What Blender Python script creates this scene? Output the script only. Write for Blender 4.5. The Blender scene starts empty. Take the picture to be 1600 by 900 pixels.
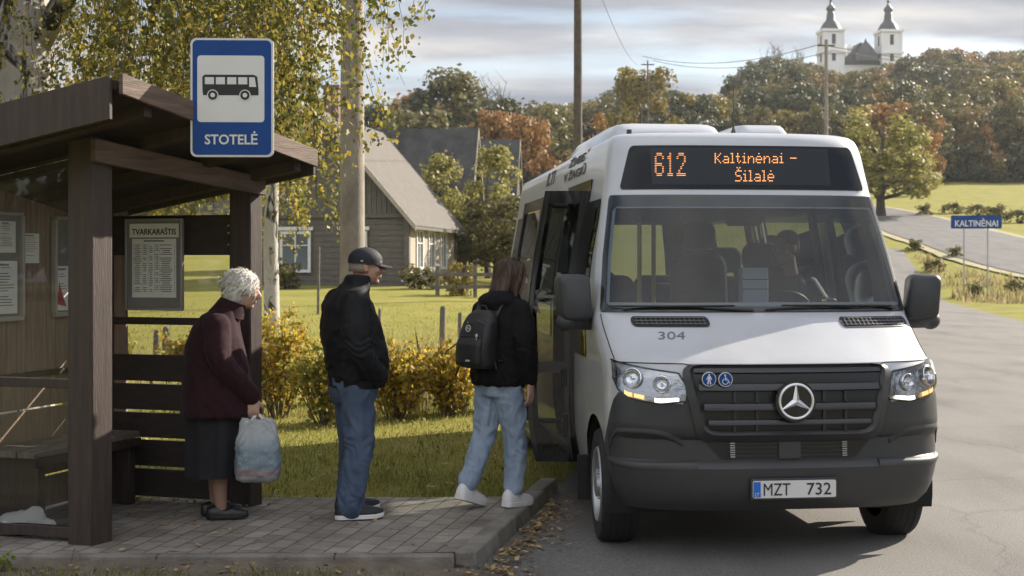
import bpy, math, random
import numpy as np
from mathutils import Vector, Matrix, noise as mnoise
R = math.radians
S = bpy.context.scene
COL = S.collection
random.seed(7)
rng = np.random.default_rng(7)

# ------------------------------------------------------------------ camera, sky, sun, exposure
cam = bpy.data.objects.new('camera', bpy.data.cameras.new('camera'))
COL.objects.link(cam)
cam.location = (0, 0, 1.75)
cam.rotation_euler = (R(90), 0, 0)
cam.data.lens = 45.0
cam.data.sensor_width = 36.0
cam.data.shift_y = -0.025
cam.data.clip_start = 0.05
cam.data.clip_end = 5000
cam.data.dof.use_dof = True
cam.data.dof.focus_distance = 8.2
cam.data.dof.aperture_fstop = 4.5
S.camera = cam

SUN_AZ = R(34)      # measured from +X towards +Y: the sun stands to the right, a little behind the bus
SUN_EL = R(29)
sv = Vector((math.cos(SUN_AZ) * math.cos(SUN_EL), math.sin(SUN_AZ) * math.cos(SUN_EL), math.sin(SUN_EL)))
sun = bpy.data.objects.new('sun', bpy.data.lights.new('sun', 'SUN'))
COL.objects.link(sun)
sun.data.energy = 5.0
sun.data.angle = R(0.6)
sun.data.color = (1.0, 0.90, 0.76)
sun.rotation_euler = sv.to_track_quat('Z', 'Y').to_euler()
sun.location = (30, 10, 30)

W = bpy.data.worlds.new('World')
S.world = W
W.use_nodes = True
wt = W.node_tree
wt.nodes.clear()
def wn(t, **k):
    n = wt.nodes.new(t)
    for a, b in k.items(): setattr(n, a, b)
    return n
sky = wn('ShaderNodeTexSky', sky_type='NISHITA', sun_disc=False, sun_elevation=SUN_EL, sun_rotation=math.pi / 2 - SUN_AZ)
sky.dust_density = 1.6
tc = wn('ShaderNodeTexCoord')
sep = wn('ShaderNodeSeparateXYZ'); wt.links.new(tc.outputs['Generated'], sep.inputs[0])
zz = wn('ShaderNodeMath', operation='ADD'); zz.inputs[1].default_value = 0.10; wt.links.new(sep.outputs[2], zz.inputs[0])
zm = wn('ShaderNodeMath', operation='MAXIMUM'); zm.inputs[1].default_value = 0.05; wt.links.new(zz.outputs[0], zm.inputs[0])
dx = wn('ShaderNodeMath', operation='DIVIDE'); wt.links.new(sep.outputs[0], dx.inputs[0]); wt.links.new(zm.outputs[0], dx.inputs[1])
dy = wn('ShaderNodeMath', operation='DIVIDE'); wt.links.new(sep.outputs[1], dy.inputs[0]); wt.links.new(zm.outputs[0], dy.inputs[1])
cb = wn('ShaderNodeCombineXYZ'); wt.links.new(dx.outputs[0], cb.inputs[0]); wt.links.new(dy.outputs[0], cb.inputs[1])
mp = wn('ShaderNodeMapping'); mp.inputs['Scale'].default_value = (0.62, 1.0, 1); mp.inputs['Location'].default_value = (3.1, 1.7, 0); wt.links.new(cb.outputs[0], mp.inputs[0])
n1 = wn('ShaderNodeTexNoise'); n1.inputs['Scale'].default_value = 1.15; n1.inputs['Detail'].default_value = 7; n1.inputs['Roughness'].default_value = 0.52; n1.inputs['Distortion'].default_value = 0.25
wt.links.new(mp.outputs[0], n1.inputs['Vector'])
r1 = wn('ShaderNodeValToRGB'); r1.color_ramp.elements[0].position = 0.33; r1.color_ramp.elements[1].position = 0.52
wt.links.new(n1.outputs[0], r1.inputs[0])
n2 = wn('ShaderNodeTexNoise'); n2.inputs['Scale'].default_value = 1.9; n2.inputs['Detail'].default_value = 6; n2.inputs['Roughness'].default_value = 0.5
mp2 = wn('ShaderNodeMapping'); mp2.inputs['Scale'].default_value = (0.55, 1.0, 1); mp2.inputs['Location'].default_value = (9.3, 4.4, 0); wt.links.new(cb.outputs[0], mp2.inputs[0])
wt.links.new(mp2.outputs[0], n2.inputs['Vector'])
r2 = wn('ShaderNodeValToRGB')
e = r2.color_ramp.elements
e[0].position = 0.36; e[0].color = (2.35, 2.55, 3.0, 1)
e[1].position = 0.66; e[1].color = (5.6, 5.4, 5.2, 1)
m = r2.color_ramp.elements.new(0.50); m.color = (3.5, 3.62, 3.95, 1)
wt.links.new(n2.outputs[0], r2.inputs[0])
mx = wn('ShaderNodeMix', data_type='RGBA')
wt.links.new(r1.outputs[0], mx.inputs['Factor']); wt.links.new(sky.outputs[0], mx.inputs['A']); wt.links.new(r2.outputs[0], mx.inputs['B'])
# clouds brightened behind the camera as added fill light, dimmed ahead
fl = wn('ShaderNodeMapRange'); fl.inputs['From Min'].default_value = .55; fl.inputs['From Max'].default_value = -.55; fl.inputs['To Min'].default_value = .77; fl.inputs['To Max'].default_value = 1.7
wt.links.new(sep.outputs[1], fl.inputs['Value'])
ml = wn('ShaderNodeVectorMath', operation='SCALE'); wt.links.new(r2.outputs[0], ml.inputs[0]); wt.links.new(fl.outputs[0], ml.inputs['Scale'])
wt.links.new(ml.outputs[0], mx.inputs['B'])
bg = wn('ShaderNodeBackground'); bg.inputs['Strength'].default_value = 0.085
wo = wn('ShaderNodeOutputWorld')
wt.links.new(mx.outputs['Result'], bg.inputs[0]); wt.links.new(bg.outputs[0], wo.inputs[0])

S.view_settings.view_transform = 'Standard'
S.view_settings.look = 'None'
S.view_settings.exposure = 1.2
S.view_settings.gamma = 1.0
S.render.engine = 'CYCLES'
S.cycles.use_denoising = True
S.cycles.max_bounces = 7
S.cycles.transparent_max_bounces = 14
S.cycles.diffuse_bounces = 3
S.cycles.glossy_bounces = 3
S.cycles.transmission_bounces = 4
S.cycles.caustics_reflective = False
S.cycles.caustics_refractive = False

# ------------------------------------------------------------------ helpers
def at(px, py, Y):
    """A point of the place at distance Y whose picture position in a 1600x900 frame is known (used for surveying only)."""
    return Vector(((px - 800) * Y / 2000.0, Y, 1.75 - (py - 410) * Y / 2000.0))
def lerp(a, b, t): return a + (b - a) * t
def sstep(a, b, x):
    t = min(1, max(0, (x - a) / (b - a))); return t * t * (3 - 2 * t)
def interp(tab, x):
    xs = [r[0] for r in tab]
    return [float(np.interp(x, xs, [r[i] for r in tab])) for i in range(1, len(tab[0]))]

class MB:
    """Collects geometry for ONE mesh object."""
    def __init__(s): s.v = []; s.f = []; s.m = []; s.cur = 0
    def add(s, vs, fs, m=None):
        o = len(s.v); s.v.extend([tuple(v) for v in vs])
        for f in fs: s.f.append(tuple(i + o for i in f)); s.m.append(s.cur if m is None else m)
        return s
    def hexa(s, p, m=None):   # p: 4 bottom then 4 top points, both counter-clockwise from above
        return s.add(p, [(3, 2, 1, 0), (4, 5, 6, 7), (0, 1, 5, 4), (1, 2, 6, 5), (2, 3, 7, 6), (3, 0, 4, 7)], m)
    def box(s, c, d, rot=None, m=None):
        hx, hy, hz = d[0] / 2, d[1] / 2, d[2] / 2
        pts = [Vector((x, y, z)) for z in (-hz, hz) for x, y in ((-hx, -hy), (hx, -hy), (hx, hy), (-hx, hy))]
        if rot is not None: pts = [rot @ p for p in pts]
        return s.hexa([p + Vector(c) for p in pts], m)
    def rings(s, rs, cap=True, closed=True, m=None):
        n = len(rs[0]); vs = [p for r in rs for p in r]; fs = []
        for k in range(len(rs) - 1):
            for i in range(n if closed else n - 1):
                j = (i + 1) % n
                fs.append((k * n + i, k * n + j, (k + 1) * n + j, (k + 1) * n + i))
        if cap:
            fs.append(tuple(range(n - 1, -1, -1))); fs.append(tuple((len(rs) - 1) * n + i for i in range(n)))
        return s.add(vs, fs, m)
    def tube(s, pts, r, n=8, m=None, ref=None, flat=1.0):
        pts = [Vector(p) for p in pts]; rs = []
        if not hasattr(r, '__len__'): r = [r] * len(pts)
        up = Vector(ref) if ref else None
        for i, p in enumerate(pts):
            t = (pts[min(i + 1, len(pts) - 1)] - pts[max(i - 1, 0)])
            if t.length < 1e-9: t = Vector((0, 0, 1))
            t.normalize()
            if up is None: up = Vector((1, 0, 0)) if abs(t.x) < 0.8 else Vector((0, 1, 0))
            a = (up - t * up.dot(t))
            if a.length < 1e-6: a = t.orthogonal()
            a.normalize(); b = t.cross(a); up = a
            ri = r[i]; ra, rb = (ri if hasattr(ri, '__len__') else (ri, ri * flat))
            rs.append([p + a * (ra * math.cos(2 * math.pi * k / n)) + b * (rb * math.sin(2 * math.pi * k / n)) for k in range(n)])
        return s.rings(rs, m=m)
    def ell(s, c, r, n=14, k=9, rot=None, m=None):
        rs = []
        for i in range(k + 1):
            a = -math.pi / 2 + math.pi * (i + 0.02) / (k + 0.04)
            ring = [Vector((r[0] * math.cos(a) * math.cos(2 * math.pi * j / n), r[1] * math.cos(a) * math.sin(2 * math.pi * j / n), r[2] * math.sin(a))) for j in range(n)]
            if rot is not None: ring = [rot @ p for p in ring]
            rs.append([p + Vector(c) for p in ring])
        return s.rings(rs, m=m)
    def lathe(s, prof, c=(0, 0, 0), axis='z', n=24, m=None, cap=False):
        rs = []
        for rad, h in prof:
            ring = []
            for k in range(n):
                a = 2 * math.pi * k / n; p = (rad * math.cos(a), rad * math.sin(a), h)
                if axis == 'x': p = (p[2], p[0], p[1])
                if axis == 'y': p = (p[1], p[2], p[0])
                ring.append(Vector(p) + Vector(c))
            rs.append(ring)
        return s.rings(rs, cap=cap, m=m)
    def prism(s, poly, fn, m=None):
        """poly: 2-D outline; fn(u, v, k) -> 3-D with k=0 front, k=1 back."""
        n = len(poly)
        vs = [fn(u, v, 0) for u, v in poly] + [fn(u, v, 1) for u, v in poly]
        fs = [tuple(range(n)), tuple(range(2 * n - 1, n - 1, -1))]
        for i in range(n):
            j = (i + 1) % n; fs.append((i, i + n, j + n, j))
        return s.add(vs, fs, m)
    def grid(s, fn, us, vs, keep=None, m=None):
        o = len(s.v); nu = len(us)
        for v in vs:
            for u in us: s.v.append(tuple(fn(u, v)))
        for j in range(len(vs) - 1):
            for i in range(nu - 1):
                if keep is None or keep((us[i] + us[i + 1]) / 2, (vs[j] + vs[j + 1]) / 2):
                    a = o + j * nu + i
                    s.f.append((a, a + 1, a + 1 + nu, a + nu)); s.m.append(s.cur if m is None else m)
        return s
    def mesh(s, name):
        me = bpy.data.meshes.new(name)
        me.from_pydata(s.v, [], s.f)
        if any(s.m): me.polygons.foreach_set('material_index', s.m)
        me.update(); return me
    def build(s, name, mats, parent=None, smooth=True, bevel=0, angle=35, solid=0, fix=True):
        me = s.mesh(name)
        if fix:
            import bmesh
            b = bmesh.new(); b.from_mesh(me); bmesh.ops.recalc_face_normals(b, faces=b.faces); b.to_mesh(me); b.free()
        return link(name, me, mats, parent, smooth, bevel, angle, solid)

def split_build(mb, name, mats, parent=None, **k):
    """Every separate piece collected in mb becomes a mesh object of its own."""
    par = list(range(len(mb.v)))
    def find(a):
        while par[a] != a: par[a] = par[par[a]]; a = par[a]
        return a
    for f in mb.f:
        for i in f[1:]: par[find(i)] = find(f[0])
    groups = {}
    for f, mi in zip(mb.f, mb.m): groups.setdefault(find(f[0]), []).append((f, mi))
    out = []
    for fs in groups.values():
        used = sorted({i for f, _ in fs for i in f}); mp_ = {a: b for b, a in enumerate(used)}; q = MB()
        q.v = [mb.v[i] for i in used]; q.f = [tuple(mp_[i] for i in f) for f, _ in fs]; q.m = [mi for _, mi in fs]; out.append(q.build(name, mats, parent, **k))
    return out

def link(name, me, mats, parent=None, smooth=True, bevel=0, angle=35, solid=0):
    o = bpy.data.objects.new(name, me); COL.objects.link(o)
    for mt in (mats if isinstance(mats, (list, tuple)) else [mats]): me.materials.append(mt)
    if smooth:
        me.polygons.foreach_set('use_smooth', [True] * len(me.polygons))
        if angle < 180: me.set_sharp_from_angle(angle=R(angle))
    if solid:
        md = o.modifiers.new('thickness', 'SOLIDIFY'); md.thickness = solid; md.offset = -1
    if bevel:
        md = o.modifiers.new('edge', 'BEVEL'); md.width = bevel; md.segments = 2; md.limit_method = 'ANGLE'; md.angle_limit = R(40); md.harden_normals = False
    if parent is not None: o.parent = parent
    return o

def tag(o, label=None, cat=None, group=None, kind=None):
    if label: o['label'] = label
    if cat: o['category'] = cat
    if group: o['group'] = group
    if kind: o['kind'] = kind
    return o
def empty(name, loc=(0, 0, 0), rz=0, label=None, cat=None, group=None, scale=None):
    o = bpy.data.objects.new(name, None); COL.objects.link(o)
    o.empty_display_size = 0.2
    o.location = loc; o.rotation_euler = (0, 0, rz)
    if scale: o.scale = scale if hasattr(scale, '__len__') else (scale,) * 3
    return tag(o, label, cat, group)
def copy_tree(o, parent=None):
    c = o.copy(); COL.objects.link(c); c.parent = parent
    for ch in list(o.children): copy_tree(ch, c)
    return c

def smooth_mesh(me, it=3, fac=0.5):
    n = len(me.vertices); co = np.empty(n * 3); me.vertices.foreach_get('co', co); co = co.reshape(-1, 3)
    ed = np.empty(len(me.edges) * 2, int); me.edges.foreach_get('vertices', ed); ed = ed.reshape(-1, 2)
    deg = np.bincount(ed.ravel(), minlength=n)[:, None].clip(1)
    for _ in range(it):
        acc = np.zeros_like(co); np.add.at(acc, ed[:, 0], co[ed[:, 1]]); np.add.at(acc, ed[:, 1], co[ed[:, 0]])
        co = co + fac * (acc / deg - co)
    me.vertices.foreach_set('co', co.ravel()); me.update()
def remesh(mb, voxel, smooth=3, fac=0.5):
    me = mb.mesh('tmp'); o = bpy.data.objects.new('tmp', me); COL.objects.link(o)
    md = o.modifiers.new('r', 'REMESH'); md.mode = 'VOXEL'; md.voxel_size = voxel; md.adaptivity = 0
    dg = bpy.context.evaluated_depsgraph_get()
    out = bpy.data.meshes.new_from_object(o.evaluated_get(dg))
    bpy.data.objects.remove(o); bpy.data.meshes.remove(me)
    smooth_mesh(out, smooth, fac); return out
def displace(me, fn):
    me.update(); n = len(me.vertices)
    co = np.empty(n * 3); me.vertices.foreach_get('co', co); co = co.reshape(-1, 3)
    no = np.empty(n * 3); me.vertex_normals.foreach_get('vector', no); no = no.reshape(-1, 3)
    d = np.array([fn(Vector(p)) for p in co])[:, None]
    me.vertices.foreach_set('co', (co + no * d).ravel()); me.update()
def text_mesh(txt, width=None, height=None, bold=0.0, depth=0.002, squeeze=None):
    """Lettering in the local XZ plane facing -Y, centred; scaled to width and/or height (height of capitals)."""
    cu = bpy.data.curves.new('t', 'FONT'); cu.body = txt; cu.size = 1; cu.align_x = 'CENTER'; cu.resolution_u = 3
    cu.offset = bold; cu.extrude = 0.02
    o = bpy.data.objects.new('t', cu); COL.objects.link(o)
    me = bpy.data.meshes.new_from_object(o.evaluated_get(bpy.context.evaluated_depsgraph_get()))
    bpy.data.objects.remove(o); bpy.data.curves.remove(cu)
    n = len(me.vertices); co = np.empty(n * 3); me.vertices.foreach_get('co', co); co = co.reshape(-1, 3)
    lo, hi = co.min(0), co.max(0)
    sx = sz = None
    if width: sx = width / (hi[0] - lo[0])
    if height: sz = height / (hi[1] - lo[1])
    sx = sx or sz; sz = sz or sx
    out = np.stack([(co[:, 0] - (lo[0] + hi[0]) / 2) * sx, -co[:, 2] / 0.02 * depth / 2, (co[:, 1] - (lo[1] + hi[1]) / 2) * sz], 1)
    me.vertices.foreach_set('co', out.ravel()); me.update(); me.materials.clear()
    return me
def place_text(name, txt, mt, parent, M, **k):
    me = text_mesh(txt, **k); me.transform(M)
    return link(name, me, mt, parent, smooth=False)

# ------------------------------------------------------------------ materials
def nodes(name):
    mt = bpy.data.materials.new(name); mt.use_nodes = True
    nt = mt.node_tree; p = nt.nodes['Principled BSDF']; return mt, nt, p
def mat(name, col, rough=0.6, metal=0.0, var=0.0, vscale=6.0, bump=0.0, bscale=40.0, coat=0.0, stretch=None, spec=0.5, sheen=0.0, col2=None, detail=4, rvar=0.0):
    mt, nt, p = nodes(name)
    p.inputs['Base Color'].default_value = (*col, 1); p.inputs['Roughness'].default_value = rough; p.inputs['Metallic'].default_value = metal
    p.inputs['Coat Weight'].default_value = coat; p.inputs['Coat Roughness'].default_value = 0.05
    p.inputs['Specular IOR Level'].default_value = spec
    p.inputs['Sheen Weight'].default_value = sheen
    vec = None
    if var or bump or col2:
        t = nt.nodes.new('ShaderNodeTexCoord'); vec = t.outputs['Object']
        if stretch:
            mpn = nt.nodes.new('ShaderNodeMapping'); mpn.inputs['Scale'].default_value = stretch; nt.links.new(vec, mpn.inputs[0]); vec = mpn.outputs[0]
    if var or col2:
        n = nt.nodes.new('ShaderNodeTexNoise'); n.inputs['Scale'].default_value = vscale; n.inputs['Detail'].default_value = detail; n.inputs['Roughness'].default_value = 0.6
        nt.links.new(vec, n.inputs['Vector'])
        r = nt.nodes.new('ShaderNodeValToRGB')
        a = col2 if col2 else tuple(c * (1 - var) for c in col); b = col if col2 else tuple(min(1, c * (1 + var)) for c in col)
        r.color_ramp.elements[0].position = 0.32; r.color_ramp.elements[1].position = 0.68
        r.color_ramp.elements[0].color = (*a, 1); r.color_ramp.elements[1].color = (*b, 1)
        nt.links.new(n.outputs[0], r.inputs[0]); nt.links.new(r.outputs[0], p.inputs['Base Color'])
        if rvar:
            mr = nt.nodes.new('ShaderNodeMapRange'); mr.inputs['To Min'].default_value = rough - rvar; mr.inputs['To Max'].default_value = rough + rvar
            nt.links.new(n.outputs[0], mr.inputs['Value']); nt.links.new(mr.outputs[0], p.inputs['Roughness'])
    if bump:
        n = nt.nodes.new('ShaderNodeTexNoise'); n.inputs['Scale'].default_value = bscale; n.inputs['Detail'].default_value = 3
        nt.links.new(vec, n.inputs['Vector'])
        b = nt.nodes.new('ShaderNodeBump'); b.inputs['Strength'].default_value = bump; b.inputs['Distance'].default_value = 0.01
        nt.links.new(n.outputs[0], b.inputs['Height']); nt.links.new(b.outputs[0], p.inputs['Normal'])
    return mt
def glass(name, tint=(1, 1, 1), ior=1.45, rough=0.0, veil=0.0):
    """Thin pane: fresnel reflection over a tinted see-through, with an optional pale veil: dust, and painted-in reflection on the windscreen."""
    mt = bpy.data.materials.new(name); mt.use_nodes = True; nt = mt.node_tree; nt.nodes.clear()
    o = nt.nodes.new('ShaderNodeOutputMaterial'); mixn = nt.nodes.new('ShaderNodeMixShader'); fr = nt.nodes.new('ShaderNodeFresnel'); fr.inputs[0].default_value = ior
    tr = nt.nodes.new('ShaderNodeBsdfTransparent'); tr.inputs[0].default_value = (*tint, 1)
    gl = nt.nodes.new('ShaderNodeBsdfGlossy'); gl.inputs['Roughness'].default_value = rough
    g2 = nt.nodes.new('ShaderNodeNewGeometry')     # both faces of the thin pane reflect the same way
    vm = nt.nodes.new('ShaderNodeMix'); vm.data_type = 'VECTOR'
    neg = nt.nodes.new('ShaderNodeVectorMath'); neg.operation = 'SCALE'; neg.inputs['Scale'].default_value = 1.0
    nt.links.new(fr.outputs[0], mixn.inputs[0]); nt.links.new(tr.outputs[0], mixn.inputs[1]); nt.links.new(gl.outputs[0], mixn.inputs[2])
    last = mixn
    nt.nodes.remove(vm); nt.nodes.remove(neg); nt.nodes.remove(g2)
    if veil:
        df = nt.nodes.new('ShaderNodeBsdfDiffuse'); df.inputs[0].default_value = (.5, .5, .48, 1)
        t = nt.nodes.new('ShaderNodeTexCoord'); n = nt.nodes.new('ShaderNodeTexNoise'); n.inputs['Scale'].default_value = 3; n.inputs['Detail'].default_value = 6
        nt.links.new(t.outputs['Object'], n.inputs['Vector'])
        mr = nt.nodes.new('ShaderNodeMapRange'); mr.inputs['From Min'].default_value = .3; mr.inputs['From Max'].default_value = .75; mr.inputs['To Min'].default_value = veil * .3; mr.inputs['To Max'].default_value = veil * 1.7
        nt.links.new(n.outputs[0], mr.inputs['Value'])
        m2 = nt.nodes.new('ShaderNodeMixShader'); nt.links.new(mr.outputs[0], m2.inputs[0]); nt.links.new(mixn.outputs[0], m2.inputs[1]); nt.links.new(df.outputs[0], m2.inputs[2]); last = m2
    nt.links.new(last.outputs[0], o.inputs[0]); return mt
def emit(name, col, st):
    mt, nt, p = nodes(name); p.inputs['Base Color'].default_value = (*[c * .3 for c in col], 1); p.inputs['Emission Color'].default_value = (*col, 1); p.inputs['Emission Strength'].default_value = st; return mt
def leafmat(name, ramp, trans=0.45, rough=0.55):
    """ramp: [(pos, colour)...]; every leaf takes its own colour."""
    mt = bpy.data.materials.new(name); mt.use_nodes = True; nt = mt.node_tree; nt.nodes.clear()
    o = nt.nodes.new('ShaderNodeOutputMaterial'); g = nt.nodes.new('ShaderNodeNewGeometry')
    r = nt.nodes.new('ShaderNodeValToRGB'); cr = r.color_ramp
    cr.elements[0].position, cr.elements[0].color = ramp[0][0], (*ramp[0][1], 1)
    cr.elements[1].position, cr.elements[1].color = ramp[-1][0], (*ramp[-1][1], 1)
    for pz, c in ramp[1:-1]: el = cr.elements.new(pz); el.color = (*c, 1)
    nt.links.new(g.outputs['Random Per Island'], r.inputs[0])
    d = nt.nodes.new('ShaderNodeBsdfPrincipled'); d.inputs['Roughness'].default_value = rough; d.inputs['Specular IOR Level'].default_value = .35
    t = nt.nodes.new('ShaderNodeBsdfTranslucent'); mixn = nt.nodes.new('ShaderNodeMixShader'); mixn.inputs[0].default_value = trans
    nt.links.new(r.outputs[0], d.inputs['Base Color']); nt.links.new(r.outputs[0], t.inputs[0])
    nt.links.new(d.outputs[0], mixn.inputs[1]); nt.links.new(t.outputs[0], mixn.inputs[2]); nt.links.new(mixn.outputs[0], o.inputs[0]); return mt

def leaf_cards(pts, size, aspect=0.6, droop=0.0, rnd=None, nrm=None, mix=.75):
    """One small folded leaf per point; returns verts, faces."""
    rnd = rnd or rng; pts = np.asarray(pts, float); n = len(pts)
    d = rnd.normal(size=(n, 3)); d[:, 2] -= droop * 1.6; d /= np.linalg.norm(d, axis=1)[:, None]
    q = rnd.normal(size=(n, 3)); q -= d * (q * d).sum(1)[:, None]; q /= np.linalg.norm(q, axis=1)[:, None] + 1e-9
    if nrm is not None:      # leaves lie roughly square to the outside of their clump
        nn = nrm + rnd.normal(size=(n, 3)) * mix; nn /= np.linalg.norm(nn, axis=1)[:, None] + 1e-9
        d -= nn * (d * nn).sum(1)[:, None]; d /= np.linalg.norm(d, axis=1)[:, None] + 1e-9; q = np.cross(nn, d)
    L = (size * rnd.uniform(0.5, 1.35, n))[:, None]; w = L * aspect * 0.5
    a = pts - d * L * 0.5; b = pts + d * L * 0.5
    mid = pts - d * L * 0.08
    V = np.stack([a, mid + q * w, b, mid - q * w], 1).reshape(-1, 3)
    F = np.arange(n * 4).reshape(-1, 4)
    return V, F
def fast_mesh(name, V, F):  # pale veil paints a reflection haze into the glass
    me = bpy.data.meshes.new(name); n = len(V); k = F.shape[1]
    me.vertices.add(n); me.vertices.foreach_set('co', np.ascontiguousarray(V, dtype=np.float32).ravel())
    me.loops.add(F.size); me.loops.foreach_set('vertex_index', F.ravel().astype(np.int32))
    me.polygons.add(len(F)); me.polygons.foreach_set('loop_start', np.arange(0, F.size, k, dtype=np.int32))
    me.update(calc_edges=True); return me

white_paint = mat('white_bus_paint', (.47, .49, .525), .34, coat=.6, var=.06, vscale=2.2)
def road_film(mt, z0, z1, amount, col):
    nt = mt.node_tree; p = nt.nodes['Principled BSDF']; src = p.inputs['Base Color'].links[0].from_socket
    t = nt.nodes.new('ShaderNodeTexCoord'); sp = nt.nodes.new('ShaderNodeSeparateXYZ'); nt.links.new(t.outputs['Object'], sp.inputs[0])
    mr = nt.nodes.new('ShaderNodeMapRange'); mr.inputs['From Min'].default_value = z1; mr.inputs['From Max'].default_value = z0; mr.inputs['To Max'].default_value = amount; nt.links.new(sp.outputs[2], mr.inputs['Value'])
    n = nt.nodes.new('ShaderNodeTexNoise'); n.inputs['Scale'].default_value = 7; n.inputs['Detail'].default_value = 9; n.inputs['Roughness'].default_value = .72; nt.links.new(t.outputs['Object'], n.inputs['Vector'])
    mu = nt.nodes.new('ShaderNodeMath'); mu.operation = 'MULTIPLY'; nt.links.new(mr.outputs[0], mu.inputs[0]); nt.links.new(n.outputs[0], mu.inputs[1])
    mi = nt.nodes.new('ShaderNodeMix'); mi.data_type = 'RGBA'; mi.inputs['B'].default_value = (*col, 1); nt.links.new(mu.outputs[0], mi.inputs['Factor']); nt.links.new(src, mi.inputs['A']); nt.links.new(mi.outputs['Result'], p.inputs['Base Color'])
road_film(white_paint, .35, 1.7, .75, (.20, .175, .145))
black_plastic = mat('charcoal_plastic', (.022, .024, .028), .46, col2=(.034, .035, .037), vscale=4, bump=.06, bscale=300)
black_gloss = mat('black_gloss', (.008, .008, .009), .12, coat=.5)
rubber = mat('rubber', (.014, .014, .014), .75, var=.3, vscale=20, bump=.2, bscale=90)
steel = mat('grey_steel', (.42, .42, .43), .4, metal=.85, var=.1)
chrome = mat('chrome', (.82, .83, .85), .12, metal=1)
dark_void = mat('dark_interior', (.006, .006, .006), .8)
road_film(black_plastic, .28, .95, .40, (.085, .078, .068))
galv = mat('galvanised_steel', (.40, .41, .42), .5, metal=.6, var=.15, vscale=25)
# ------------------------------------------------------------------ terrain
LP = [(0, 0), (16, 0), (30, .33), (50, .86), (65, 1.3), (100, 3.2), (150, 7), (200, 11), (300, 22), (450, 34), (700, 44), (1200, 48)]
RP = [(0, 0), (57, 0), (60, .2), (62, .5), (67, .9), (72, 1.5), (82, 2.8), (108, 5.1), (120, 6.2), (180, 12.8), (230, 21), (300, 36), (380, 51), (450, 57), (700, 58), (1200, 55)]
CH = (1345 - 800) * 430 / 2000
def zg(x, y):
    if y < 1: return 0.0
    px = 800 + 2000 * x / max(y, 12)
    t = sstep(640, 1180, px)
    z = lerp(float(np.interp(y, [r[0] for r in LP], [r[1] for r in LP])), float(np.interp(y, [r[0] for r in RP], [r[1] for r in RP])), t)
    return z
RD = Vector((0.2145, 0.9767))               # direction of the road
def road_lat(x, y): return (x + 1.78 - .2196 * y) * RD.y   # metres to the right of the road's left edge
GR = mat('turf', (.17, .16, .035), .9)
def turf_material():
    mt, nt, p = nodes('turf_ground'); p.inputs['Roughness'].default_value = .95; p.inputs['Specular IOR Level'].default_value = .1
    t = nt.nodes.new('ShaderNodeTexCoord')
    def noise(sc, det=5):
        n = nt.nodes.new('ShaderNodeTexNoise'); n.inputs['Scale'].default_value = sc; n.inputs['Detail'].default_value = det; n.inputs['Roughness'].default_value = .62
        nt.links.new(t.outputs['Object'], n.inputs['Vector']); return n
    def ramp(src, els):
        r = nt.nodes.new('ShaderNodeValToRGB')
        r.color_ramp.elements[0].position, r.color_ramp.elements[0].color = els[0][0], (*els[0][1], 1)
        r.color_ramp.elements[1].position, r.color_ramp.elements[1].color = els[-1][0], (*els[-1][1], 1)
        for a, c in els[1:-1]: r.color_ramp.elements.new(a).color = (*c, 1)
        nt.links.new(src.outputs[0], r.inputs[0]); return r
    a = ramp(noise(.55), [(.3, (.13, .155, .03)), (.5, (.24, .225, .05)), (.7, (.32, .265, .085))])
    b = ramp(noise(14, 4), [(.25, (.11, .12, .028)), (.55, (.23, .215, .055)), (.8, (.36, .30, .12))])
    m1 = nt.nodes.new('ShaderNodeMix'); m1.data_type = 'RGBA'; m1.inputs['Factor'].default_value = .5
    nt.links.new(a.outputs[0], m1.inputs['A']); nt.links.new(b.outputs[0], m1.inputs['B'])
    nt.links.new(m1.outputs['Result'], p.inputs['Base Color'])
    bn = noise(30, 6); bp = nt.nodes.new('ShaderNodeBump'); bp.inputs['Strength'].default_value = .9; bp.inputs['Distance'].default_value = .04
    nt.links.new(bn.outputs[0], bp.inputs['Height']); nt.links.new(bp.outputs[0], p.inputs['Normal'])
    return mt
TURF = turf_material()
def terrain():
    xs = np.unique(np.concatenate([np.linspace(-900, -60, 22), np.linspace(-60, -6, 28), np.linspace(-6, 4, 21), np.linspace(4, 60, 50), np.linspace(60, 400, 60), np.linspace(400, 1200, 18)]))
    ys = np.unique(np.concatenate([np.linspace(-60, 0, 8), np.linspace(0, 20, 41), np.linspace(20, 130, 90), np.linspace(130, 500, 75), np.linspace(500, 1200, 15)]))
    mb = MB()
    def fn(x, y):
        z = zg(x, y)
        lat = road_lat(x, y)
        if -1.2 < lat < 9.6 and y < 80: z -= .06 * sstep(-1.2, -.1, lat) * (1 - sstep(8.4, 9.6, lat))
        if y > 57: z += .10 * mnoise.noise(Vector((x * .15, y * .15, 0)))
        return (x, y, z - .005)
    mb.grid(fn, list(xs), list(ys))
    o = mb.build('ground', TURF, angle=180, fix=False); tag(o, kind='structure')
    return o
terrain()

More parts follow.
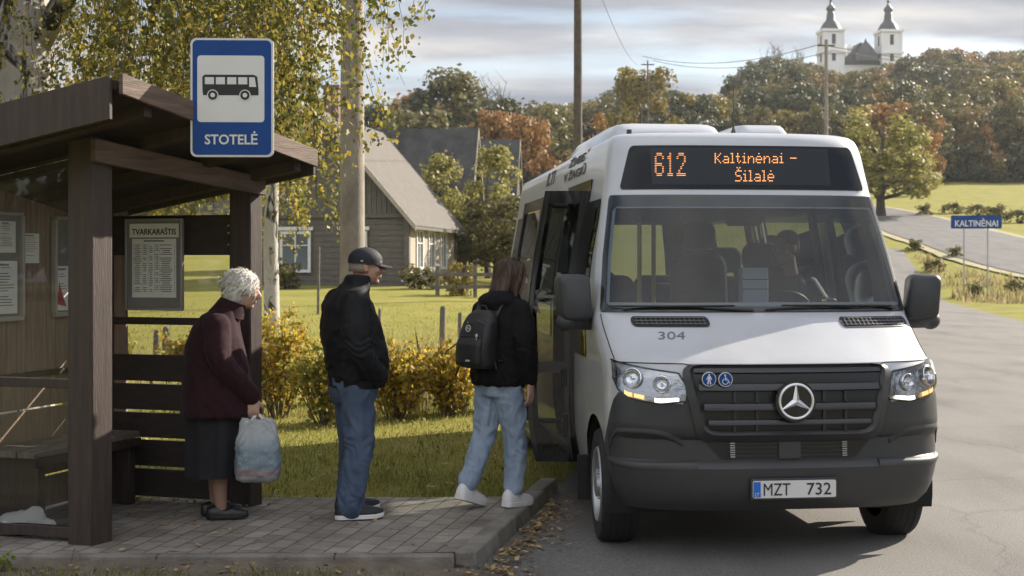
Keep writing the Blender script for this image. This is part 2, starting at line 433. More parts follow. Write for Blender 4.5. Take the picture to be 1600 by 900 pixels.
def asphalt(name, base, var):
    mt, nt, p = nodes(name); p.inputs['Roughness'].default_value = .82; p.inputs['Specular IOR Level'].default_value = .3
    t = nt.nodes.new('ShaderNodeTexCoord')
    def noise(sc, det, st=None):
        n = nt.nodes.new('ShaderNodeTexNoise'); n.inputs['Scale'].default_value = sc; n.inputs['Detail'].default_value = det
        v = t.outputs['Object']
        if st:
            mm = nt.nodes.new('ShaderNodeMapping'); mm.inputs['Scale'].default_value = st; mm.inputs['Rotation'].default_value = (0, 0, R(12)); nt.links.new(v, mm.inputs[0]); v = mm.outputs[0]
        nt.links.new(v, n.inputs['Vector']); return n
    def ramp(src, els, mode='LINEAR'):
        r = nt.nodes.new('ShaderNodeValToRGB'); r.color_ramp.interpolation = mode
        r.color_ramp.elements[0].position, r.color_ramp.elements[0].color = els[0][0], (*els[0][1], 1)
        r.color_ramp.elements[1].position, r.color_ramp.elements[1].color = els[-1][0], (*els[-1][1], 1)
        for a, c in els[1:-1]: r.color_ramp.elements.new(a).color = (*c, 1)
        nt.links.new(src.outputs[0], r.inputs[0]); return r
    c = base
    big = ramp(noise(1.1, 9, (1, .42, 1)), [(.28, tuple(k * .70 for k in c)), (.5, c), (.74, tuple(k * 1.2 for k in c))])
    fine = ramp(noise(75, 4), [(.3, (.34, .34, .34)), (.5, (.5, .5, .5)), (.7, (.80, .79, .77))])
    m = nt.nodes.new('ShaderNodeMix'); m.data_type = 'RGBA'; m.blend_type = 'OVERLAY'; m.inputs['Factor'].default_value = .75
    nt.links.new(big.outputs[0], m.inputs['A']); nt.links.new(fine.outputs[0], m.inputs['B'])
    # cracks and patched seams
    vo = nt.nodes.new('ShaderNodeTexVoronoi'); vo.feature = 'DISTANCE_TO_EDGE'; vo.inputs['Scale'].default_value = .26
    wob = noise(2.2, 4); ad = nt.nodes.new('ShaderNodeVectorMath'); ad.operation = 'MULTIPLY_ADD'
    nt.links.new(wob.outputs['Color'], ad.inputs[0]); ad.inputs[1].default_value = (.55, .55, 0); nt.links.new(t.outputs['Object'], ad.inputs[2])
    nt.links.new(ad.outputs[0], vo.inputs['Vector'])
    cr = ramp(vo, [(.0, (.72, .72, .72)), (.003, (.88, .88, .88)), (.008, (1, 1, 1))])
    m2 = nt.nodes.new('ShaderNodeMix'); m2.data_type = 'RGBA'; m2.blend_type = 'MULTIPLY'; m2.inputs['Factor'].default_value = .75
    nt.links.new(m.outputs['Result'], m2.inputs['A']); nt.links.new(cr.outputs[0], m2.inputs['B'])
    nt.links.new(m2.outputs['Result'], p.inputs['Base Color'])
    bp = nt.nodes.new('ShaderNodeBump'); bp.inputs['Strength'].default_value = .55; bp.inputs['Distance'].default_value = .008
    nt.links.new(noise(160, 2).outputs[0], bp.inputs['Height']); nt.links.new(bp.outputs[0], p.inputs['Normal'])
    return mt
ASPH = asphalt('worn_asphalt', (.138, .131, .124), .2)
def main_road():
    mb = MB(); ls = [-.05, .2, 2, 4, 6, 8, 8.4]
    ds = list(np.concatenate([np.linspace(-45, 60, 60), np.linspace(62, 110, 20)]))
    def fn(l, d):
        base = Vector((-1.78, 0)) + RD * d; n = Vector((RD.y, -RD.x)); p = base + n * l
        w = .12 * mnoise.noise(Vector((d * .7, l, 3))) if l in (ls[0], ls[-1]) else 0
        p = p + n * w
        crown = .03 * (1 - ((l - 4.2) / 4.2) ** 2)
        return (p.x, p.y, zg(p.x, p.y) + .004 + crown * .4)
    mb.grid(fn, ls, ds)
    # forecourt in front, to the camera's right and behind
    o = mb.build('road', ASPH, angle=180, fix=False); tag(o, kind='structure')
main_road()
def strip(name, mt, path, w, dz=.02, n=60, crown=0):
    P = [Vector(p) for p in path]; ts = np.linspace(0, len(P) - 1, n); pts = []
    for t in ts:
        i = min(int(t), len(P) - 2); f = t - i
        p0, p1, p2, p3 = P[max(i - 1, 0)], P[i], P[i + 1], P[min(i + 2, len(P) - 1)]
        pts.append(.5 * ((2 * p1) + (p2 - p0) * f + (2 * p0 - 5 * p1 + 4 * p2 - p3) * f * f + (3 * p1 - p0 - 3 * p2 + p3) * f ** 3))
    mb = MB()
    def fn(u, k):
        k = int(k); p = pts[k]; t = (pts[min(k + 1, n - 1)] - pts[max(k - 1, 0)]).normalized(); nn = Vector((t.y, -t.x))
        q = p + nn * (u * w / 2 * (1 + .05 * mnoise.noise(Vector((k * .4, u, 0)))))
        zc = max(zg((p + nn * (s * w / 2)).x, (p + nn * (s * w / 2)).y) for s in (-1, 0, 1))
        return (q.x, q.y, max(zg(q.x, q.y), zc - .35) + dz)
    mb.grid(fn, [-1, -.5, 0, .5, 1], list(range(n)))
    o = mb.build(name, mt, angle=180, fix=False); tag(o, kind='structure'); return o
SHOULDER = mat('gravel_shoulder', (.34, .29, .19), .95, col2=(.20, .19, .07), vscale=1.2, bump=.4, bscale=8)
fp = [(60, 8), (48, 30), (37, 50), (31.2, 68), (30.4, 82), (33.2, 108), (34, 125), (30, 150)]
strip('roadside_path', SHOULDER, fp, 9.6, .10, n=110)
strip('far_road', asphalt('far_asphalt', (.11, .107, .106), .1), fp, 8.0, .135, n=110)

# sandy bare edge in front of the platform
SOIL = mat('bare_soil', (.16, .13, .10), .95, col2=(.085, .068, .05), vscale=5, bump=.5, bscale=45)
mb = MB()
def sfn(u, v):
    x = lerp(-6.5, -.02, u); y = 7.2 - 1.0 * v * (1 if x < -.75 else 1 - .62 * (x + .75) / .75) + .04 * mnoise.noise(Vector((x * 2.5, v, 0))) * (v > .05)
    x += .1 * mnoise.noise(Vector((v * 3, y * 3, 0))) * (u > .9)
    return (x, y, bank(x, y, v))
def bank(x, y, v):
    f = 1 - sstep(-.75, -.05, x)
    return lerp(.012, lerp(.078, .052, min(1, v * 3)) * (1 - sstep(.7, 1, v)), f) + .012 * mnoise.noise(Vector((x * 5, y * 5, 7))) * f + .006 * mnoise.noise(Vector((x * 14, y * 14, 3))) * f - .012 * sstep(.85, 1, v)
mb.grid(sfn, list(np.linspace(0, 1, 160)), list(np.linspace(0, 1, 26)))
tag(mb.build('dirt_verge', SOIL, angle=180, fix=False), kind='structure')

# ------------------------------------------------------------------ bus platform
def paver_material():
    mt, nt, p = nodes('concrete_pavers'); p.inputs['Roughness'].default_value = .85
    t = nt.nodes.new('ShaderNodeTexCoord'); mm = nt.nodes.new('ShaderNodeMapping'); mm.inputs['Rotation'].default_value = (0, 0, R(-77.5))
    nt.links.new(t.outputs['Object'], mm.inputs[0])
    br = nt.nodes.new('ShaderNodeTexBrick'); br.inputs['Scale'].default_value = 1; br.inputs['Brick Width'].default_value = .21; br.inputs['Row Height'].default_value = .125; br.inputs['Mortar Size'].default_value = .005; br.inputs['Mortar Smooth'].default_value = .3
    br.inputs['Color1'].default_value = (.31, .28, .245, 1); br.inputs['Color2'].default_value = (.21, .19, .165, 1); br.inputs['Mortar'].default_value = (.075, .066, .052, 1)
    nt.links.new(mm.outputs[0], br.inputs['Vector'])
    n = nt.nodes.new('ShaderNodeTexNoise'); n.inputs['Scale'].default_value = 2.4; n.inputs['Detail'].default_value = 8; n.inputs['Roughness'].default_value = .65; nt.links.new(t.outputs['Object'], n.inputs['Vector'])
    r = nt.nodes.new('ShaderNodeValToRGB'); r.color_ramp.elements[0].position = .3; r.color_ramp.elements[0].color = (.48, .46, .43, 1); r.color_ramp.elements[1].position = .7; r.color_ramp.elements[1].color = (1.15, 1.13, 1.1, 1)
    nt.links.new(n.outputs[0], r.inputs[0])
    m = nt.nodes.new('ShaderNodeMix'); m.data_type = 'RGBA'; m.blend_type = 'MULTIPLY'; m.inputs['Factor'].default_value = 1
    nt.links.new(br.outputs[0], m.inputs['A']); nt.links.new(r.outputs[0], m.inputs['B']); nt.links.new(m.outputs['Result'], p.inputs['Base Color'])
    n2 = nt.nodes.new('ShaderNodeTexNoise'); n2.inputs['Scale'].default_value = 90; nt.links.new(t.outputs['Object'], n2.inputs['Vector'])
    ma = nt.nodes.new('ShaderNodeMath'); ma.operation = 'MULTIPLY_ADD'; ma.inputs[1].default_value = -1.2; nt.links.new(br.outputs['Fac'], ma.inputs[0]); nt.links.new(n2.outputs[0], ma.inputs[2])
    bp = nt.nodes.new('ShaderNodeBump'); bp.inputs['Strength'].default_value = .7; bp.inputs['Distance'].default_value = .008; nt.links.new(ma.outputs[0], bp.inputs['Height']); nt.links.new(bp.outputs[0], p.inputs['Normal'])
    return mt
PZ = .10
mb = MB()
def kx(y): return -1.78 + .2196 * y            # kerb line
y0, y1 = 7.27, 9.0
# paved top: grid with a slightly uneven surface
us = list(np.linspace(0, 1, 40)); vs = list(np.linspace(0, 1, 14))
def pf(u, v):
    y = lerp(y0, y1, v); x = lerp(-6.0, kx(y) - .14, u)
    return (x, y, PZ + .006 * mnoise.noise(Vector((x * 1.3, y * 1.3, 2))))
mb.grid(pf, us, vs)
tag(mb.build('pavement', paver_material(), angle=180, fix=False), kind='structure')
CONC = mat('weathered_concrete', (.22, .20, .175), .88, col2=(.11, .10, .083), vscale=5, bump=.5, bscale=60)
mb = MB()
y = y0 - .02
while y < 9.4:
    l = .5
    ya, yb = y + .006, y + l - .006
    a = .012 * math.sin(y * 9)
    pts = []
    for z in (-.05, PZ + .008 + a * .4):
        ins = 0.02 if z > 0 else 0
        pts += [(kx(ya) - .14, ya, z), (kx(ya) - ins, ya, z), (kx(yb) - ins, yb, z), (kx(yb) - .14, yb, z)]
    mb.hexa(pts); y += l
x = -6
while x < kx(y0) - .16:
    w = min(1.0, kx(y0) - .141 - x)
    mb.hexa([(x + .0015, y0 - .09, -.05), (x + w - .0015, y0 - .09, -.05), (x + w - .0015, y0 - .003, -.05), (x + .0015, y0 - .003, -.05),
             (x + .0015, y0 - .08, PZ + .004), (x + w - .0015, y0 - .08, PZ + .004), (x + w - .0015, y0 - .003, PZ + .004), (x + .0015, y0 - .003, PZ + .004)]); x += w
tag(mb.build('kerb', CONC, bevel=.012), kind='structure')

# ------------------------------------------------------------------ distant buildings
LOGW = mat('grey_log_wall', (.15, .133, .115), .85, col2=(.08, .071, .06), vscale=3, stretch=(1, 1, 8), bump=.3, bscale=20)
BOARD = mat('grey_gable_boards', (.14, .127, .112), .85, col2=(.07, .063, .055), vscale=5, stretch=(8, 8, .5))
ROOFG = mat('grey_weathered_roof', (.125, .112, .10), .85, col2=(.07, .062, .055), vscale=5, stretch=(.6, 4, .6), bump=.4, bscale=9)
ROOFD = mat('dark_corrugated_roof', (.055, .052, .05), .8, var=.4, vscale=1.5)
WHITE = mat('white_wood_paint', (.62, .61, .58), .6, var=.08)
PALEW = mat('pale_weathered_boards', (.33, .29, .24), .85, var=.25, vscale=5, stretch=(4, 4, .5))
WGLASS = mat('house_window_glass', (.10, .115, .13), .08, spec=.8)
BRICKC = mat('old_chimney_brick', (.16, .10, .08), .9, var=.3, vscale=12)
def gable_house(name, loc, rz, wid, dep, eave, ridge, label, cat, wins_gable=(), wins_side=(), wallm=LOGW, roofm=ROOFG, over=.45, chimney=None, corrug=False, gable_boards=True, side_mat=None):
    h = empty(name, loc, rz, label, cat)
    w2 = wid / 2
    mb = MB()
    # log courses as real horizontal rounds on front gable and sides
    n = int(eave / .22)
    for k in range(n):
        z0, z1 = k * .22, min(eave, (k + 1) * .22) - .015
        b = .025 if k % 2 else 0
        mb.box((0, dep / 2, (z0 + z1) / 2), (wid + b, dep + b, z1 - z0))
    mb.box((0, dep / 2, eave / 2), (wid - .06, dep - .06, eave))
    for sx in (-w2, w2):
        mb.box((sx, -.06, eave / 2), (.2, .2, eave)); mb.box((sx, dep + .06, eave / 2), (.2, .2, eave))
    mb.build('wall', wallm if side_mat is None else wallm, h)
    nb = int(wid / .2)
    for yy in (-.02, dep + .02):
        mb = MB()
        for k in range(nb):
            x0 = -w2 + k * wid / nb; x1 = x0 + wid / nb - .015; xm = (x0 + x1) / 2
            zt = eave + (ridge - eave) * (1 - abs(xm) / w2) - .05
            if zt > eave + .05: mb.box((xm, yy - .02 * (k % 2) * (1 if yy < 0 else -1), (eave + zt) / 2), (x1 - x0, .06, zt - eave))
        if yy < 0: mb.box((0, -.08, eave), (wid + .1, .1, .16))
        mb.build('gable', BOARD, h)
    mb = MB(); rt = .12
    slope = (ridge - eave) / w2
    for sgn in (-1, 1):
        def rf(u, v, top):
            x = sgn * u * (w2 + over); z = ridge + .12 - slope * u * (w2 + over)
            if corrug: z += (.035 if roofm is ROOFD else .022) * math.sin(v * 2 * math.pi / .35)
            return (x, v, z + top)
        vv = list(np.arange(-over, dep + over + .01, .0875 if corrug else .6)); uu = [0, .25, .5, .75, 1]
        mb.grid(lambda u, v: rf(u, v, 0), uu, vv); mb.grid(lambda u, v: rf(u, v, -rt), uu, vv)
        for vend in (-over, dep + over):
            mb.add([rf(0, vend, 0), rf(1, vend, 0), rf(1, vend, -rt), rf(0, vend, -rt)], [(0, 1, 2, 3)])
        mb.add([rf(1, vv[0], 0), rf(1, vv[-1], 0), rf(1, vv[-1], -rt), rf(1, vv[0], -rt)], [(0, 1, 2, 3)])
    rf_o = mb.build('roof', roofm, h, fix=not corrug, angle=25)
    mb = MB()
    for vend in (-over - .03, dep + over + .03):
        for sgn in (-1, 1):
            a = Vector((0, vend, ridge + .14)); b = Vector((sgn * (w2 + over), vend, ridge + .14 - slope * (w2 + over)))
            mb.hexa([a + Vector((0, -.02, -.24)), b + Vector((0, -.02, -.24)), b + Vector((0, .02, -.24)), a + Vector((0, .02, -.24)),
                     a + Vector((0, -.02, 0)), b + Vector((0, -.02, 0)), b + Vector((0, .02, 0)), a + Vector((0, .02, 0))])
    split_build(mb, 'bargeboard', PALEW, h)
    if chimney:
        cx, cy = chimney; mb = MB(); zb = ridge - slope * abs(cx) - .3
        mb.box((cx, cy, zb + .75), (.62, .62, 1.5)); mb.box((cx, cy, zb + 1.5), (.74, .74, .14))
        mb.build('chimney', BRICKC, rf_o)
    def window(c, ww, wh, axis):
        m = MB()
        def bx(u, v, du, dv, d, t):
            if axis == 'g': m.box((c[0] + u, -.09 - d, c[1] + v), (du, t, dv))
            else: m.box((w2 + .06 + d, c[0] + u, c[1] + v), (t, du, dv))
        f = .11
        bx(-ww / 2, 0, f, wh + f, .02, .07); bx(ww / 2, 0, f, wh + f, .02, .07); bx(0, wh / 2, ww - f, f, .02, .07); bx(0, -wh / 2, ww - f, f, .02, .07)
        bx(0, 0, .05, wh - f, .01, .05); bx(-ww / 4, wh * .17, ww / 2 - .09, .04, .01, .05); bx(ww / 4, wh * .17, ww / 2 - .09, .04, .01, .05)
        bx(0, wh / 2 + .16, ww + .3, .14, .04, .08)
        wo_ = m.build('window', WHITE, h)
        m = MB()
        if axis == 'g': m.box((c[0], -.075, c[1]), (ww - .08, .03, wh - .08))
        else: m.box((w2 + .045, c[0], c[1]), (.03, ww - .08, wh - .08))
        m.build('pane', WGLASS, wo_)
    for c, ww, wh in wins_gable: window(c, ww, wh, 'g')
    for c, ww, wh in wins_side: window(c, ww, wh, 's')
    if side_mat:
        m = MB()
        for k in range(int(dep / .25)): m.box((w2 + .03, k * .25 + .13, eave / 2), (.05, .235, eave - .05))
        m.build('cladding', side_mat, h)
    return h
hb = at(505, 445, 50)
HZ = zg(hb.x, hb.y) - .05
gable_house('log_house', (hb.x - .05, 50, HZ), R(-10), 6.9, 8.2, 2.75, 6.75,
            'weathered grey log house with pale ridged roof and brick chimney behind the concrete pole', 'house',
            wins_gable=[((-1.05, 1.35), 1.15, 1.5), ((1.35, 1.4), .9, 1.4)], wins_side=[((1.6, 1.45), 1.0, 1.5), ((3.6, 1.45), 1.0, 1.5), ((5.8, 1.45), 1.0, 1.5)], chimney=(0, 1.4), side_mat=PALEW, corrug=True)
bb = at(640, 420, 68)
gable_house('barn', (bb.x + 3.4, 66, zg(bb.x, 66) - .3), R(86), 8.0, 7.6, 2.4, 7.5, 'long dark barn with corrugated roof rising behind the log house', 'barn', roofm=ROOFD, corrug=True, over=.3)
b2 = at(785, 400, 88)
gable_house('shed', (b2.x + 1.0, 88, zg(b2.x, 88) - .2), R(86), 7.0, 2.6, 3.2, 7.6, 'small dark roofed outbuilding half hidden by trees right of the barn', 'shed', roofm=ROOFD, over=.2)

# ------------------------------------------------------------------ church on the hill
def church():
    yc = 430; sc = yc / 2000
    zc = lambda py: 1.75 - (py - 410) * sc
    cx = (1343 - 800) * sc
    c = empty('church', (cx, yc, zc(130)), R(4), 'white twin towered church with dark onion spires standing on the wooded hill', 'church')
    CW = mat('white_church_plaster', (.74, .73, .71), .8, var=.06); CD = mat('dark_copper_spire', (.045, .05, .055), .5, metal=.2, var=.2); OPN = mat('dark_belfry_opening', (.03, .03, .03), .8)
    G = lambda py: (130 - py) * sc
    for dxp in (-46, 46):
        x = dxp * sc; m = MB()
        hw = 17 * sc; zb, zt = G(190), G(52)
        m.box((x, 0, (zb + zt) / 2), (hw * 1.8, hw * 1.8, zt - zb))
        for py in (50, 84): m.box((x, 0, G(py)), (hw * 2.15, hw * 2.15, .8))
        for sx in (-1, 1):
            for sy in (-1, 1): m.box((x + sx * hw * .88, sy * hw * .88, (zb + zt) / 2), (.7, .7, zt - zb))
        t = m.build('tower', CW, c)
        m = MB()
        for py, hh in ((64, 3.4), (92, 2.4)):
            for a in range(4):
                rot = Matrix.Rotation(a * math.pi / 2, 3, 'Z')
                m.box(rot @ Vector((0, -hw * .9 - .02, 0)) + Vector((x, 0, G(py))), (1.25 if a % 2 == 0 else .12, .12 if a % 2 == 0 else 1.25, hh))
                m.lathe([(.0, 0), (.62, 0), (.62, .1)], (0, 0, 0), n=4) if False else None
        split_build(m, 'opening', OPN, t)
        m = MB(); p = [(17, 50), (16.5, 47), (14.5, 42), (12, 37), (8.5, 34), (6.8, 30), (6, 22), (5, 19), (6.5, 17), (7.2, 14), (5.5, 11), (2.6, 8), (1.6, 5), (1.1, 2), (.8, 0)]
        m.lathe([(r * sc, G(py)) for r, py in p], (x, 0, 0), n=16)
        s_ = m.build('spire', CD, t, angle=50)
        m = MB(); m.ell((x, 0, G(1.5)), (.55, .55, .55), 8, 6); m.box((x, 0, G(-6)), (.18, .18, 3.2)); m.box((x, 0, G(-7)), (1.5, .18, .18))
        m.build('cross', CD, s_)
    # nave between the towers
    m = MB(); w = 30 * sc; m.box((0, 14, G(150)), (w * 2.2, 30, G(100) - G(200))); m.build('wall', CW, c)
    m = MB()
    m.add([(-w * 1.15, -1.5, G(102)), (w * 1.15, -1.5, G(102)), (0, -1.5, G(67)), (-w * 1.15, 30, G(102)), (w * 1.15, 30, G(102)), (0, 30, G(67))], [(0, 1, 2), (3, 5, 4), (0, 2, 5, 3), (1, 4, 5, 2), (0, 3, 4, 1)])
    m.lathe([(4.6 * 1, G(98)), (4.3, G(92)), (3.2, G(82)), (1.6, G(72)), (.4, G(66)), (.2, G(62))], (1.5, -1.6, 0), n=12)
    m.build('roof', CD, c)
    m = MB(); m.box((-16 * sc, 1, G(88)), (1.6, 1.6, G(66) - G(105))); m.box((-16 * sc, 1, G(74)), (2.2, 2.2, .6)); m.build('turret', CW, c)
church()

# ------------------------------------------------------------------ poles and wires
POLEC = mat('lichen_stained_concrete', (.30, .265, .215), .9, col2=(.17, .145, .115), vscale=5, bump=.6, bscale=70, stretch=(1, 1, .6))
POLEW = mat('dark_tarred_pole', (.085, .068, .052), .85, var=.3, vscale=6)
def pole(name, x, y, h, r0, r1, mt, label, cat='utility pole', group=None, top=True):
    m = MB(); z0 = zg(x, y)
    k = 14
    m.rings([[Vector((x + lerp(r0, r1, t) * math.cos(2 * math.pi * i / k), y + lerp(r0, r1, t) * math.sin(2 * math.pi * i / k), z0 - .3 + (h + .3) * t)) for i in range(k)] for t in np.linspace(0, 1, 12)])
    o = m.build(name, mt, angle=60); tag(o, label, cat, group)
    if top:
        m = MB(); m.box((x, y, z0 + h - .5), (1.5, .1, .12))
        ca = m.build('crossarm', POLEW, o)
        m = MB()
        for s in (-.65, -.3, .3, .65): m.lathe([(.0, -.02), (.03, 0), (.045, .06), (.03, .12), (0, .14)], (x + s, y, z0 + h - .42), n=8)
        split_build(m, 'insulator', WHITE, ca)
    return o
p = at(550.5, 410, 16); pole('concrete_pole', p.x, 16, 8.2, .168, .125, POLEC, 'thick round concrete utility pole with lichen in front of the log house')
p = at(903, 410, 42); pole('utility_pole', p.x, 42, 11.5, .16, .125, POLEW, 'tall dark wooden utility pole rising above the bus roof')
p = at(1012, 410, 150); pole('power_line_pole', p.x, 150, 16.5, .11, .08, POLEW, 'small far pole standing before the wooded slope left of the bus aerial')
p = at(1291, 410, 110); pole('roadside_pole', p.x, 110, 15.6, .19, .15, POLEC, 'far grey pole rising behind the right corner of the bus roof')
def wire(label, a, b, sag, r=.012):
    m = MB(); a, b = Vector(a), Vector(b)
    m.tube([a.lerp(b, t) - Vector((0, 0, sag * 4 * t * (1 - t))) for t in np.linspace(0, 1, 25)], r, 5)
    o = m.build('overhead_wire', POLEW); tag(o, label, 'wire', 'overhead wires')
A = at(903, 410, 42); zt = zg(A.x, 42) + 11.1
B = at(1012, 410, 150); zb_ = zg(B.x, 150) + 17
wire('thin wire dropping from the tall dark pole to the small far pole', (A.x + .4, 42, zt), (B.x, 150, zb_), 2.0)
C = at(550.5, 410, 16)
C2 = at(1291, 410, 110); zc2 = zg(C2.x, 110) + 15.2
for k, (s, dz, wd) in enumerate(((-.6, 0, 'upper'), (.6, -.5, 'lower'))):
    wire('%s wire crossing the wooded hill to the grey far pole' % wd, (B.x + s, 150, zb_ + dz), (C2.x + s, 110, zc2 + dz), 1.2, .03)
    wire('%s wire running right from the grey far pole over the field' % wd, (C2.x + s, 110, zc2 + dz), (80, 150, zg(80, 150) + 16 + dz), 1.6, .03)
# ------------------------------------------------------------------ trees
BARK = mat('brown_bark', (.085, .07, .055), .9, var=.3, vscale=8)
def lobed_points(n, lobes, rnd, shell=.55):
    c = np.array([l[0] for l in lobes]); r = np.array([l[1] for l in lobes]); w = (r ** 2).prod(1) if r.ndim > 1 else r ** 2
    w = np.array([l[1] ** 2 for l in lobes]); idx = rnd.choice(len(lobes), n, p=w / w.sum())
    d = rnd.normal(size=(n, 3)); d /= np.linalg.norm(d, axis=1)[:, None]
    rad = r[idx] * (shell + (1 - shell) * rnd.random(n) ** .6)
    lobed_points.n = d + .25 * (c[idx] - c.mean(0)) / (np.abs(c - c.mean(0)).max() + 1e-9)
    return c[idx] + d * rad[:, None]
def crown_mesh(name, kind, n, leaf, seed):
    rnd = np.random.default_rng(seed)
    if kind == 'round':
        lobes = []
        for _ in range(44):
            a = rnd.random() * 2 * math.pi; z = rnd.uniform(.24, .96); env = math.sin(math.pi * min(1, max(0, (z - .10) / .95))) ** .6 * .38
            rr = env * rnd.uniform(.3, 1) * (1 + .25 * math.sin(3 * a + seed)); lobes.append((np.array([rr * math.cos(a), rr * math.sin(a), z]), rnd.uniform(.045, .125)))
    elif kind == 'tall':
        lobes = []
        for _ in range(30):
            a = rnd.random() * 2 * math.pi; z = rnd.uniform(.2, .95); env = math.sin(math.pi * min(1, max(0, (z - .05) / .98))) ** .7 * .24
            rr = env * rnd.uniform(.3, 1); lobes.append((np.array([rr * math.cos(a), rr * math.sin(a), z]), rnd.uniform(.06, .11)))
    elif kind == 'cone':
        lobes = []
        for _ in range(60):
            a = rnd.random() * 2 * math.pi; z = rnd.uniform(.08, .98); env = (1 - z) * .26 + .012
            rr = env * rnd.uniform(.4, 1); lobes.append((np.array([rr * math.cos(a), rr * math.sin(a), z]), .025 + .075 * (1 - z)))
    elif kind == 'multi':
        lobes = []
        for cx, cy, h, rr_ in ((-.22, 0, .82, .15), (-.02, .08, 1.0, .16), (.16, -.05, .92, .15), (.30, .05, .70, .13), (.05, -.15, .8, .14)):
            for _ in range(16):
                a = rnd.random() * 2 * math.pi; z = rnd.uniform(.22, h - .06); env = rr_ * math.sin(math.pi * min(1, z / h * .9 + .08)) ** .5
                rr = env * rnd.uniform(.3, 1); lobes.append((np.array([cx * (.5 + .6 * z) + rr * math.cos(a), cy + rr * math.sin(a), z]), rnd.uniform(.05, .085)))
    elif kind == 'bush':
        lobes = []
        for _ in range(26):
            a = rnd.random() * 2 * math.pi; z = rnd.uniform(.06, .85); env = .52 * math.sqrt(max(0, 1 - (z / 1.02) ** 2.2))
            rr = env * rnd.uniform(.2, 1); lobes.append((np.array([rr * math.cos(a), rr * math.sin(a), z]), rnd.uniform(.10, .18)))
    P = lobed_points(n, lobes, rnd); out_ = rnd.random(n) < .10; P[out_] += rnd.normal(size=(out_.sum(), 3)) * .035
    P[:, 2] = np.maximum(P[:, 2], .02)
    V, F = leaf_cards(P, leaf, .75, 0, rnd, lobed_points.n, .55)
    return fast_mesh(name, V, F), lobes
def trunk_mesh(name, lobes, r, seed, fork=.3, nlimb=9, bare=False):
    rnd = np.random.default_rng(seed); m = MB()
    top = Vector((0, 0, .78))
    pts = [Vector((.012 * math.sin(i * 2.1 + seed), .012 * math.cos(i * 1.7), z)) for i, z in enumerate(np.linspace(-.02, .78, 8))]
    m.tube(pts, [r * (1.25 - .25 * (i > 0)) * (1 - .8 * i / 7) for i in range(8)], 7)
    order = rnd.permutation(len(lobes))[:nlimb]
    for k in order:
        c = Vector(lobes[k][0]); z0 = max(.16, c.z * rnd.uniform(.45, .75)); b = Vector((0, 0, min(z0, .7)))
        mid = b.lerp(c, .5) + Vector((0, 0, -.02)); m.tube([b, mid, c], [r * .42, r * .3, r * .1], 5)
        if bare:
            for _ in range(5):
                q = b.lerp(c, rnd.uniform(.4, 1)); e2 = q + Vector(rnd.normal(size=3) * .055) + Vector((0, 0, .09)); m.tube([q, q.lerp(e2, .5), e2], [r * .16, r * .1, r * .04], 4)
                for _ in range(2):
                    q2 = q.lerp(e2, rnd.uniform(.4, 1)); e3 = q2 + Vector(rnd.normal(size=3) * .035) + Vector((0, 0, .04)); m.tube([q2, e3], [r * .07, r * .03], 3)
    return m.mesh(name)
LM = {
 'olive': leafmat('olive_leaves', [(0, (.09, .09, .035)), (.5, (.135, .125, .045)), (1, (.20, .17, .06))], .38),
 'dark': leafmat('dark_leaves', [(0, (.045, .055, .026)), (.6, (.07, .08, .035)), (1, (.11, .105, .045))], .35),
 'yellow': leafmat('yellow_leaves', [(0, (.11, .10, .025)), (.5, (.21, .165, .035)), (1, (.33, .25, .06))], .35),
 'orange': leafmat('orange_leaves', [(0, (.20, .105, .035)), (.5, (.29, .15, .045)), (1, (.37, .215, .065))], .38),
 'russet': leafmat('russet_leaves', [(0, (.13, .095, .042)), (.5, (.19, .135, .055)), (1, (.26, .19, .075))], .38),
 'willow': leafmat('willow_leaves', [(0, (.16, .16, .04)), (.5, (.28, .26, .065)), (1, (.42, .37, .13))], .4),
}
KINDS = {}
def kind(key, shape, leaf_key, n, leaf, seed, trunk_r=.028):
    me, lobes = crown_mesh(key + '_crown', shape, n, leaf, seed); me.materials.append(LM[leaf_key])
    tm = trunk_mesh(key + '_trunk', lobes, trunk_r, seed); tm.materials.append(BARK); KINDS[key] = (me, tm)
kind('olive', 'round', 'olive', 4200, .040, 11); kind('olive_tall', 'tall', 'olive', 3400, .034, 12); kind('dark', 'round', 'dark', 4200, .040, 13)
kind('spruce', 'cone', 'dark', 3400, .036, 14, .02); kind('yellow', 'round', 'yellow', 4200, .040, 15); kind('orange', 'round', 'orange', 4200, .040, 16)
kind('russet', 'round', 'russet', 4000, .040, 17); kind('russet_tall', 'tall', 'russet', 3400, .034, 18); kind('larch', 'cone', 'orange', 3600, .032, 19, .02); kind('willow', 'multi', 'willow', 9000, .026, 20)
_, bl = crown_mesh('x', 'tall', 4, .05, 31)
bm_ = trunk_mesh('bare_trunk', [(l[0] * np.array([1.25, 1.25, 1]), l[1]) for l in bl], .022, 31, nlimb=24, bare=True); bm_.materials.append(mat('grey_bare_bark', (.10, .085, .075), .9))
def tree(key, x, y, h, name, label, group=None, w=1.0, rz=None, z=None):
    t = empty(name, (x, y, (zg(x, y) if z is None else z) - .05), random.random() * 6.28 if rz is None else rz, label, 'tree', group, (h * w * random.uniform(.85, 1.15), h * w * random.uniform(.85, 1.15), h))
    if key == 'bare':
        o = bpy.data.objects.new('trunk', bm_); COL.objects.link(o); o.parent = t; return t
    me, tm = KINDS[key]
    o = bpy.data.objects.new('trunk', tm); COL.objects.link(o); o.parent = t
    o = bpy.data.objects.new('crown', me); COL.objects.link(o); o.parent = t
    return t
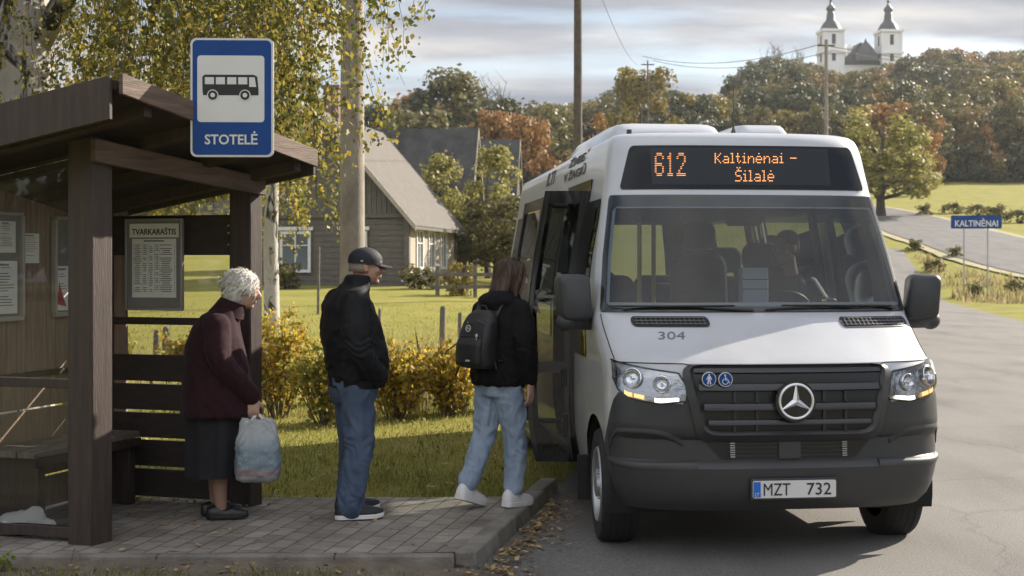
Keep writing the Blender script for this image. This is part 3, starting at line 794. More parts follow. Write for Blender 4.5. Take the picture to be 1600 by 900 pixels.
DESC = {'olive': ('round_tree', 'olive green round crowned tree'), 'olive_tall': ('slender_tree', 'slender olive green tree'), 'dark': ('dark_tree', 'dark green broad crowned tree'), 'spruce': ('spruce_tree', 'dark pointed spruce'),
        'yellow': ('yellow_tree', 'yellowing broad crowned tree'), 'orange': ('orange_tree', 'orange autumn tree'), 'russet': ('russet_tree', 'russet brown autumn tree'), 'russet_tall': ('slender_russet_tree', 'slender russet brown tree'), 'larch': ('larch_tree', 'pointed golden orange larch'), 'bare': ('bare_tree', 'leafless grey tree')}
def skyline(px):   # highest row a tree crown may reach at this column
    return float(np.interp(px, [-300, 500, 560, 600, 650, 690, 730, 790, 850, 900, 950, 990, 1030, 1060, 1100, 1140, 1180, 1210, 1250, 1320, 1400, 1450, 1520, 1600, 1900],
                           [165, 165, 162, 150, 148, 118, 150, 165, 166, 166, 152, 124, 130, 158, 150, 132, 98, 90, 94, 118, 98, 76, 82, 80, 80]))
def forest(n, pxr, Yr, mix, where, seed, hr=(10, 17), p=1.0, sink=.10):
    rnd = random.Random(seed); keys = [k for k, w in mix for _ in range(w)]
    placed = []
    for _ in range(n * 3):
        if len(placed) >= n: break
        px = rnd.uniform(*pxr); Y = Yr[0] + (Yr[1] - Yr[0]) * rnd.random() ** p; x = (px - 800) * Y / 2000
        if any((x - a) ** 2 + (Y - b) ** 2 < 16 for a, b in placed): continue
        k = rnd.choice(keys); h = rnd.uniform(*hr); z = zg(x, Y)
        top = 410 - (z + h - 1.75) * 2000 / Y; lim = skyline(px)
        if top < lim: h = (410 - lim) * Y / 2000 + 1.75 - z
        if h < 5: continue
        if 1270 < px < 1420 and Y > 415: continue
        placed.append((x, Y))
        nm, d = DESC[k]; tree(k, x, Y, h * (1 + sink), nm, d + ' ' + where, 'trees ' + where, rnd.uniform(1.0, 1.4), None, z - sink * h)
forest(85, (-150, 930), (150, 260), [('olive', 5), ('dark', 6), ('yellow', 2), ('orange', 2), ('olive_tall', 3), ('spruce', 2)], 'in the wood behind the barns', 1, (11, 17))
forest(95, (860, 1720), (186, 235), [('dark', 6), ('olive', 4), ('spruce', 3), ('russet', 3), ('orange', 1), ('yellow', 2)], 'at the foot of the church hill', 2, (8, 13))
forest(80, (900, 1720), (240, 330), [('olive', 6), ('russet', 4), ('dark', 4), ('orange', 1), ('russet_tall', 2), ('yellow', 3)], 'on the slope of the church hill', 3, (10, 15))
forest(60, (960, 1720), (335, 428), [('olive', 6), ('russet', 4), ('olive_tall', 5), ('dark', 2), ('orange', 1), ('russet_tall', 3), ('yellow', 2)], 'on the crest of the church hill', 4, (12, 20), .8)
# trees one can single out
def single(key, px, base, top, Y, name, label, w=1.0, rz=0, group=None):
    x = (px - 800) * Y / 2000; z = zg(x, Y); h = (410 - top) * Y / 2000 + 1.75 - z
    return tree(key, x, Y, h, name, label, group, w, rz, z)
single('willow', 1376, 330, 160, 116, 'willow_tree', 'large yellow green willow with many crowns beside the bend of the far road', 1.7, .3)
single('orange', 1447, 270, 205, 152, 'orange_tree', 'small orange tree just right of the big willow', .7)
single('larch', 1540, 285, 193, 184, 'larch_tree', 'pointed orange larch at the upper edge of the field', 1.35)
single('olive', 1585, 285, 150, 190, 'round_tree', 'tall olive tree at the right end of the field edge', .7)
single('bare', 1212, 130, 68, 395, 'bare_tree', 'leafless tree on the crest left of the church towers', 1.3)
single('bare', 1248, 130, 76, 400, 'bare_tree', 'leafless tree nearest the left church tower', 1.2)
single('bare', 770, 200, 126, 170, 'bare_tree', 'forked leafless tree above the orange trees behind the barn', 1.3)
single('olive_tall', 703, 200, 112, 165, 'slender_tree', 'tallest pale olive tree behind the barn roof', 1.25)
for px, top, w in ((762, 178, .8), (790, 180, .8), (822, 186, .8)):
    single('orange', px, 260, top, 140 + px % 7, 'orange_tree', {762: 'orange tree directly beside the barn gable', 790: 'middle orange tree behind the small outbuilding', 822: 'orange tree rising just left of the bus roof'}[px], w)
single('larch', 935, 240, 172, 150, 'larch_tree', 'orange larch behind the bus roof just right of the dark pole', 1.4)
single('yellow', 1000, 240, 112, 172, 'yellow_tree', 'tall yellowing tree standing above the skyline over the bus roof', .9)

# field-edge hedges and verge bushes by the far road
kind('bush_dark', 'bush', 'olive', 1100, .09, 41, .03); kind('bush_green', 'bush', 'olive', 1400, .09, 42, .03); kind('bush_gold', 'bush', 'yellow', 1500, .08, 43, .03)
def bush(key, x, y, h, w, label, group=None, name='bush', rz=0, z=None):
    me, tm = KINDS[key]; b = empty(name, (x, y, (zg(x, y) if z is None else z) - .04), rz, label, 'bush', group, (h * w, h * w, h))
    for n_, m_ in (('stem', tm), ('foliage', me)):
        o = bpy.data.objects.new(n_, m_); COL.objects.link(o); o.parent = b
    return b
for px, py, Y, h, w, lab in ((1447, 343, 118, 1.3, 1.4, 'round dark bush where the far road bends by the willow'), (1490, 336, 122, 1.2, 1.9, 'low dark bush left of the town sign on the field edge'), (1527, 338, 118, 1.3, 1.7, 'dark bush on the field edge directly above the town sign'),
                             (1560, 340, 114, 1.4, 2.0, 'wide dark bush on the field edge right of the town sign'), (1590, 352, 108, 1.3, 2.0, 'dark bush at the far right end of the field edge')):
    x = (px - 800) * Y / 2000; bush('bush_dark', x, Y, h, w, lab, 'bushes along the field edge', rz=px)
for k, (px, Y, h, w, key, lab) in enumerate(((1523, 59.5, .75, 1.5, 'bush_green', 'low green bush at the foot of the town sign'), (1462, 70, .8, 1.6, 'bush_dark', 'low olive bush on the verge left of the town sign'), (1495, 76, .8, 1.5, 'bush_dark', 'low olive bush on the verge behind the sign posts'),
                                       (1430, 80, .8, 1.5, 'bush_green', 'low green bush on the verge near the bus mirror'), (1585, 60.5, .8, 1.3, 'bush_dark', 'low olive bush right of the town sign posts'))):
    bush(key, (px - 800) * Y / 2000, Y, h, w, lab, 'bushes on the roadside verge', rz=k)
kind('thicket', 'bush', 'dark', 1300, .085, 44, .02); kind('thicket_russet', 'bush', 'russet', 1300, .085, 45, .02); kind('thicket_olive', 'bush', 'olive', 1300, .085, 46, .02)
rnd_ = random.Random(12)
for k in range(44):
    px = 1180 + k * 11.5 + rnd_.uniform(-5, 5); Y = rnd_.uniform(181, 187); kk = rnd_.choice(['thicket', 'thicket', 'thicket_olive', 'thicket_russet'])
    bush(kk, (px - 800) * Y / 2000, Y, rnd_.uniform(3.2, 6.2), rnd_.uniform(1.0, 1.4), {'thicket': 'dark green', 'thicket_olive': 'olive green', 'thicket_russet': 'russet brown'}[kk] + ' thicket bush along the upper edge of the field', 'thicket along the upper edge of the field', 'thicket_bush', rz=k)
for k in range(26):
    px = 560 + k * 14 + rnd_.uniform(-5, 5); Y = rnd_.uniform(140, 150); kk = rnd_.choice(['thicket', 'thicket', 'thicket_olive', 'thicket_russet'])
    bush(kk, (px - 800) * Y / 2000, Y, rnd_.uniform(4, 7.5), rnd_.uniform(1.0, 1.4), {'thicket': 'dark green', 'thicket_olive': 'olive green', 'thicket_russet': 'russet brown'}[kk] + ' thicket bush behind the barn roofs', 'thicket behind the barns', 'thicket_bush', rz=k)
# the wood standing behind the viewer, which the bus and the panes mirror
def wood_behind():
    rnd = np.random.default_rng(77); V_, F_ = [], []; o_ = 0
    for k in range(26):
        x = -52 + k * 4.2 + rnd.normal(); y = -26 - 6 * rnd.random(); h = rnd.uniform(8, 14); me, lob = KINDS['dark'][0], None
        c_ = []
        for _ in range(10): c_.append((np.array([x + rnd.normal() * 1.5, y + rnd.normal() * 1.5, h * rnd.uniform(.15, .9)]), rnd.uniform(1.2, 2.2)))
        P_ = lobed_points(420, c_, rnd); v, f = leaf_cards(P_, 1.0, .8, 0, rnd); V_.append(v); F_.append(f + o_); o_ += len(v)
    tag(link('wood', fast_mesh('wood', np.concatenate(V_), np.concatenate(F_)), LM['dark'], None, smooth=False), 'dark wood across the road, mirrored in the shelter glass', 'wood', kind='stuff')
wood_behind()
# garden beside the house
kind('fruit', 'round', 'olive', 5200, .034, 51, .03); kind('fruit_pale', 'tall', 'willow', 4200, .032, 52, .03)
for key, px, Y, h, w, nm, lab in (('fruit', 735, 61, 3.5, 1.4, 'fruit_tree', 'dark green garden tree beside the log house'), ('fruit_pale', 690, 62.5, 5.9, 1.0, 'garden_tree', 'pale tall garden tree in front of the barn roof'), ('fruit', 775, 58, 3.8, 1.3, 'fruit_tree', 'dense green garden tree next to the rear of the bus'),
                                  ('fruit_pale', 762, 60, 6.3, 1.1, 'garden_tree', 'pale garden tree between the barn gable and the bus'), ('fruit', 825, 56, 4.4, 1.3, 'fruit_tree', 'green garden tree hidden behind the bus side')):
    x = (px - 800) * Y / 2000; tree(key, x, Y, h, nm, lab, None, w)
bush('bush_gold', (722 - 800) * .0215, 43, 1.25, 1.0, 'rounded golden bush behind the wooden rail fence'); 
bush('bush_green', (655 - 800) * .0235, 47, 1.0, 1.6, 'low green bush under the windows of the log house', rz=2)
bush('bush_green', (445 - 800) * .0235, 47, 1.2, 1.3, 'green bush under the left window of the log house', rz=4)

# ------------------------------------------------------------------ fences
FENCEW = mat('grey_fence_wood', (.12, .105, .085), .9, var=.35, vscale=6)
fb = empty('rail_fence', at(740, 440, 42.5), 0, 'low grey wooden rail fence in front of the garden trees', 'fence')
fb.location.z = zg(fb.location.x, 42.5)
for k, xx in enumerate((-1.2, .05, 1.3, 2.6, 3.9)):
    m = MB(); m.box((xx, 0, .5), (.13, .13, 1.06 + .06 * (k % 2))); m.build('post', FENCEW, fb)
for zz_, t in ((.35, .0), (.72, .01)):
    m = MB(); m.box((1.35, -.08, zz_ + t), (5.6, .05, .12), Matrix.Rotation(R(.6 if zz_ > .5 else -.5), 3, 'Y')); m.build('rail', FENCEW, fb)
for k, (px, top, bot, Y, r, lab) in enumerate(((690, 478, 545, 18.5, .045, 'thick grey fence post among dry stalks behind the schoolbag'), (717, 488, 540, 20, .035, 'short fence post leaning behind the girl'), (591, 482, 560, 17.5, .022, 'thin pale stake just right of the capped man'),
                                            (497, 385, 470, 33, .035, 'thin stake on the far lawn before the log house'), (258, 510, 570, 21, .06, 'round fence post seen through the shelter glass'), (243, 515, 570, 21.5, .05, 'slimmer fence post seen through the shelter glass'))):
    a = at(px, top, Y); z0 = zg(a.x, Y); m = MB()
    m.tube([(a.x, Y, z0 - .2), (a.x + .01, Y, (z0 + a.z) / 2), (a.x + .02, Y, a.z - .03), (a.x + .02, Y, a.z)], [r, r, r * .95, r * .5], 8)
    tag(m.build('fence_post', FENCEW), lab, 'fence post', 'fence posts across the lawn')

# ------------------------------------------------------------------ foreground shrubs
STEM = mat('shrub_stems', (.11, .075, .05), .9)
SHR = leafmat('autumn_shrub_leaves', [(0, (.17, .17, .035)), (.35, (.36, .30, .045)), (.7, (.55, .39, .05)), (.92, (.48, .28, .045)), (1, (.28, .15, .05))], .5)
SHG = leafmat('greenish_shrub_leaves', [(0, (.14, .165, .035)), (.45, (.31, .29, .05)), (.85, (.48, .38, .06)), (1, (.28, .17, .06))], .5)
def shrub(x, y, h, w, label, mt, n=2600, leaf=.055, seed=0, bare_top=.0):
    h *= .88; n = int(n * .72); rnd = np.random.default_rng(seed); e_ = empty('shrub', (x, y, zg(x, y)), 0, label, 'shrub', 'autumn shrubs behind the bus stop')
    m = MB(); P = []
    for k in range(34):
        a = rnd.random() * 6.28; rr = w * rnd.uniform(.1, .5); top = Vector((rr * math.cos(a), rr * math.sin(a) * .8, h * rnd.uniform(.55, 1.05) * (1 - .5 * (rr / w) ** 2)))
        b = Vector((top.x * .25 + rnd.normal() * .03, top.y * .25, 0)); mid = b.lerp(top, .55) + Vector((rnd.normal() * .04, rnd.normal() * .04, .05))
        m.tube([b, mid, top], [.007, .0055, .0025], 4)
        for _ in range(4):
            q = mid.lerp(top, rnd.random()); e2 = q + Vector((rnd.normal() * .12, rnd.normal() * .12, rnd.uniform(.02, .16))); m.tube([q, e2], [.003, .0015], 3)
            nb = n // 170
            for t in rnd.random(nb): P.append(np.array(q.lerp(e2, t)) + rnd.normal(size=3) * .035)
        for t in rnd.random(n // 60): 
            q = b.lerp(top, .25 + .75 * t * (1 - bare_top)); P.append(np.array(q) + rnd.normal(size=3) * .06)
    m.build('stem', STEM, e_, fix=False)
    V, F = leaf_cards(P, leaf, .7, .2, rnd); V[:, 2] = np.maximum(V[:, 2], .01); link('foliage', fast_mesh('foliage', V, F), mt, e_, smooth=False)
shrub(-2.62, 14.4, 1.28, 1.15, 'tall yellow shrub right behind the rear shelter post', SHR, 3600, .058, 1)
shrub(-1.95, 13.7, .98, .95, 'yellow shrub between the old woman and the capped man', SHG, 3200, .055, 2)
shrub(-3.6, 14.8, 1.15, 1.2, 'yellow shrub seen through the shelter gaps', SHR, 2600, .058, 3)
shrub(-4.9, 14.6, 1.2, 1.3, 'yellow shrub behind the left end of the shelter', SHG, 2600, .058, 4)
shrub(-1.28, 14.3, .92, .95, 'golden shrub just right of the capped man', SHR, 2400, .06, 5, .15)
shrub(-.72, 14.6, .88, .9, 'golden shrub behind the girl with the schoolbag', SHR, 2600, .06, 6, .1)
shrub(-.05, 15.2, .8, .9, 'low yellow shrub beside the rear of the bus', SHG, 2000, .058, 7)

# dry stalks, grass, fallen leaves (nobody could count them)
def blades(n, region, h, w, lean, seed, zfun=zg):
    rnd = np.random.default_rng(seed); P = region(rnd, n); n = len(P)
    H = h[0] + (h[1] - h[0]) * rnd.random(n) ** 1.5; a = rnd.random(n) * 6.28; L = H * lean * rnd.random(n); ww = w * rnd.uniform(.6, 1.3, n); b = rnd.random(n) * 6.28
    z = np.array([zfun(x, y) for x, y in P])
    base = np.stack([P[:, 0], P[:, 1], z], 1); d = np.stack([np.cos(b) * ww / 2, np.sin(b) * ww / 2, np.zeros(n)], 1)
    top = base + np.stack([np.cos(a) * L, np.sin(a) * L, H], 1); mid = base + np.stack([np.cos(a) * L * .3, np.sin(a) * L * .3, H * .6], 1)
    V = np.stack([base - d, base + d, mid + d * .7, top, mid - d * .7], 1).reshape(-1, 3); F = np.arange(n * 5).reshape(-1, 5)
    return V, F
GB = leafmat('grass_blades', [(0, (.10, .13, .025)), (.35, (.20, .215, .04)), (.7, (.33, .29, .07)), (1, (.44, .36, .15))], .45, .6)
DRY = leafmat('dry_stalks', [(0, (.19, .17, .065)), (.4, (.30, .25, .12)), (.7, (.34, .27, .15)), (1, (.46, .38, .22))], .4, .8)
def reg_lawn(rnd, n):
    y = 8.98 + 6.5 * rnd.random(n) ** 1.35; x = rnd.uniform(-6.5, 1.2, n)
    k = mask_noise(x, y); keep = (x < kx(y) - .08) & (rnd.random(n) < .35 + .65 * k); return np.stack([x[keep], y[keep]], 1)
def mask_noise(x, y): return np.array([.5 + .5 * mnoise.noise(Vector((a * 1.1, b * 1.1, 0))) * 1.5 for a, b in zip(x, y)]).clip(0, 1)
V1, F1 = blades(60000, reg_lawn, (.02, .075), .007, .9, 1)
def reg_front(rnd, n):
    x = rnd.uniform(-6.5, -.45, n); y = 6.45 + .75 * rnd.random(n); k = mask_noise(x * 3, y * 3)
    edge = 7.03 + .22 * (k - .5); keep = (y < edge + .25 * (rnd.random(n) < .12)) & (rnd.random(n) < .3 + .7 * k) & ((x < -.9) | (rnd.random(n) < .25)); return np.stack([x[keep], y[keep]], 1)
V2, F2 = blades(16000, reg_front, (.012, .06), .005, .9, 2, lambda x, y: .05)
def reg_far(rnd, n):
    y = 15.5 + 22 * rnd.random(n) ** 1.4; x = rnd.uniform(-.55, .12, n) * y; q = x < kx(y) - .1; x, y = x[q], y[q]; return np.stack([x, y], 1)
V3, F3 = blades(24000, reg_far, (.02, .065), .016, .8, 3)
V = np.concatenate([V1, V2, V3]); F = np.concatenate([F1, F2 + len(V1), F3 + len(V1) + len(V2)])
tag(link('grass', fast_mesh('grass', V, F), GB, None, smooth=False), 'short yellow green grass of the lawn and the strip before the platform', 'grass', kind='stuff')
def reg_stalk(rnd, n):
    y = rnd.uniform(14.6, 19, n); x = np.where(rnd.random(n) < .72, rnd.uniform(-.105, -.035, n), rnd.uniform(-.33, -.1, n)) * y; return np.stack([x, y], 1)
V1, F1 = blades(1500, reg_stalk, (.25, .95), .013, .35, 4)
def reg_verge(rnd, n):
    y = rnd.uniform(54, 84, n); lat = rnd.uniform(8.9, 9.4 + 14, n); x = lat / RD.y - 1.78 + .2196 * y; fx = np.interp(-y, [-150, -125, -108, -82, -68, -50], [30, 34, 33.2, 30.4, 31.2, 37]); keep = (x < y * .62) & (np.abs(x - fx) > 6.4) & (mask_noise(x * .35, y * .35) + .2 * rnd.random(n) > .5); return np.stack([x[keep], y[keep]], 1)
V2, F2 = blades(9000, reg_verge, (.12, .6), .09, .6, 5)
V = np.concatenate([V1, V2]); F = np.concatenate([F1, F2 + len(V1)])
tag(link('dry_grass', fast_mesh('dry_grass', V, F), DRY, None, smooth=False), 'tall dry brown stalks and grass behind the shrubs and on the verge', 'dry grass', kind='stuff')
FL = leafmat('fallen_leaf', [(0, (.12, .075, .04)), (.4, (.24, .16, .07)), (.8, (.36, .25, .10)), (1, (.40, .32, .16))], .1, .7)
def fallen():
    rnd = np.random.default_rng(9); P = []
    for _ in range(430):
        y = rnd.uniform(7.15, 9.3); x = kx(y) + abs(rnd.normal()) * .13 + .03; P.append((x, y, .016 + .02 * rnd.random()))
    for _ in range(260):
        y = rnd.uniform(6.9, 7.25); x = rnd.uniform(-1.3, .15); P.append((x, y, .022 + .015 * rnd.random()))
    for _ in range(60):
        y = rnd.uniform(7.3, 8.9); x = rnd.uniform(-2.6, -.3); P.append((x, y, PZ + .012))
    for _ in range(160):
        x = rnd.uniform(-2.9, -1.6); P.append((x, 8.86 + .1 * rnd.normal(), PZ + .012))
    for _ in range(900):
        y = rnd.uniform(9.0, 14); x = rnd.uniform(-5, .1); P.append((x, y, .035 + .02 * rnd.random()))
    for _ in range(110):
        x = rnd.uniform(-4, -.8); P.append((x, rnd.uniform(6.9, 7.2), .075))
    P = np.array(P); n = len(P)
    a = rnd.random(n) * 6.28; L = rnd.uniform(.010, .030, n)
    d = np.stack([np.cos(a), np.sin(a), rnd.normal(size=n) * .25], 1); q = np.stack([-np.sin(a), np.cos(a), rnd.normal(size=n) * .35], 1)
    V = np.stack([P - d * L[:, None], P + q * L[:, None] * .5, P + d * L[:, None], P - q * L[:, None] * .5], 1).reshape(-1, 3)
    tag(link('fallen_leaves', fast_mesh('fallen_leaves', V, np.arange(n * 4).reshape(-1, 4)), FL, None, smooth=False), 'dry brown leaves fallen along the kerb and on the lawn', 'fallen leaves', kind='stuff')
fallen()
# small leafy weed at the left bottom corner
we = empty('weed', (-2.80, 7.0, .05), 0, 'small bright green leafy weed at the foot of the platform corner', 'weed')
m = MB(); P = []
for k in range(9):
    a = k * 2.4; b = Vector((math.cos(a) * .06, math.sin(a) * .05, .05 + .02 * (k % 3))); m.tube([(0, 0, 0), b * .6 + Vector((0, 0, .02)), b], [.003, .002, .001], 4)
    for q in range(3): P.append(np.array(b) + rng.normal(size=3) * .015)
m.build('stem', STEM, we, fix=False)
V, F = leaf_cards(P, .05, .8); link('leaf', fast_mesh('leaf', V, F), leafmat('weed_leaves', [(0, (.12, .2, .02)), (1, (.25, .32, .04))], .5), we, smooth=False)
m = MB(); m.tube([(-2.46, 7.12, .05), (-2.44, 7.1, .12), (-2.42, 7.08, .17), (-2.37, 7.05, .06)], [.003, .003, .002, .001], 4)
tag(m.build('grass_stalk', DRY), 'single pale bent stalk in front of the front shelter post', 'stalk')

# ------------------------------------------------------------------ birches
def birch_bark():
    mt, nt, p = nodes('birch_bark'); p.inputs['Roughness'].default_value = .8
    t = nt.nodes.new('ShaderNodeTexCoord'); mm = nt.nodes.new('ShaderNodeMapping'); mm.inputs['Scale'].default_value = (1, 1, .55); nt.links.new(t.outputs['Object'], mm.inputs[0])
    n = nt.nodes.new('ShaderNodeTexNoise'); n.inputs['Scale'].default_value = 5.5; n.inputs['Detail'].default_value = 7; n.inputs['Roughness'].default_value = .6; n.inputs['Distortion'].default_value = .9; nt.links.new(mm.outputs[0], n.inputs['Vector'])
    r = nt.nodes.new('ShaderNodeValToRGB'); r.color_ramp.elements[0].position = .40; r.color_ramp.elements[0].color = (.022, .018, .014, 1); r.color_ramp.elements[1].position = .48; r.color_ramp.elements[1].color = (.40, .375, .34, 1)
    r.color_ramp.elements.new(.72).color = (.30, .28, .25, 1)
    nt.links.new(n.outputs[0], r.inputs[0]); nt.links.new(r.outputs[0], p.inputs['Base Color'])
    b = nt.nodes.new('ShaderNodeBump'); b.inputs['Distance'].default_value = .03; b.inputs['Strength'].default_value = .8; nt.links.new(n.outputs[0], b.inputs['Height']); nt.links.new(b.outputs[0], p.inputs['Normal']); return mt
BBARK = birch_bark(); TWIG = mat('birch_twigs', (.07, .05, .04), .8)
BL = leafmat('birch_leaves', [(0, (.075, .095, .022)), (.4, (.15, .15, .032)), (.75, (.27, .23, .045)), (1, (.42, .30, .05))], .5, .5)
def birch(name, label, base, trunk_pts, trunk_r, strands, leaf, per_m, seed, boughs):
    rnd = np.random.default_rng(seed); t = empty(name, base, 0, label, 'tree')
    bv = Vector(base); m = MB(); m.tube([Vector(p) - bv for p in trunk_pts], trunk_r, 16)
    for b in boughs: m.tube([Vector(p) - bv for p in b[0]], b[1], 8)
    m.build('trunk', BBARK, t, angle=180)
    m = MB(); P = []
    for (x, y, z0, z1) in strands:
        n = max(4, int((z0 - z1) / .12)); pts = []; px_, py_ = x, y; sx, sy = rnd.normal() * .02, rnd.normal() * .02
        for i in range(n + 1):
            pts.append(Vector((px_, py_, lerp(z0, z1, i / n)))); px_ += sx + rnd.normal() * .022; py_ += sy + rnd.normal() * .022
        pts = [p - bv for p in pts]; m.tube(pts, [.0035 * (1 - .7 * i / n) + .0008 for i in range(n + 1)], 3)
        L = z0 - z1
        for _ in range(int(L * per_m)):
            f = rnd.random() ** .85 * n; i = min(int(f), n - 1); q = pts[i].lerp(pts[i + 1], f - i); P.append(np.array(q) + rnd.normal(size=3) * np.array([.045, .045, .03]))
    m.build('twig', TWIG, t, fix=False)
    V, F = leaf_cards(P, leaf, .72, .7, rnd); link('crown', fast_mesh('crown', V, F), BL, t, smooth=False)
def strand_field(n, pxr, Yr, low, seed, topz=(4.4, 6.2)):
    rnd = np.random.default_rng(seed); out = []
    for _ in range(n):
        px = rnd.uniform(*pxr); Y = rnd.uniform(*Yr); lo = low(px) + abs(rnd.normal()) * -55 + rnd.uniform(-10, 14); a = at(px, lo, Y); out.append((a.x, Y, rnd.uniform(*topz), a.z))
    return out
low1 = lambda px: float(np.interp(px, [-400, 0, 150, 200, 300, 420, 470, 520, 545, 575], [200, 215, 215, 330, 335, 320, 270, 190, 120, 110]))
low2 = lambda px: float(np.interp(px, [530, 560, 590, 620, 640, 655, 675, 690], [150, 140, 120, 95, 60, 70, 85, 70]))
ST = strand_field(235, (-420, 430), (10.6, 13.5), low1, 21) + strand_field(70, (170, 470), (9.9, 12), low1, 22) + strand_field(16, (430, 525), (10.2, 12), low1, 24)
ST += strand_field(8, (560, 640), (9.8, 11.5), low2, 23, (4.2, 4.9)) + strand_field(3, (650, 690), (9.8, 11), low2, 25, (4.1, 4.7)) + strand_field(7, (505, 575), (9.8, 12), lambda p: 105, 26, (4.2, 5))
tx = at(25, 410, 11.6)
birch('birch_tree', 'large weeping birch with thick fissured white trunk behind the shelter roof', (tx.x, 11.6, 0),
      [(tx.x - .1, 11.6, -.1), (tx.x - .05, 11.6, .4), (tx.x, 11.6, 2), (tx.x, 11.65, 3.6), (tx.x - .1, 11.7, 5.2), (tx.x + .1, 11.8, 7.5), (tx.x, 11.8, 10), (tx.x, 11.8, 12)], [.46, .38, .33, .32, .28, .22, .13, .03], ST, .052, 66, 30,
      [([(tx.x, 11.65, 3.4), (tx.x + .9, 11.4, 4.8), (tx.x + 2.2, 11.0, 5.6), (tx.x + 3.6, 10.7, 5.4), (tx.x + 4.4, 10.5, 4.9)], [.12, .09, .06, .035, .012]),
       ([(tx.x, 11.7, 4.6), (tx.x + .8, 12.2, 6.0), (tx.x + 2, 12.6, 6.6), (tx.x + 3, 12.4, 6.2)], [.1, .07, .045, .015]), ([(tx.x, 11.7, 4.2), (tx.x - 1, 11.5, 5.8), (tx.x - 2.2, 11.4, 6.2)], [.1, .06, .02]),
       ([(tx.x + .9, 11.4, 4.8), (tx.x + 1.6, 10.8, 5.4), (tx.x + 2.4, 10.3, 5.4)], [.06, .04, .015]), ([(tx.x, 11.8, 6.5), (tx.x + .7, 11.2, 8), (tx.x + 1.2, 10.8, 8.6)], [.07, .04, .015])])
low3 = lambda px: float(np.interp(px, [370, 410, 450, 490, 520, 545], [300, 400, 400, 390, 330, 300]))
ST = strand_field(34, (385, 515), (19.5, 22.5), low3, 27, (4.6, 8)) + strand_field(60, (120, 400), (19.5, 22.5), lambda p: 380, 28, (4.6, 8))
tx = at(425, 410, 21)
birch('birch_tree', 'slim grey birch standing beyond the yellow shrub right of the shelter', (tx.x, 21, zg(tx.x, 21)),
      [(tx.x, 21, 0), (tx.x, 21, .5), (tx.x - .02, 21, 2.2), (tx.x + .03, 21, 4.2), (tx.x, 21, 7), (tx.x, 21, 9.5)], [.17, .135, .12, .10, .07, .02], ST, .075, 34, 40,
      [([(tx.x, 21, 3.6), (tx.x + .6, 20.8, 4.6), (tx.x + 1.1, 20.7, 4.8)], [.05, .03, .01]), ([(tx.x, 21, 4.4), (tx.x - .9, 21.2, 5.8), (tx.x - 1.8, 21.4, 6)], [.05, .03, .01])])
# ------------------------------------------------------------------ bus shelter
WOOD = mat('dark_brown_stained_wood', (.050, .031, .024), .62, col2=(.022, .0145, .0115), vscale=6, stretch=(5, 5, .45), bump=.35, bscale=25, detail=6)
WOODH = mat('brown_stained_planks', (.036, .024, .019), .66, col2=(.017, .012, .010), vscale=6, stretch=(.45, 5, 6), bump=.3, bscale=25, detail=6)
WORN = mat('weathered_brown_beam', (.15, .10, .076), .75, col2=(.065, .043, .033), vscale=5, stretch=(.6, .6, 7), bump=.4, bscale=25, detail=7)
CLAD = mat('brown_wall_cladding', (.30, .21, .155), .7, col2=(.18, .125, .09), vscale=7, stretch=(6, 6, .5), bump=.3, bscale=25, detail=6)
ROOFM = mat('brown_roof_metal', (.05, .036, .032), .5, var=.2, vscale=4)
PANE = glass('shelter_pane', (.95, .955, .95), 1.24, .015, .012)
PANE2 = glass('back_pane', (.93, .93, .91), 1.4, .02, .04)
PAPER = mat('white_paper', (.74, .74, .72), .8, var=.04)
INK = mat('black_ink', (.02, .02, .022), .7)
GREYINK = mat('grey_ink', (.16, .16, .17), .8)
SE = Vector((-1, .30, 0)); SVn = Vector((.498, .867, 0))
NA = Vector((-2.17, 7.0, 0)); SR = Vector((.458, .889, 0))
def roof_tl(x, y):
    p = Vector((x, y, 0)) - NA; det = SE.x * SR.y - SE.y * SR.x
    return (p.x * SR.y - p.y * SR.x) / det, (SE.x * p.y - SE.y * p.x) / det
def roof_z(x, y): t, l = roof_tl(x, y); return 2.75 - .19 * t - .155 * l
sh = empty('bus_shelter', (-2.5, 7.9, PZ), 0, 'brown wooden bus shelter with glass end wall, plank walls and overhanging roof', 'bus shelter')
so = Vector(sh.location)
def quadpost(m, c, a, b, z0, z1, top=None, mi=None):
    """A post or board: plan parallelogram from corner c along a and b, from z0 to z1 (or under the roof)."""
    c, a, b = Vector(c), Vector(a), Vector(b); P = [c, c + a, c + a + b, c + b]
    area = a.x * b.y - a.y * b.x
    if area < 0: P = [P[0], P[3], P[2], P[1]]
    lo = [Vector((p.x, p.y, z0)) - so for p in P]; hi = [Vector((p.x, p.y, (roof_z(p.x, p.y) - top) if top is not None else z1)) - so for p in P]
    return m.hexa(lo + hi, mi)
A = Vector((-2.605, 7.5, 0)); B = A + Vector((.16, -.045, 0))        # front corner post
Rr = Vector((-1.765, 8.64, 0))                                       # rear corner post (outer right corner)
Wf = A + SE * .78; Wr = Rr + SE * 1.19                               # back wall corners
m = MB(); quadpost(m, A, (.16, -.045, 0), SVn * .155, PZ - .02, 0, .12); m.build('post', WOOD, sh, bevel=.008)
m = MB(); quadpost(m, Rr, SE * .155, SVn * .12, PZ - .02, 0, .12); m.build('post', WOOD, sh, bevel=.008)
m = MB(); quadpost(m, Wf, SE * .12, SVn * .12, PZ - .02, 0, .12); m.build('post', WOOD, sh, bevel=.008)
m = MB(); quadpost(m, Rr + SE * 1.05, SE * .075, SVn * .1, PZ - .02, 0, .12); m.build('post', WOOD, sh, bevel=.006)
m = MB(); quadpost(m, Wr, SE * .1, SVn * .1, PZ - .02, 0, .12); m.build('post', WOOD, sh, bevel=.006)
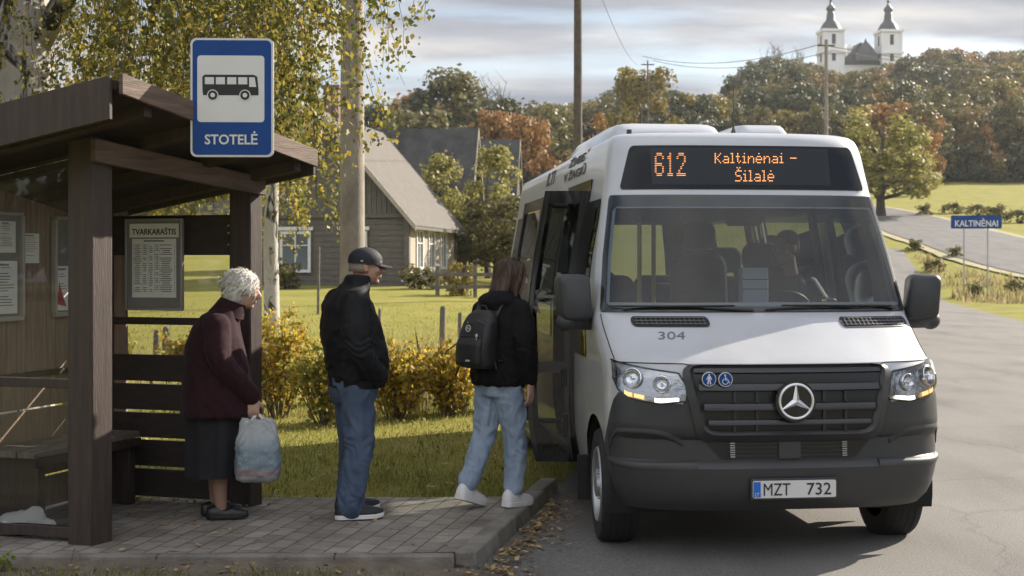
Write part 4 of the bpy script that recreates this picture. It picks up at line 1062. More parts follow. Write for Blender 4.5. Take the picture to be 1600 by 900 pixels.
# entrance beam on the open side
m = MB(); b0 = B + Vector((.004, -.0, 0)) - SVn * .02; bL = (Rr - B).length + .12; bd = (Rr - B).normalized(); bn_ = Vector((bd.y, -bd.x, 0))
for s_ in (0,):
    P0 = b0; P1 = b0 + bd * bL
    zz0, zz1 = 2.335, 2.205
    q = [P0 + bn_ * .045, P1 + bn_ * .045, P1, P0]
    lo = [q[0] + Vector((0, 0, zz0)), q[1] + Vector((0, 0, zz1)), q[2] + Vector((0, 0, zz1)), q[3] + Vector((0, 0, zz0))]
    hi = [p + Vector((0, 0, .135 if k in (0, 3) else .12)) for k, p in enumerate(lo)]
    m.hexa([p - so for p in [lo[3], lo[0], lo[1], lo[2]]] + [p - so for p in [hi[3], hi[0], hi[1], hi[2]]])
m.build('beam', WORN, sh, bevel=.006)
# roof slab, fascia boards
def rp(t, l, dz=0): p = NA + SE * t + SR * l; return Vector((p.x, p.y, roof_z(p.x, p.y) + dz)) - so
T1, L1 = 1.75, 1.80
m = MB(); m.hexa([rp(0, 0, -.05), rp(T1, 0, -.05), rp(T1, L1, -.05), rp(0, L1, -.05), rp(0, 0), rp(T1, 0), rp(T1, L1), rp(0, L1)])
for k in range(1, 12):
    t = k * T1 / 12; m.tube([rp(t, 0, .006), rp(t, L1, .006)], .012, 5)
rf = m.build('roof', ROOFM, sh, angle=30)
def fascia(t0, l0, t1, l1, top, h0, h1, th, mt, nm='fascia'):
    m = MB(); a, b = rp(t0, l0, top), rp(t1, l1, top); d = (b - a); d.z = 0; d.normalize(); n = Vector((d.y, -d.x, 0)) * th
    c = (rp(T1 / 2, L1 / 2) - (a + b) / 2); 
    if n.dot(c) > 0: n = -n
    lo = [a - Vector((0, 0, h0)), b - Vector((0, 0, h1))]
    P = [lo[0], lo[1], lo[1] + n, lo[0] + n, a, b, b + n, a + n]
    m.hexa(P); return m.build(nm, mt, rf, bevel=.004)
fascia(0, -.02, T1, -.02, .015, .24, .24, .03, WOOD); fascia(-.02, 0, -.02, L1 * .36, .03, .115, .115, .028, WORN); fascia(-.02, L1 * .365, -.02, L1 * .70, .012, .11, .11, .028, WORN); fascia(-.02, L1 * .705, -.02, L1, .03, .115, .115, .028, WORN)
fascia(0, L1 + .02, T1, L1 + .02, .015, .14, .14, .03, WOOD); fascia(T1 + .02, 0, T1 + .02, L1, .015, .14, .14, .03, WOOD)
for l in (.25, .7, 1.2, 1.65):
    m = MB(); m.hexa([rp(.02, l, -.13), rp(T1 - .02, l, -.13), rp(T1 - .02, l + .06, -.13), rp(.02, l + .06, -.13), rp(.02, l, -.052), rp(T1 - .02, l, -.052), rp(T1 - .02, l + .06, -.052), rp(.02, l + .06, -.052)]); m.build('rafter', WOOD, rf, bevel=.004)
m = MB(); m.hexa([rp(0.03, .03, -.06), rp(T1 - .03, .03, -.06), rp(T1 - .03, L1 - .03, -.06), rp(.03, L1 - .03, -.06), rp(0.03, .03, -.052), rp(T1 - .03, .03, -.052), rp(T1 - .03, L1 - .03, -.052), rp(.03, L1 - .03, -.052)]); m.build('ceiling', WOODH, rf)
# front glazed end
def board(p, dvec, ln, th, z0, z1, mt, name, parent=sh, bevel=.004):
    d = Vector(dvec).normalized(); n = Vector((-d.y, d.x, 0)); m = MB()
    quadpost(m, p, d * ln, n * th, z0, z1); return m.build(name, mt, parent, bevel=bevel)
fl = (Wf - A).length
sd = SE.normalized(); fn_ = Vector((-sd.y, sd.x, 0))
pin = A + SVn * .05
board(pin, SE, fl, -.05, PZ + .02, PZ + .085, WOOD, 'rail'); board(pin, SE, fl, -.05, 1.005, 1.06, WOOD, 'rail'); 
m = MB(); quadpost(m, pin + SVn * .012, sd * fl, SVn * .008, PZ + .085, 1.005); m.build('glass_pane', PANE, sh, smooth=False)
m = MB(); quadpost(m, pin + SVn * .012, sd * fl, SVn * .008, 1.06, 0, .2); m.build('glass_pane', PANE, sh, smooth=False)
# far wall (facing the camera): planks, rails, panes
FW = Rr + SE * .155 + SVn * .03; wl = 1.0485
def fboard(z0, z1, name, mt=WOODH, th=.03, x0=-.06, x1=None, off=0): 
    return board(FW + sd * x0 + SVn * off, SE, (wl + .10 - x0) if x1 is None else x1 - x0, -th, z0, z1, mt, name)
for z0, z1 in ((.125, .315), (.335, .515), (.533, .705), (.725, .905), (.925, 1.108)): fboard(z0, z1, 'plank')
fboard(1.318, 1.368, 'rail'); fboard(1.80, 2.075, 'board', th=.035)
fboard(2.27, 2.33, 'rail')
for z0, z1 in ((1.108, 1.318), (1.368, 1.80), (2.075, 2.27)):
    m = MB(); quadpost(m, FW + SVn * .045, sd * wl, SVn * .006, z0, z1); m.build('glass_pane', PANE2, sh, smooth=False)
# solid part of the far wall up to the back wall, and the back wall with upright boards
board(Wr - sd * .24 + SVn * .04, SE, .28, -.03, PZ, 2.3, CLAD, 'plank')
bwd = (Wr - Wf); bl_ = bwd.length; bwn = bwd.normalized(); k = 0; s_ = .1
while s_ < bl_:
    w_ = .095; p_ = Wf + bwn * s_
    m = MB(); quadpost(m, p_, bwn * (w_ - .006), Vector((-.03, .004, 0)), 1.02 if True else PZ, 0, .14); m.build('wall_board', CLAD, sh, bevel=.003); s_ += w_; k += 1
for z0, z1 in ((.12, .32), (.335, .55), (.565, .78), (.795, 1.0)):
    m = MB(); quadpost(m, Wf + bwn * .1, bwn * (bl_ - .1), Vector((-.03, .004, 0)), z0, z1); m.build('plank', CLAD, sh, bevel=.004)
m = MB(); quadpost(m, Wf + bwn * .1 + Vector((.03, 0, 0)), bwn * (bl_ - .15), Vector((-.03, .004, 0)), 1.0, 1.035); m.build('rail', WOOD, sh, bevel=.003)
# bolt heads
m = MB()
for z in (2.0, 1.95, 1.87, 1.35):
    for dx_ in (.02, 1.0): p_ = FW + sd * dx_ - SVn * .01 - so; m.ell((p_.x, p_.y, z - so.z), (.008, .008, .008), 8, 5)
split_build(m, 'bolt', galv, sh)

# bench along the back wall
bp0 = Wf + bwn * .16 + Vector((.045, 0, 0)); bp1 = Wf + bwn * (bl_ - .10) + Vector((.045, 0, 0))
be = empty('bench', (bp0.x, bp0.y, PZ), 0, 'plain grey plank bench along the back wall inside the shelter', 'bench'); bo = Vector(be.location)
BW = mat('worn_grey_bench_planks', (.20, .17, .145), .6, col2=(.10, .085, .072), vscale=5, stretch=(5, .6, 5), bump=.25, bscale=20)
dirb = (bp1 - bp0).normalized(); nb = Vector((dirb.y, -dirb.x, 0))
def bquad(m, c, a, b, z0, z1):
    c, a, b = Vector(c), Vector(a), Vector(b); P = [c, c + b, c + a + b, c + a]
    return m.hexa([Vector((p.x, p.y, z0)) - bo for p in P] + [Vector((p.x, p.y, z1)) - bo for p in P])
for k in range(3):
    m = MB(); bquad(m, bp0 + nb * (.02 + k * .135), dirb * (bp1 - bp0).length, nb * .125, .555, .595); m.build('seat_plank', BW, be, bevel=.005)
m = MB(); bquad(m, bp0 + nb * .405, dirb * (bp1 - bp0).length, nb * .022, .50, .553); m.build('front_rail', WOOD, be, bevel=.003)
for f in (.06, .92):
    m = MB(); c_ = bp0 + dirb * ((bp1 - bp0).length * f); bquad(m, c_ + nb * .02, dirb * .07, nb * .37, PZ + .004, .55); m.build('leg', WOOD, be, bevel=.004)

# timetable board on the far wall
def pframe(p, d, up=Vector((0, 0, 1))):   # matrix: local x along d, local y out of the wall away from the viewer, z up
    d = Vector(d).normalized(); n = Vector((-d.y, d.x, 0)); return Matrix(((d.x, n.x, 0, p.x), (d.y, n.y, 0, p.y), (0, 0, 1, p.z), (0, 0, 0, 1)))
tp = FW + sd * .565 - SVn * .012; tb = empty('timetable_board', (tp.x, tp.y, 1.735), 0, 'grey framed timetable board with white sheet on the far shelter wall', 'timetable'); 
tdir = -sd
tb.rotation_euler.z = math.atan2(tdir.y, tdir.x)
tb.location = tp + Vector((0, 0, 1.735)) - SVn * .035
FRAME = mat('grey_board', (.20, .19, .18), .55, var=.1)
m = MB(); m.box((0, .012, 0), (.445, .02, .625)); m.build('backing', FRAME, tb, bevel=.003)
m = MB()
for c_, d_ in (((0, -.003, .309), (.45, .022, .016)), ((0, -.003, -.309), (.45, .022, .016)), ((-.217, -.003, 0), (.016, .022, .602)), ((.217, -.003, 0), (.016, .022, .602))): m.box(c_, d_)
m.build('frame', mat('brushed_aluminium', (.33, .32, .31), .45, metal=.7), tb, bevel=.002)
m = MB(); m.box((.0, -.001, .235), (.385, .004, .095)); hp = m.build('heading_plate', PAPER, tb)
place_text('lettering', 'TVARKARAŠTIS', INK, hp, Matrix.Translation((0, -.005, .232)), width=.345, height=.052, bold=.012)
m = MB(); m.box((.0, -.001, -.025), (.345, .004, .405)); sp_ = m.build('sheet', PAPER, tb)
m = MB(); rr = random.Random(3)
m.box((0, -.004, .163), (.16, .001, .010))
for r_ in range(26):
    z = .135 - r_ * .0128
    for x0, w_ in ((-.155, .06), (-.085, .035), (-.035, .03), (.012, .03), (.055, .1)):
        if rr.random() < .12: continue
        m.box((x0 + w_ * .45 * rr.uniform(.8, 1), -.004, z), (w_ * rr.uniform(.6, .95), .001, .0055))
for x_ in (-.163, -.093, -.043, .004, .047, .163): m.box((x_, -.0042, -.02), (.0014, .001, .335))
m.build('print', GREYINK, sp_, smooth=False)
# notices on the back wall
def notice(name, label, s0, s1, z0, z1, case=True, seed=1):
    d = bwn; p = Wf + bwn * ((s0 + s1) / 2) + Vector((.028 if case else .006, -.004, (z0 + z1) / 2)); e_ = empty(name, p, math.atan2(d.y, d.x), label, 'notice')
    w, h = s1 - s0, z1 - z0; rr = random.Random(seed)
    if case:
        m = MB()
        for c_, dd in (((0, 0, h / 2), (w, .04, .022)), ((0, 0, -h / 2), (w, .04, .03)), ((-w / 2, 0, 0), (.022, .04, h - .026)), ((w / 2, 0, 0), (.022, .04, h - .026))): m.box(c_, dd)
        m.build('frame', mat('pale_frame', (.42, .40, .37), .5, metal=.3), e_, bevel=.003)
        m = MB(); m.box((0, .012, 0), (w - .02, .012, h - .02)); m.build('backing', FRAME, e_)
        sheets = [(-w * .24, -h * .23, w * .42, h * .46), (w * .22, -h * .20, w * .4, h * .5), (w * .24, h * .28, w * .3, h * .3)]
    else: sheets = [(0, 0, w, h)]
    for k, (x, z, ww, hh) in enumerate(sheets):
        m = MB(); m.box((x, .002, z), (ww, .003, hh)); s2 = m.build('sheet', PAPER, e_)
        m = MB()
        if case and k == 0:
            m2 = MB(); m2.prism([(x - ww * .4, z - hh * .36), (x + ww * .38, z - hh * .42), (x + ww * .1, z - hh * .22), (x - ww * .25, z + hh * .15)], lambda u, v, q: (u, -.001 + q * .0006, v)); m2.build('print', mat('red_print', (.50, .05, .06), .7), s2, smooth=False)
        for r_ in range(15 if case else 11):
            if rr.random() < .15: continue
            m.box((x - ww * .12 * rr.random(), -.0005, z + hh * (.43 - r_ * (.055 if case else .075))), (ww * rr.uniform(.35, .78), .001, hh * (.016 if r_ else .04)))
        m.build('lines', GREYINK, s2, smooth=False)
    if case:
        pass
    return e_
notice('notice_case', 'pale framed notice case with a red and white poster behind the shelter glass', .05, .58, 1.39, 2.06, True, 5)
notice('notice', 'single white paper notice pinned to boards between the two notice cases', .62, .78, 1.745, 1.94, False, 6)
notice('notice_case', 'narrow pale notice case beside the front post', .90, 1.2, 1.40, 2.05, True, 7)

# plastic bag lying behind the glass
def crumple():
    me_b = MB(); me_b.ell((0, 0, .055), (.17, .08, .075), 28, 18); me_b.ell((-.14, .0, .03), (.07, .05, .04), 16, 10); me_b.ell((.05, .0, .10), (.06, .05, .07), 16, 10)
    me = remesh(me_b, .012, 1)
    displace(me, lambda p: .018 * mnoise.noise(p * 13) + .028 * mnoise.noise(p * 6 + Vector((3, 1, 2))) + .01 * abs(mnoise.noise(p * 34)))
    n = len(me.vertices); co = np.empty(n * 3); me.vertices.foreach_get('co', co); co = co.reshape(-1, 3); co[:, 2] = np.maximum(co[:, 2], .003); me.vertices.foreach_set('co', co.ravel()); me.update(); return me
BAGW = leafmat('milky_plastic', [(0, (.80, .80, .78)), (1, (.85, .85, .83))], .4, .3)
p_ = at(42, 828, 7.78)
o = link('plastic_bag', crumple(), BAGW); o.location = (p_.x, 7.78, PZ + .004); tag(o, 'crumpled white plastic bag lying on the ground behind the shelter glass', 'plastic bag')

# ------------------------------------------------------------------ bus stop sign (bolted to the roof edge)
BLUE = mat('sign_blue', (.004, .048, .22), .5, var=.07, vscale=5, spec=.3)
SWHITE = mat('sign_white', (.60, .60, .60), .4, var=.03)
def rrect(w, h, r, n=5, cx=0, cy=0):
    pts = []
    for sx, sy, a0 in ((1, 1, 0), (-1, 1, 90), (-1, -1, 180), (1, -1, 270)):
        for k in range(n + 1):
            a = R(a0 + 90 * k / n); pts.append((cx + sx * (w / 2 - r) + r * math.cos(a), cy + sy * (h / 2 - r) + r * math.sin(a)))
    return pts
flat = lambda y0, y1: (lambda u, v, k: (u, y0 if k == 0 else y1, v))
ls = roof_tl(-1.8, 7.7)[1]
sp = at(362.5, 152.5, 7.5); bs = empty('bus_stop_sign', sp, R(2), 'blue and white bus stop sign with a bus symbol on the shelter roof edge', 'sign')
SW, SH = 129 * 7.5 / 2000, 186 * 7.5 / 2000
m = MB(); m.prism(rrect(SW, SH, .035), flat(0, .018)); m.build('backing', galv, bs, angle=30)
m = MB(); m.prism(rrect(SW - .004, SH - .004, .034), flat(-.002, -.0005)); m.build('border', SWHITE, bs, smooth=False)
m = MB(); m.prism(rrect(SW - .026, SH - .026, .028), flat(-.004, -.0025)); m.build('blue_field', BLUE, bs, smooth=False)
k_ = 7.5 / 2000; zc_ = (152.5 - 139) * k_
m = MB(); m.prism(rrect(104 * k_, 104 * k_, .02, cx=-1.5 * k_, cy=zc_), flat(-.006, -.0045)); wf_ = m.build('white_field', SWHITE, bs, smooth=False)
m = MB(); s = k_; ox, oz = -1.5 * k_, zc_ + 2 * k_
def S_(pts): return [(ox + a * s, oz + b * s) for a, b in pts]
m.prism(S_([(-44, 17), (-40, 20), (36, 20), (41, 17), (43, -3), (43, -12), (-43, -12), (-44, -3)]), flat(-.0075, -.0065))
bus_ic = m.build('bus_symbol', INK, wf_, smooth=False)
m = MB()
for a in (-40, -23, -5.5, 11.5): m.prism(S_([(a, 16), (a + 14, 16), (a + 14, 5), (a, 5)]), flat(-.009, -.008))
m.prism(S_([(28.5, 16), (37, 16), (39.5, 1), (28.5, 1)]), flat(-.009, -.008))
for cx_ in (-28, 22): m.lathe([(0, -.0088), (8.8 * s, -.0088), (8.8 * s, -.008)], (ox + cx_ * s, 0, oz - 12 * s), 'y', 20)
split_build(m, 'window', SWHITE, bus_ic, smooth=False)
m = MB()
for cx_ in (-28, 22): m.lathe([(0, -.0100), (7.3 * s, -.0100), (7.3 * s, -.0093)], (ox + cx_ * s, 0, oz - 12 * s), 'y', 20)
split_build(m, 'wheel', INK, bus_ic, smooth=False)
m = MB()
for cx_ in (-28, 22): m.lathe([(0, -.0112), (3.6 * s, -.0112), (3.6 * s, -.0106)], (ox + cx_ * s, 0, oz - 12 * s), 'y', 16)
split_build(m, 'hub', SWHITE, bus_ic, smooth=False)
place_text('lettering', 'STOTELĖ', SWHITE, bs, Matrix.Translation((-1 * k_, -.006, (152.5 - 215.5) * k_)), width=82 * k_, height=21 * k_, bold=.02)
m = MB()
for zz_ in (.0, -.22):
    m.box((.0, .05, zz_), (.36, .03, .04)); 
    for xx in (-.12, .12): m.box((xx, .14, zz_), (.03, .17, .03))
m.build('bracket', galv, bs, bevel=.002)

# ------------------------------------------------------------------ town sign
sg = at(1524.5, 347, 60); e_ = empty('town_sign', (sg.x, 60, zg(sg.x, 60)), 0, 'blue town name sign on two grey posts beside the right verge', 'sign')
kz = 60 / 2000; zs = sg.z - e_.location.z
m = MB(); m.prism(rrect(79 * kz, 20.5 * kz, .06), lambda u, v, k: (u, -.10 if k == 0 else -.06, v + zs)); pl = m.build('panel', BLUE, e_, angle=30)
m = MB(); o1 = rrect(79 * kz, 20.5 * kz, .06); o2 = rrect(77 * kz, 18.6 * kz, .05)
n_ = len(o1); m.add([(u, -.106, v + zs) for u, v in o1] + [(u, -.106, v + zs) for u, v in o2], [(i, (i + 1) % n_, n_ + (i + 1) % n_, n_ + i) for i in range(n_)]); m.build('border', BLUE, pl, smooth=False)
place_text('lettering', 'KALTINĖNAI', SWHITE, pl, Matrix.Translation((0, -.112, zs - .5 * kz)), width=67 * kz, height=13 * kz, bold=.02)
for px in (1506, 1543):
    m = MB(); m.tube([((px - 1524.5) * kz, -.02, -.4), ((px - 1524.5) * kz, -.02, zs + .28)], .038, 10); m.build('post', galv, e_)
# ------------------------------------------------------------------ the bus (local axes: +x to its left flank, +y towards its rear, z up; origin under the nose)
BUS = empty('bus', (1.615, 7.44, 0), R(6), 'white minibus with charcoal bumper and lit orange destination display, door open at the kerb', 'bus')
BM = Matrix.Translation((1.615, 7.44, 0)) @ Matrix.Rotation(R(6), 4, 'Z')
LB = 6.3
PT = [ # z, half width, setback, corner depth, squareness
 (0.3, 0.930, 0.090, 0.4, 3.2), (0.36, 0.965, 0.035, 0.42, 3.2), (0.42, 0.985, 0.010, 0.42, 3.2), (0.5, 1.000, -0.005, 0.42, 3.2), (0.555, 1.008, -0.012, 0.42, 3.2), (0.575, 1.012, 0.000, 0.42, 3.2), (0.6, 1.015, 0.028, 0.42, 3.2), (0.72, 1.020, 0.035, 0.42, 3.2), (0.745, 1.022, 0.012, 0.42, 3.1), (0.8, 1.024, 0.000, 0.42, 3.1), (0.95, 1.025, 0.000, 0.45, 3.0), (1.08, 1.022, 0.018, 0.48, 2.9), (1.135, 1.022, 0.035, 0.5, 2.8), (1.16, 1.021, 0.045, 0.52, 2.8), (1.185, 1.022, 0.085, 0.52, 2.8), (1.22, 1.024, 0.154, 0.5, 2.8), (1.27, 1.025, 0.251, 0.45, 2.8), (1.32, 1.028, 0.342, 0.41, 2.8), (1.37, 1.029, 0.429, 0.37, 2.8), (1.41, 1.027, 0.499, 0.33, 2.8), (1.44, 1.024, 0.539, 0.31, 2.8), (1.7899, 0.980, 0.690, 0.29, 2.8), (2.169, 0.913, 0.844, 0.27, 2.8), (2.2176, 0.904, 0.861, 0.27, 2.8), (2.4703, 0.866, 0.921, 0.27, 2.8), (2.5286, 0.852, 0.938, 0.28, 2.8), (2.5675, 0.839, 0.961, 0.29, 2.8), (2.5918, 0.821, 0.992, 0.3, 2.7), (2.6064, 0.794, 1.039, 0.31, 2.6)]
def pr(z): return interp(PT, z)
def P(th, z):
    w, s, D, n = pr(z); a = abs(th) * math.pi / 2; e = 2 / n
    return Vector((math.copysign(w * abs(math.sin(a)) ** e, th), s + D * (1 - abs(math.cos(a)) ** e), z))
def th_of(x, z):
    w, s, D, n = pr(z); u = min(.9999, abs(x) / w); return math.copysign(math.asin(u ** (n / 2)) * 2 / math.pi, x)
def N(th, z):
    h = .004; a = P(th + h, z) - P(th - h, z); b = P(th, z + h) - P(th, z - h); n = a.cross(b)
    if n.length < 1e-12: return Vector((0, -1, 0))
    n.normalize()
    return n if n.y < 0 or abs(th) > .97 else -n
def PX(x, z, off=0.0): th = th_of(x, z); return P(th, z) + N(th, z) * off
def PT_(th, z, off=0.0): return P(th, z) + N(th, z) * off
def pick(px, py):
    """Where the sight line through a photo position meets the bus front (survey)."""
    x, z = 0.0, 1.2
    def proj(x, z): q = BM @ PX(x, z); return 800 + 2000 * q.x / q.y, 410 - 2000 * (q.z - 1.75) / q.y
    for _ in range(40):
        a, b = proj(x, z); x += (px - a) / 262 * .8; z += (b - py) * .6 / 262
        x = max(-.98, min(.98, x)); z = max(.32, min(2.63, z))
    return x, z
def side(sg, y, z):
    w, s, D, n = pr(z); return Vector((sg * w, max(y, s + D), z))
AR = .435; AZ = .36
def arch_keep(verts, mb, f0, ycs):
    """Cut round wheel openings: drop what lies inside, snap the rim to the circle."""
    def inside(p): return any((p[1] - yc) ** 2 + (p[2] - AZ) ** 2 < AR ** 2 for yc in ycs) and abs(p[0]) > .70
    ins = [inside(p) for p in mb.v]
    nf, nm = [], []
    for f, m_ in zip(mb.f, mb.m):
        if all(ins[i] for i in f): continue
        nf.append(f); nm.append(m_)
    mb.f, mb.m = nf, nm; used = {i for f in nf for i in f}
    for i in used:
        if ins[i]:
            p = mb.v[i]; yc = min(ycs, key=lambda c: abs(c - p[1])); dy, dz = p[1] - yc, p[2] - AZ; l = math.hypot(dy, dz) or 1e-6
            mb.v[i] = (p[0], yc + dy / l * AR, AZ + dz / l * AR)
WHY = (.74, 4.75)
zl = sorted(set([.30, .33, .36, .39, .42, .46, .50, .535, .555, .575, .59, .60, .63, .67, .70, .72, .735, .745, .77, .80] + [round(.80 + .04 * k, 3) for k in range(1, 9)] + [1.135, 1.15, 1.16, 1.172, 1.185, 1.2, 1.22, 1.245, 1.27, 1.295, 1.32, 1.345, 1.37, 1.39, 1.41, 1.425, 1.44, 1.50] + [round(1.5 + .075 * k, 4) for k in range(1, 9)] + [2.10, 2.169, 2.19, 2.2176, 2.28, 2.34, 2.40, 2.4703, 2.50, 2.5286, 2.55, 2.5675, 2.58, 2.5918, 2.60, 2.6064]))
tl = sorted(set([round(v, 4) for v in list(np.linspace(-1, -.70, 16)) + list(np.linspace(-.70, .70, 41)) + list(np.linspace(.70, 1, 16))]))
# which part of the front is charcoal bumper: below the headlights, running round to the wheel arch
def bump_top(th):
    a = abs(th)
    return float(np.interp(a, [0, .27, .29, .50, .74, .80, .86, .93, 1.0], [1.14, 1.14, .925, .95, .985, .94, .86, .74, .62]))
mb = MB()
def fr_pt(th, z):
    return P(th, z)
ZB = [.30, .33, .36, .39, .42, .46, .50, .535, .555, .575, .59, .60, .63, .67, .70, .72, .735, .745, .77, .80]
def front_grid(lower, off=0.0, name='x'):
    m = MB()
    if lower:      # rows follow the curved top edge
        def fn(th, k):
            top = bump_top(th); z = .30 + (top - .30) * k
            if top > .8:                       # keep the ridge rows level in the middle
                zr = ZR[min(len(ZR) - 1, int(round(k * (len(ZR) - 1))))]; z = min(zr, top) if zr < .8 else .8 + (top - .8) * (zr - .8) / (1.14 - .8)
            return PT_(th, z, off)
        ZR = ZB + [.84, .88, .92, .96, 1.0, 1.04, 1.08, 1.12, 1.14]
        m.grid(fn, tl, list(np.linspace(0, 1, len(ZR))))
    else:
        ups = list(np.linspace(0, 1, 14))
        def fn(th, k):   # from bumper top to 1.16
            top = bump_top(th); return PT_(th, lerp(top, 1.16, k), off)
        m.grid(fn, tl, ups)
        zz = [z for z in zl if z >= 1.16]
        m.grid(lambda th, z: PT_(th, z, off), tl, zz, keep=lambda th, z: not (abs(th) < .70 and 1.50 < z < 2.10))
    arch_keep(None, m, 0, WHY[:1]); return m
front_grid(False).build('front_panel', white_paint, BUS, angle=50)
front_grid(True, .004).build('bumper', black_plastic, BUS, angle=28)
# flanks: openings for windows and door
DOOR = (1.62, 2.62, .42, 2.28)
WIN = {-1: [(1.12, 1.56, 1.18, 2.12), (2.80, 3.85, 1.22, 2.15), (3.93, 6.08, 1.22, 2.15)], 1: [(1.12, 2.05, 1.20, 2.10), (2.18, 3.85, 1.22, 2.15), (3.93, 6.08, 1.22, 2.15)]}
def y_levels(): 
    base = set(round(v, 3) for v in np.arange(.28, LB + .001, .08)) | {LB}
    for sg in (-1, 1):
        for w in WIN[sg]: base |= {w[0], w[1]}
    base |= {DOOR[0], DOOR[1]}; b = sorted(base); out = [b[0]]
    key = {w for sg in (-1, 1) for q in WIN[sg] for w in q[:2]} | set(DOOR[:2]) | {LB}
    for v in b[1:]:
        if v - out[-1] < .02 and v not in key: continue
        out.append(v)
    return out
def z_levels(sg): return sorted(set([z for z in zl]) | {w[2] for w in WIN[sg]} | {w[3] for w in WIN[sg]} | {DOOR[2], DOOR[3]})
def flank(sg, inset=0.0):
    m = MB()
    def keep(y, z):
        if sg < 0 and DOOR[0] < y < DOOR[1] and DOOR[2] < z < DOOR[3]: return False
        for a, b, c, d in WIN[sg]:
            if a + .03 < y < b - .0 and c < z < d: return False
        if y < pr(z)[1] + pr(z)[2] - .08: return False
        return True
    def fn(y, z): p = side(sg, y, z); p.x -= sg * inset; return p
    m.grid(fn, y_levels(), z_levels(sg), keep=keep); arch_keep(None, m, 0, WHY); return m
for sg in (-1, 1): flank(sg).build('side_panel', white_paint, BUS, angle=40)
TRIM = mat('grey_bus_lining', (.16, .165, .17), .7)
for sg in (-1, 1): flank(sg, .05).build('lining', TRIM, BUS, angle=40)
# roof and rear
m = MB()
def roofp(th, v): p = P(th, 2.6064); y = lerp(p.y, LB - .03, v); u = p.x / .80; return (p.x, y, 2.6064 + .035 * (1 - u * u) * min(1, v * 8))
m.grid(roofp, tl, [0, .02, .05, .1, .2, .35, .5, .7, .85, .97, 1]); m.build('roof', white_paint, BUS, angle=60)
m = MB(); m.grid(lambda th, v: (roofp(th, v)[0] * .94, max(roofp(th, v)[1], 1.5) , 2.42), tl, [.04, .3, .6, .97]); m.build('ceiling', TRIM, BUS, angle=60)
m = MB()
def rear(u, z): w = pr(z)[0]; return (u * w, LB + .05 * (1 - u * u) - .16 * sstep(1.2, 2.6064, z) * (1 - abs(u) ** 6), z)
m.grid(rear, list(np.linspace(-1, 1, 21)), [z for z in zl if z <= 1.22] + [1.22, 1.5, 1.8, 2.15, 2.3, 2.5, 2.6064], keep=lambda u, z: not (abs(u) < .7 and 1.22 < z < 2.15)); m.build('rear_panel', white_paint, BUS, angle=50)
TINT = glass('tinted_bus_glass', (.42, .45, .44), 1.55, 0, .02)
TINTR = glass('tinted_side_glass', (.30, .32, .31), 1.6)
SCREEN = glass('windscreen_glass', (.60, .66, .70), 1.52, 0, .035)
m = MB(); m.grid(lambda u, z: Vector(rear(u, z)) + Vector((0, .006, 0)), list(np.linspace(-.74, .74, 9)), [1.19, 1.5, 1.9, 2.18]); m.build('rear_window', TINT, BUS)

# ---- windscreen, header, display
def squircle(t, r):  # half-width factor at height t in [-1,1] for rounded corners
    a = abs(t); return 1.0 if a <= 1 - r[1] else 1 - r[0] * (1 - math.sqrt(max(0, 1 - ((a - (1 - r[1])) / r[1]) ** 2)))
def fpatch(m, fn, off, r=(.08, .12), nu=24, nv=14, mi=None):
    ts = sorted(set([-1, 1] + list(np.linspace(-1, 1, nv)) + [s * (1 - r[1] * q) for s in (-1, 1) for q in (.02, .1, .25, .5, .8, 1)]))
    m.grid(lambda s, t: PT_(*fn(s * squircle(t, r), t), off), list(np.linspace(-1, 1, nu)), ts, m=mi); return m
def ring_patch(m, fn_o, fn_i, ro, ri, off, n=160):
    def loop(fn, r):
        out = []
        for k in range(n):
            a = 2 * math.pi * k / n; c, s_ = math.cos(a), math.sin(a); q = max(abs(c), abs(s_)); u, v = c / q, s_ / q
            v2 = v; u2 = u * (squircle(v, r) if abs(u) >= .999 or True else 1); out.append(PT_(*fn(u2, v2), off))
        return out
    A_, B_ = loop(fn_o, ro), loop(fn_i, ri); m.add(A_ + B_, [(i, (i + 1) % n, n + (i + 1) % n, n + i) for i in range(n)]); return m
ws_o = lambda s, t: (s * .805, lerp(1.437, 2.185, (t + 1) / 2)); ws_i = lambda s, t: (s * .735, lerp(1.475, 2.11, (t + 1) / 2))
FRIT = mat('black_glass_edge', (.010, .011, .012), .1, coat=.5)
m = MB(); ring_patch(m, ws_o, ws_i, (.03, .06), (.06, .09), .005); m.build('windscreen_surround', FRIT, BUS, angle=60)
m = MB(); fpatch(m, ws_o, .009, (.03, .06), 40, 20); m.build('windscreen', SCREEN, BUS, angle=60)
m = MB(); fpatch(m, lambda s, t: (s * .70, lerp(2.01, 2.108, (t + 1) / 2)), -.012, (.02, .1), 30, 4); m.build('sun_strip', glass('sun_strip_film', (.25, .27, .28), 1.2), BUS, angle=60)
dp = lambda s, t: (s * lerp(.675, .605, (t + 1) / 2), lerp(2.222, 2.512, (t + 1) / 2))
DISPB = mat('display_glass', (.006, .008, .012), .16, spec=.25)
m = MB(); fpatch(m, dp, .005, (.06, .22), 36, 12); disp = m.build('destination_display', DISPB, BUS, angle=60)
m = MB(); x0, z0 = pick(1019, 289); x1, z1 = pick(1292, 234)
m.grid(lambda x, z: PX(x, z, .0075), list(np.linspace(x0, x1, 20)), [z0, (z0 + z1) / 2, z1]); m.build('screen', mat('display_matrix', (.014, .02, .026), .35, spec=.3), disp)
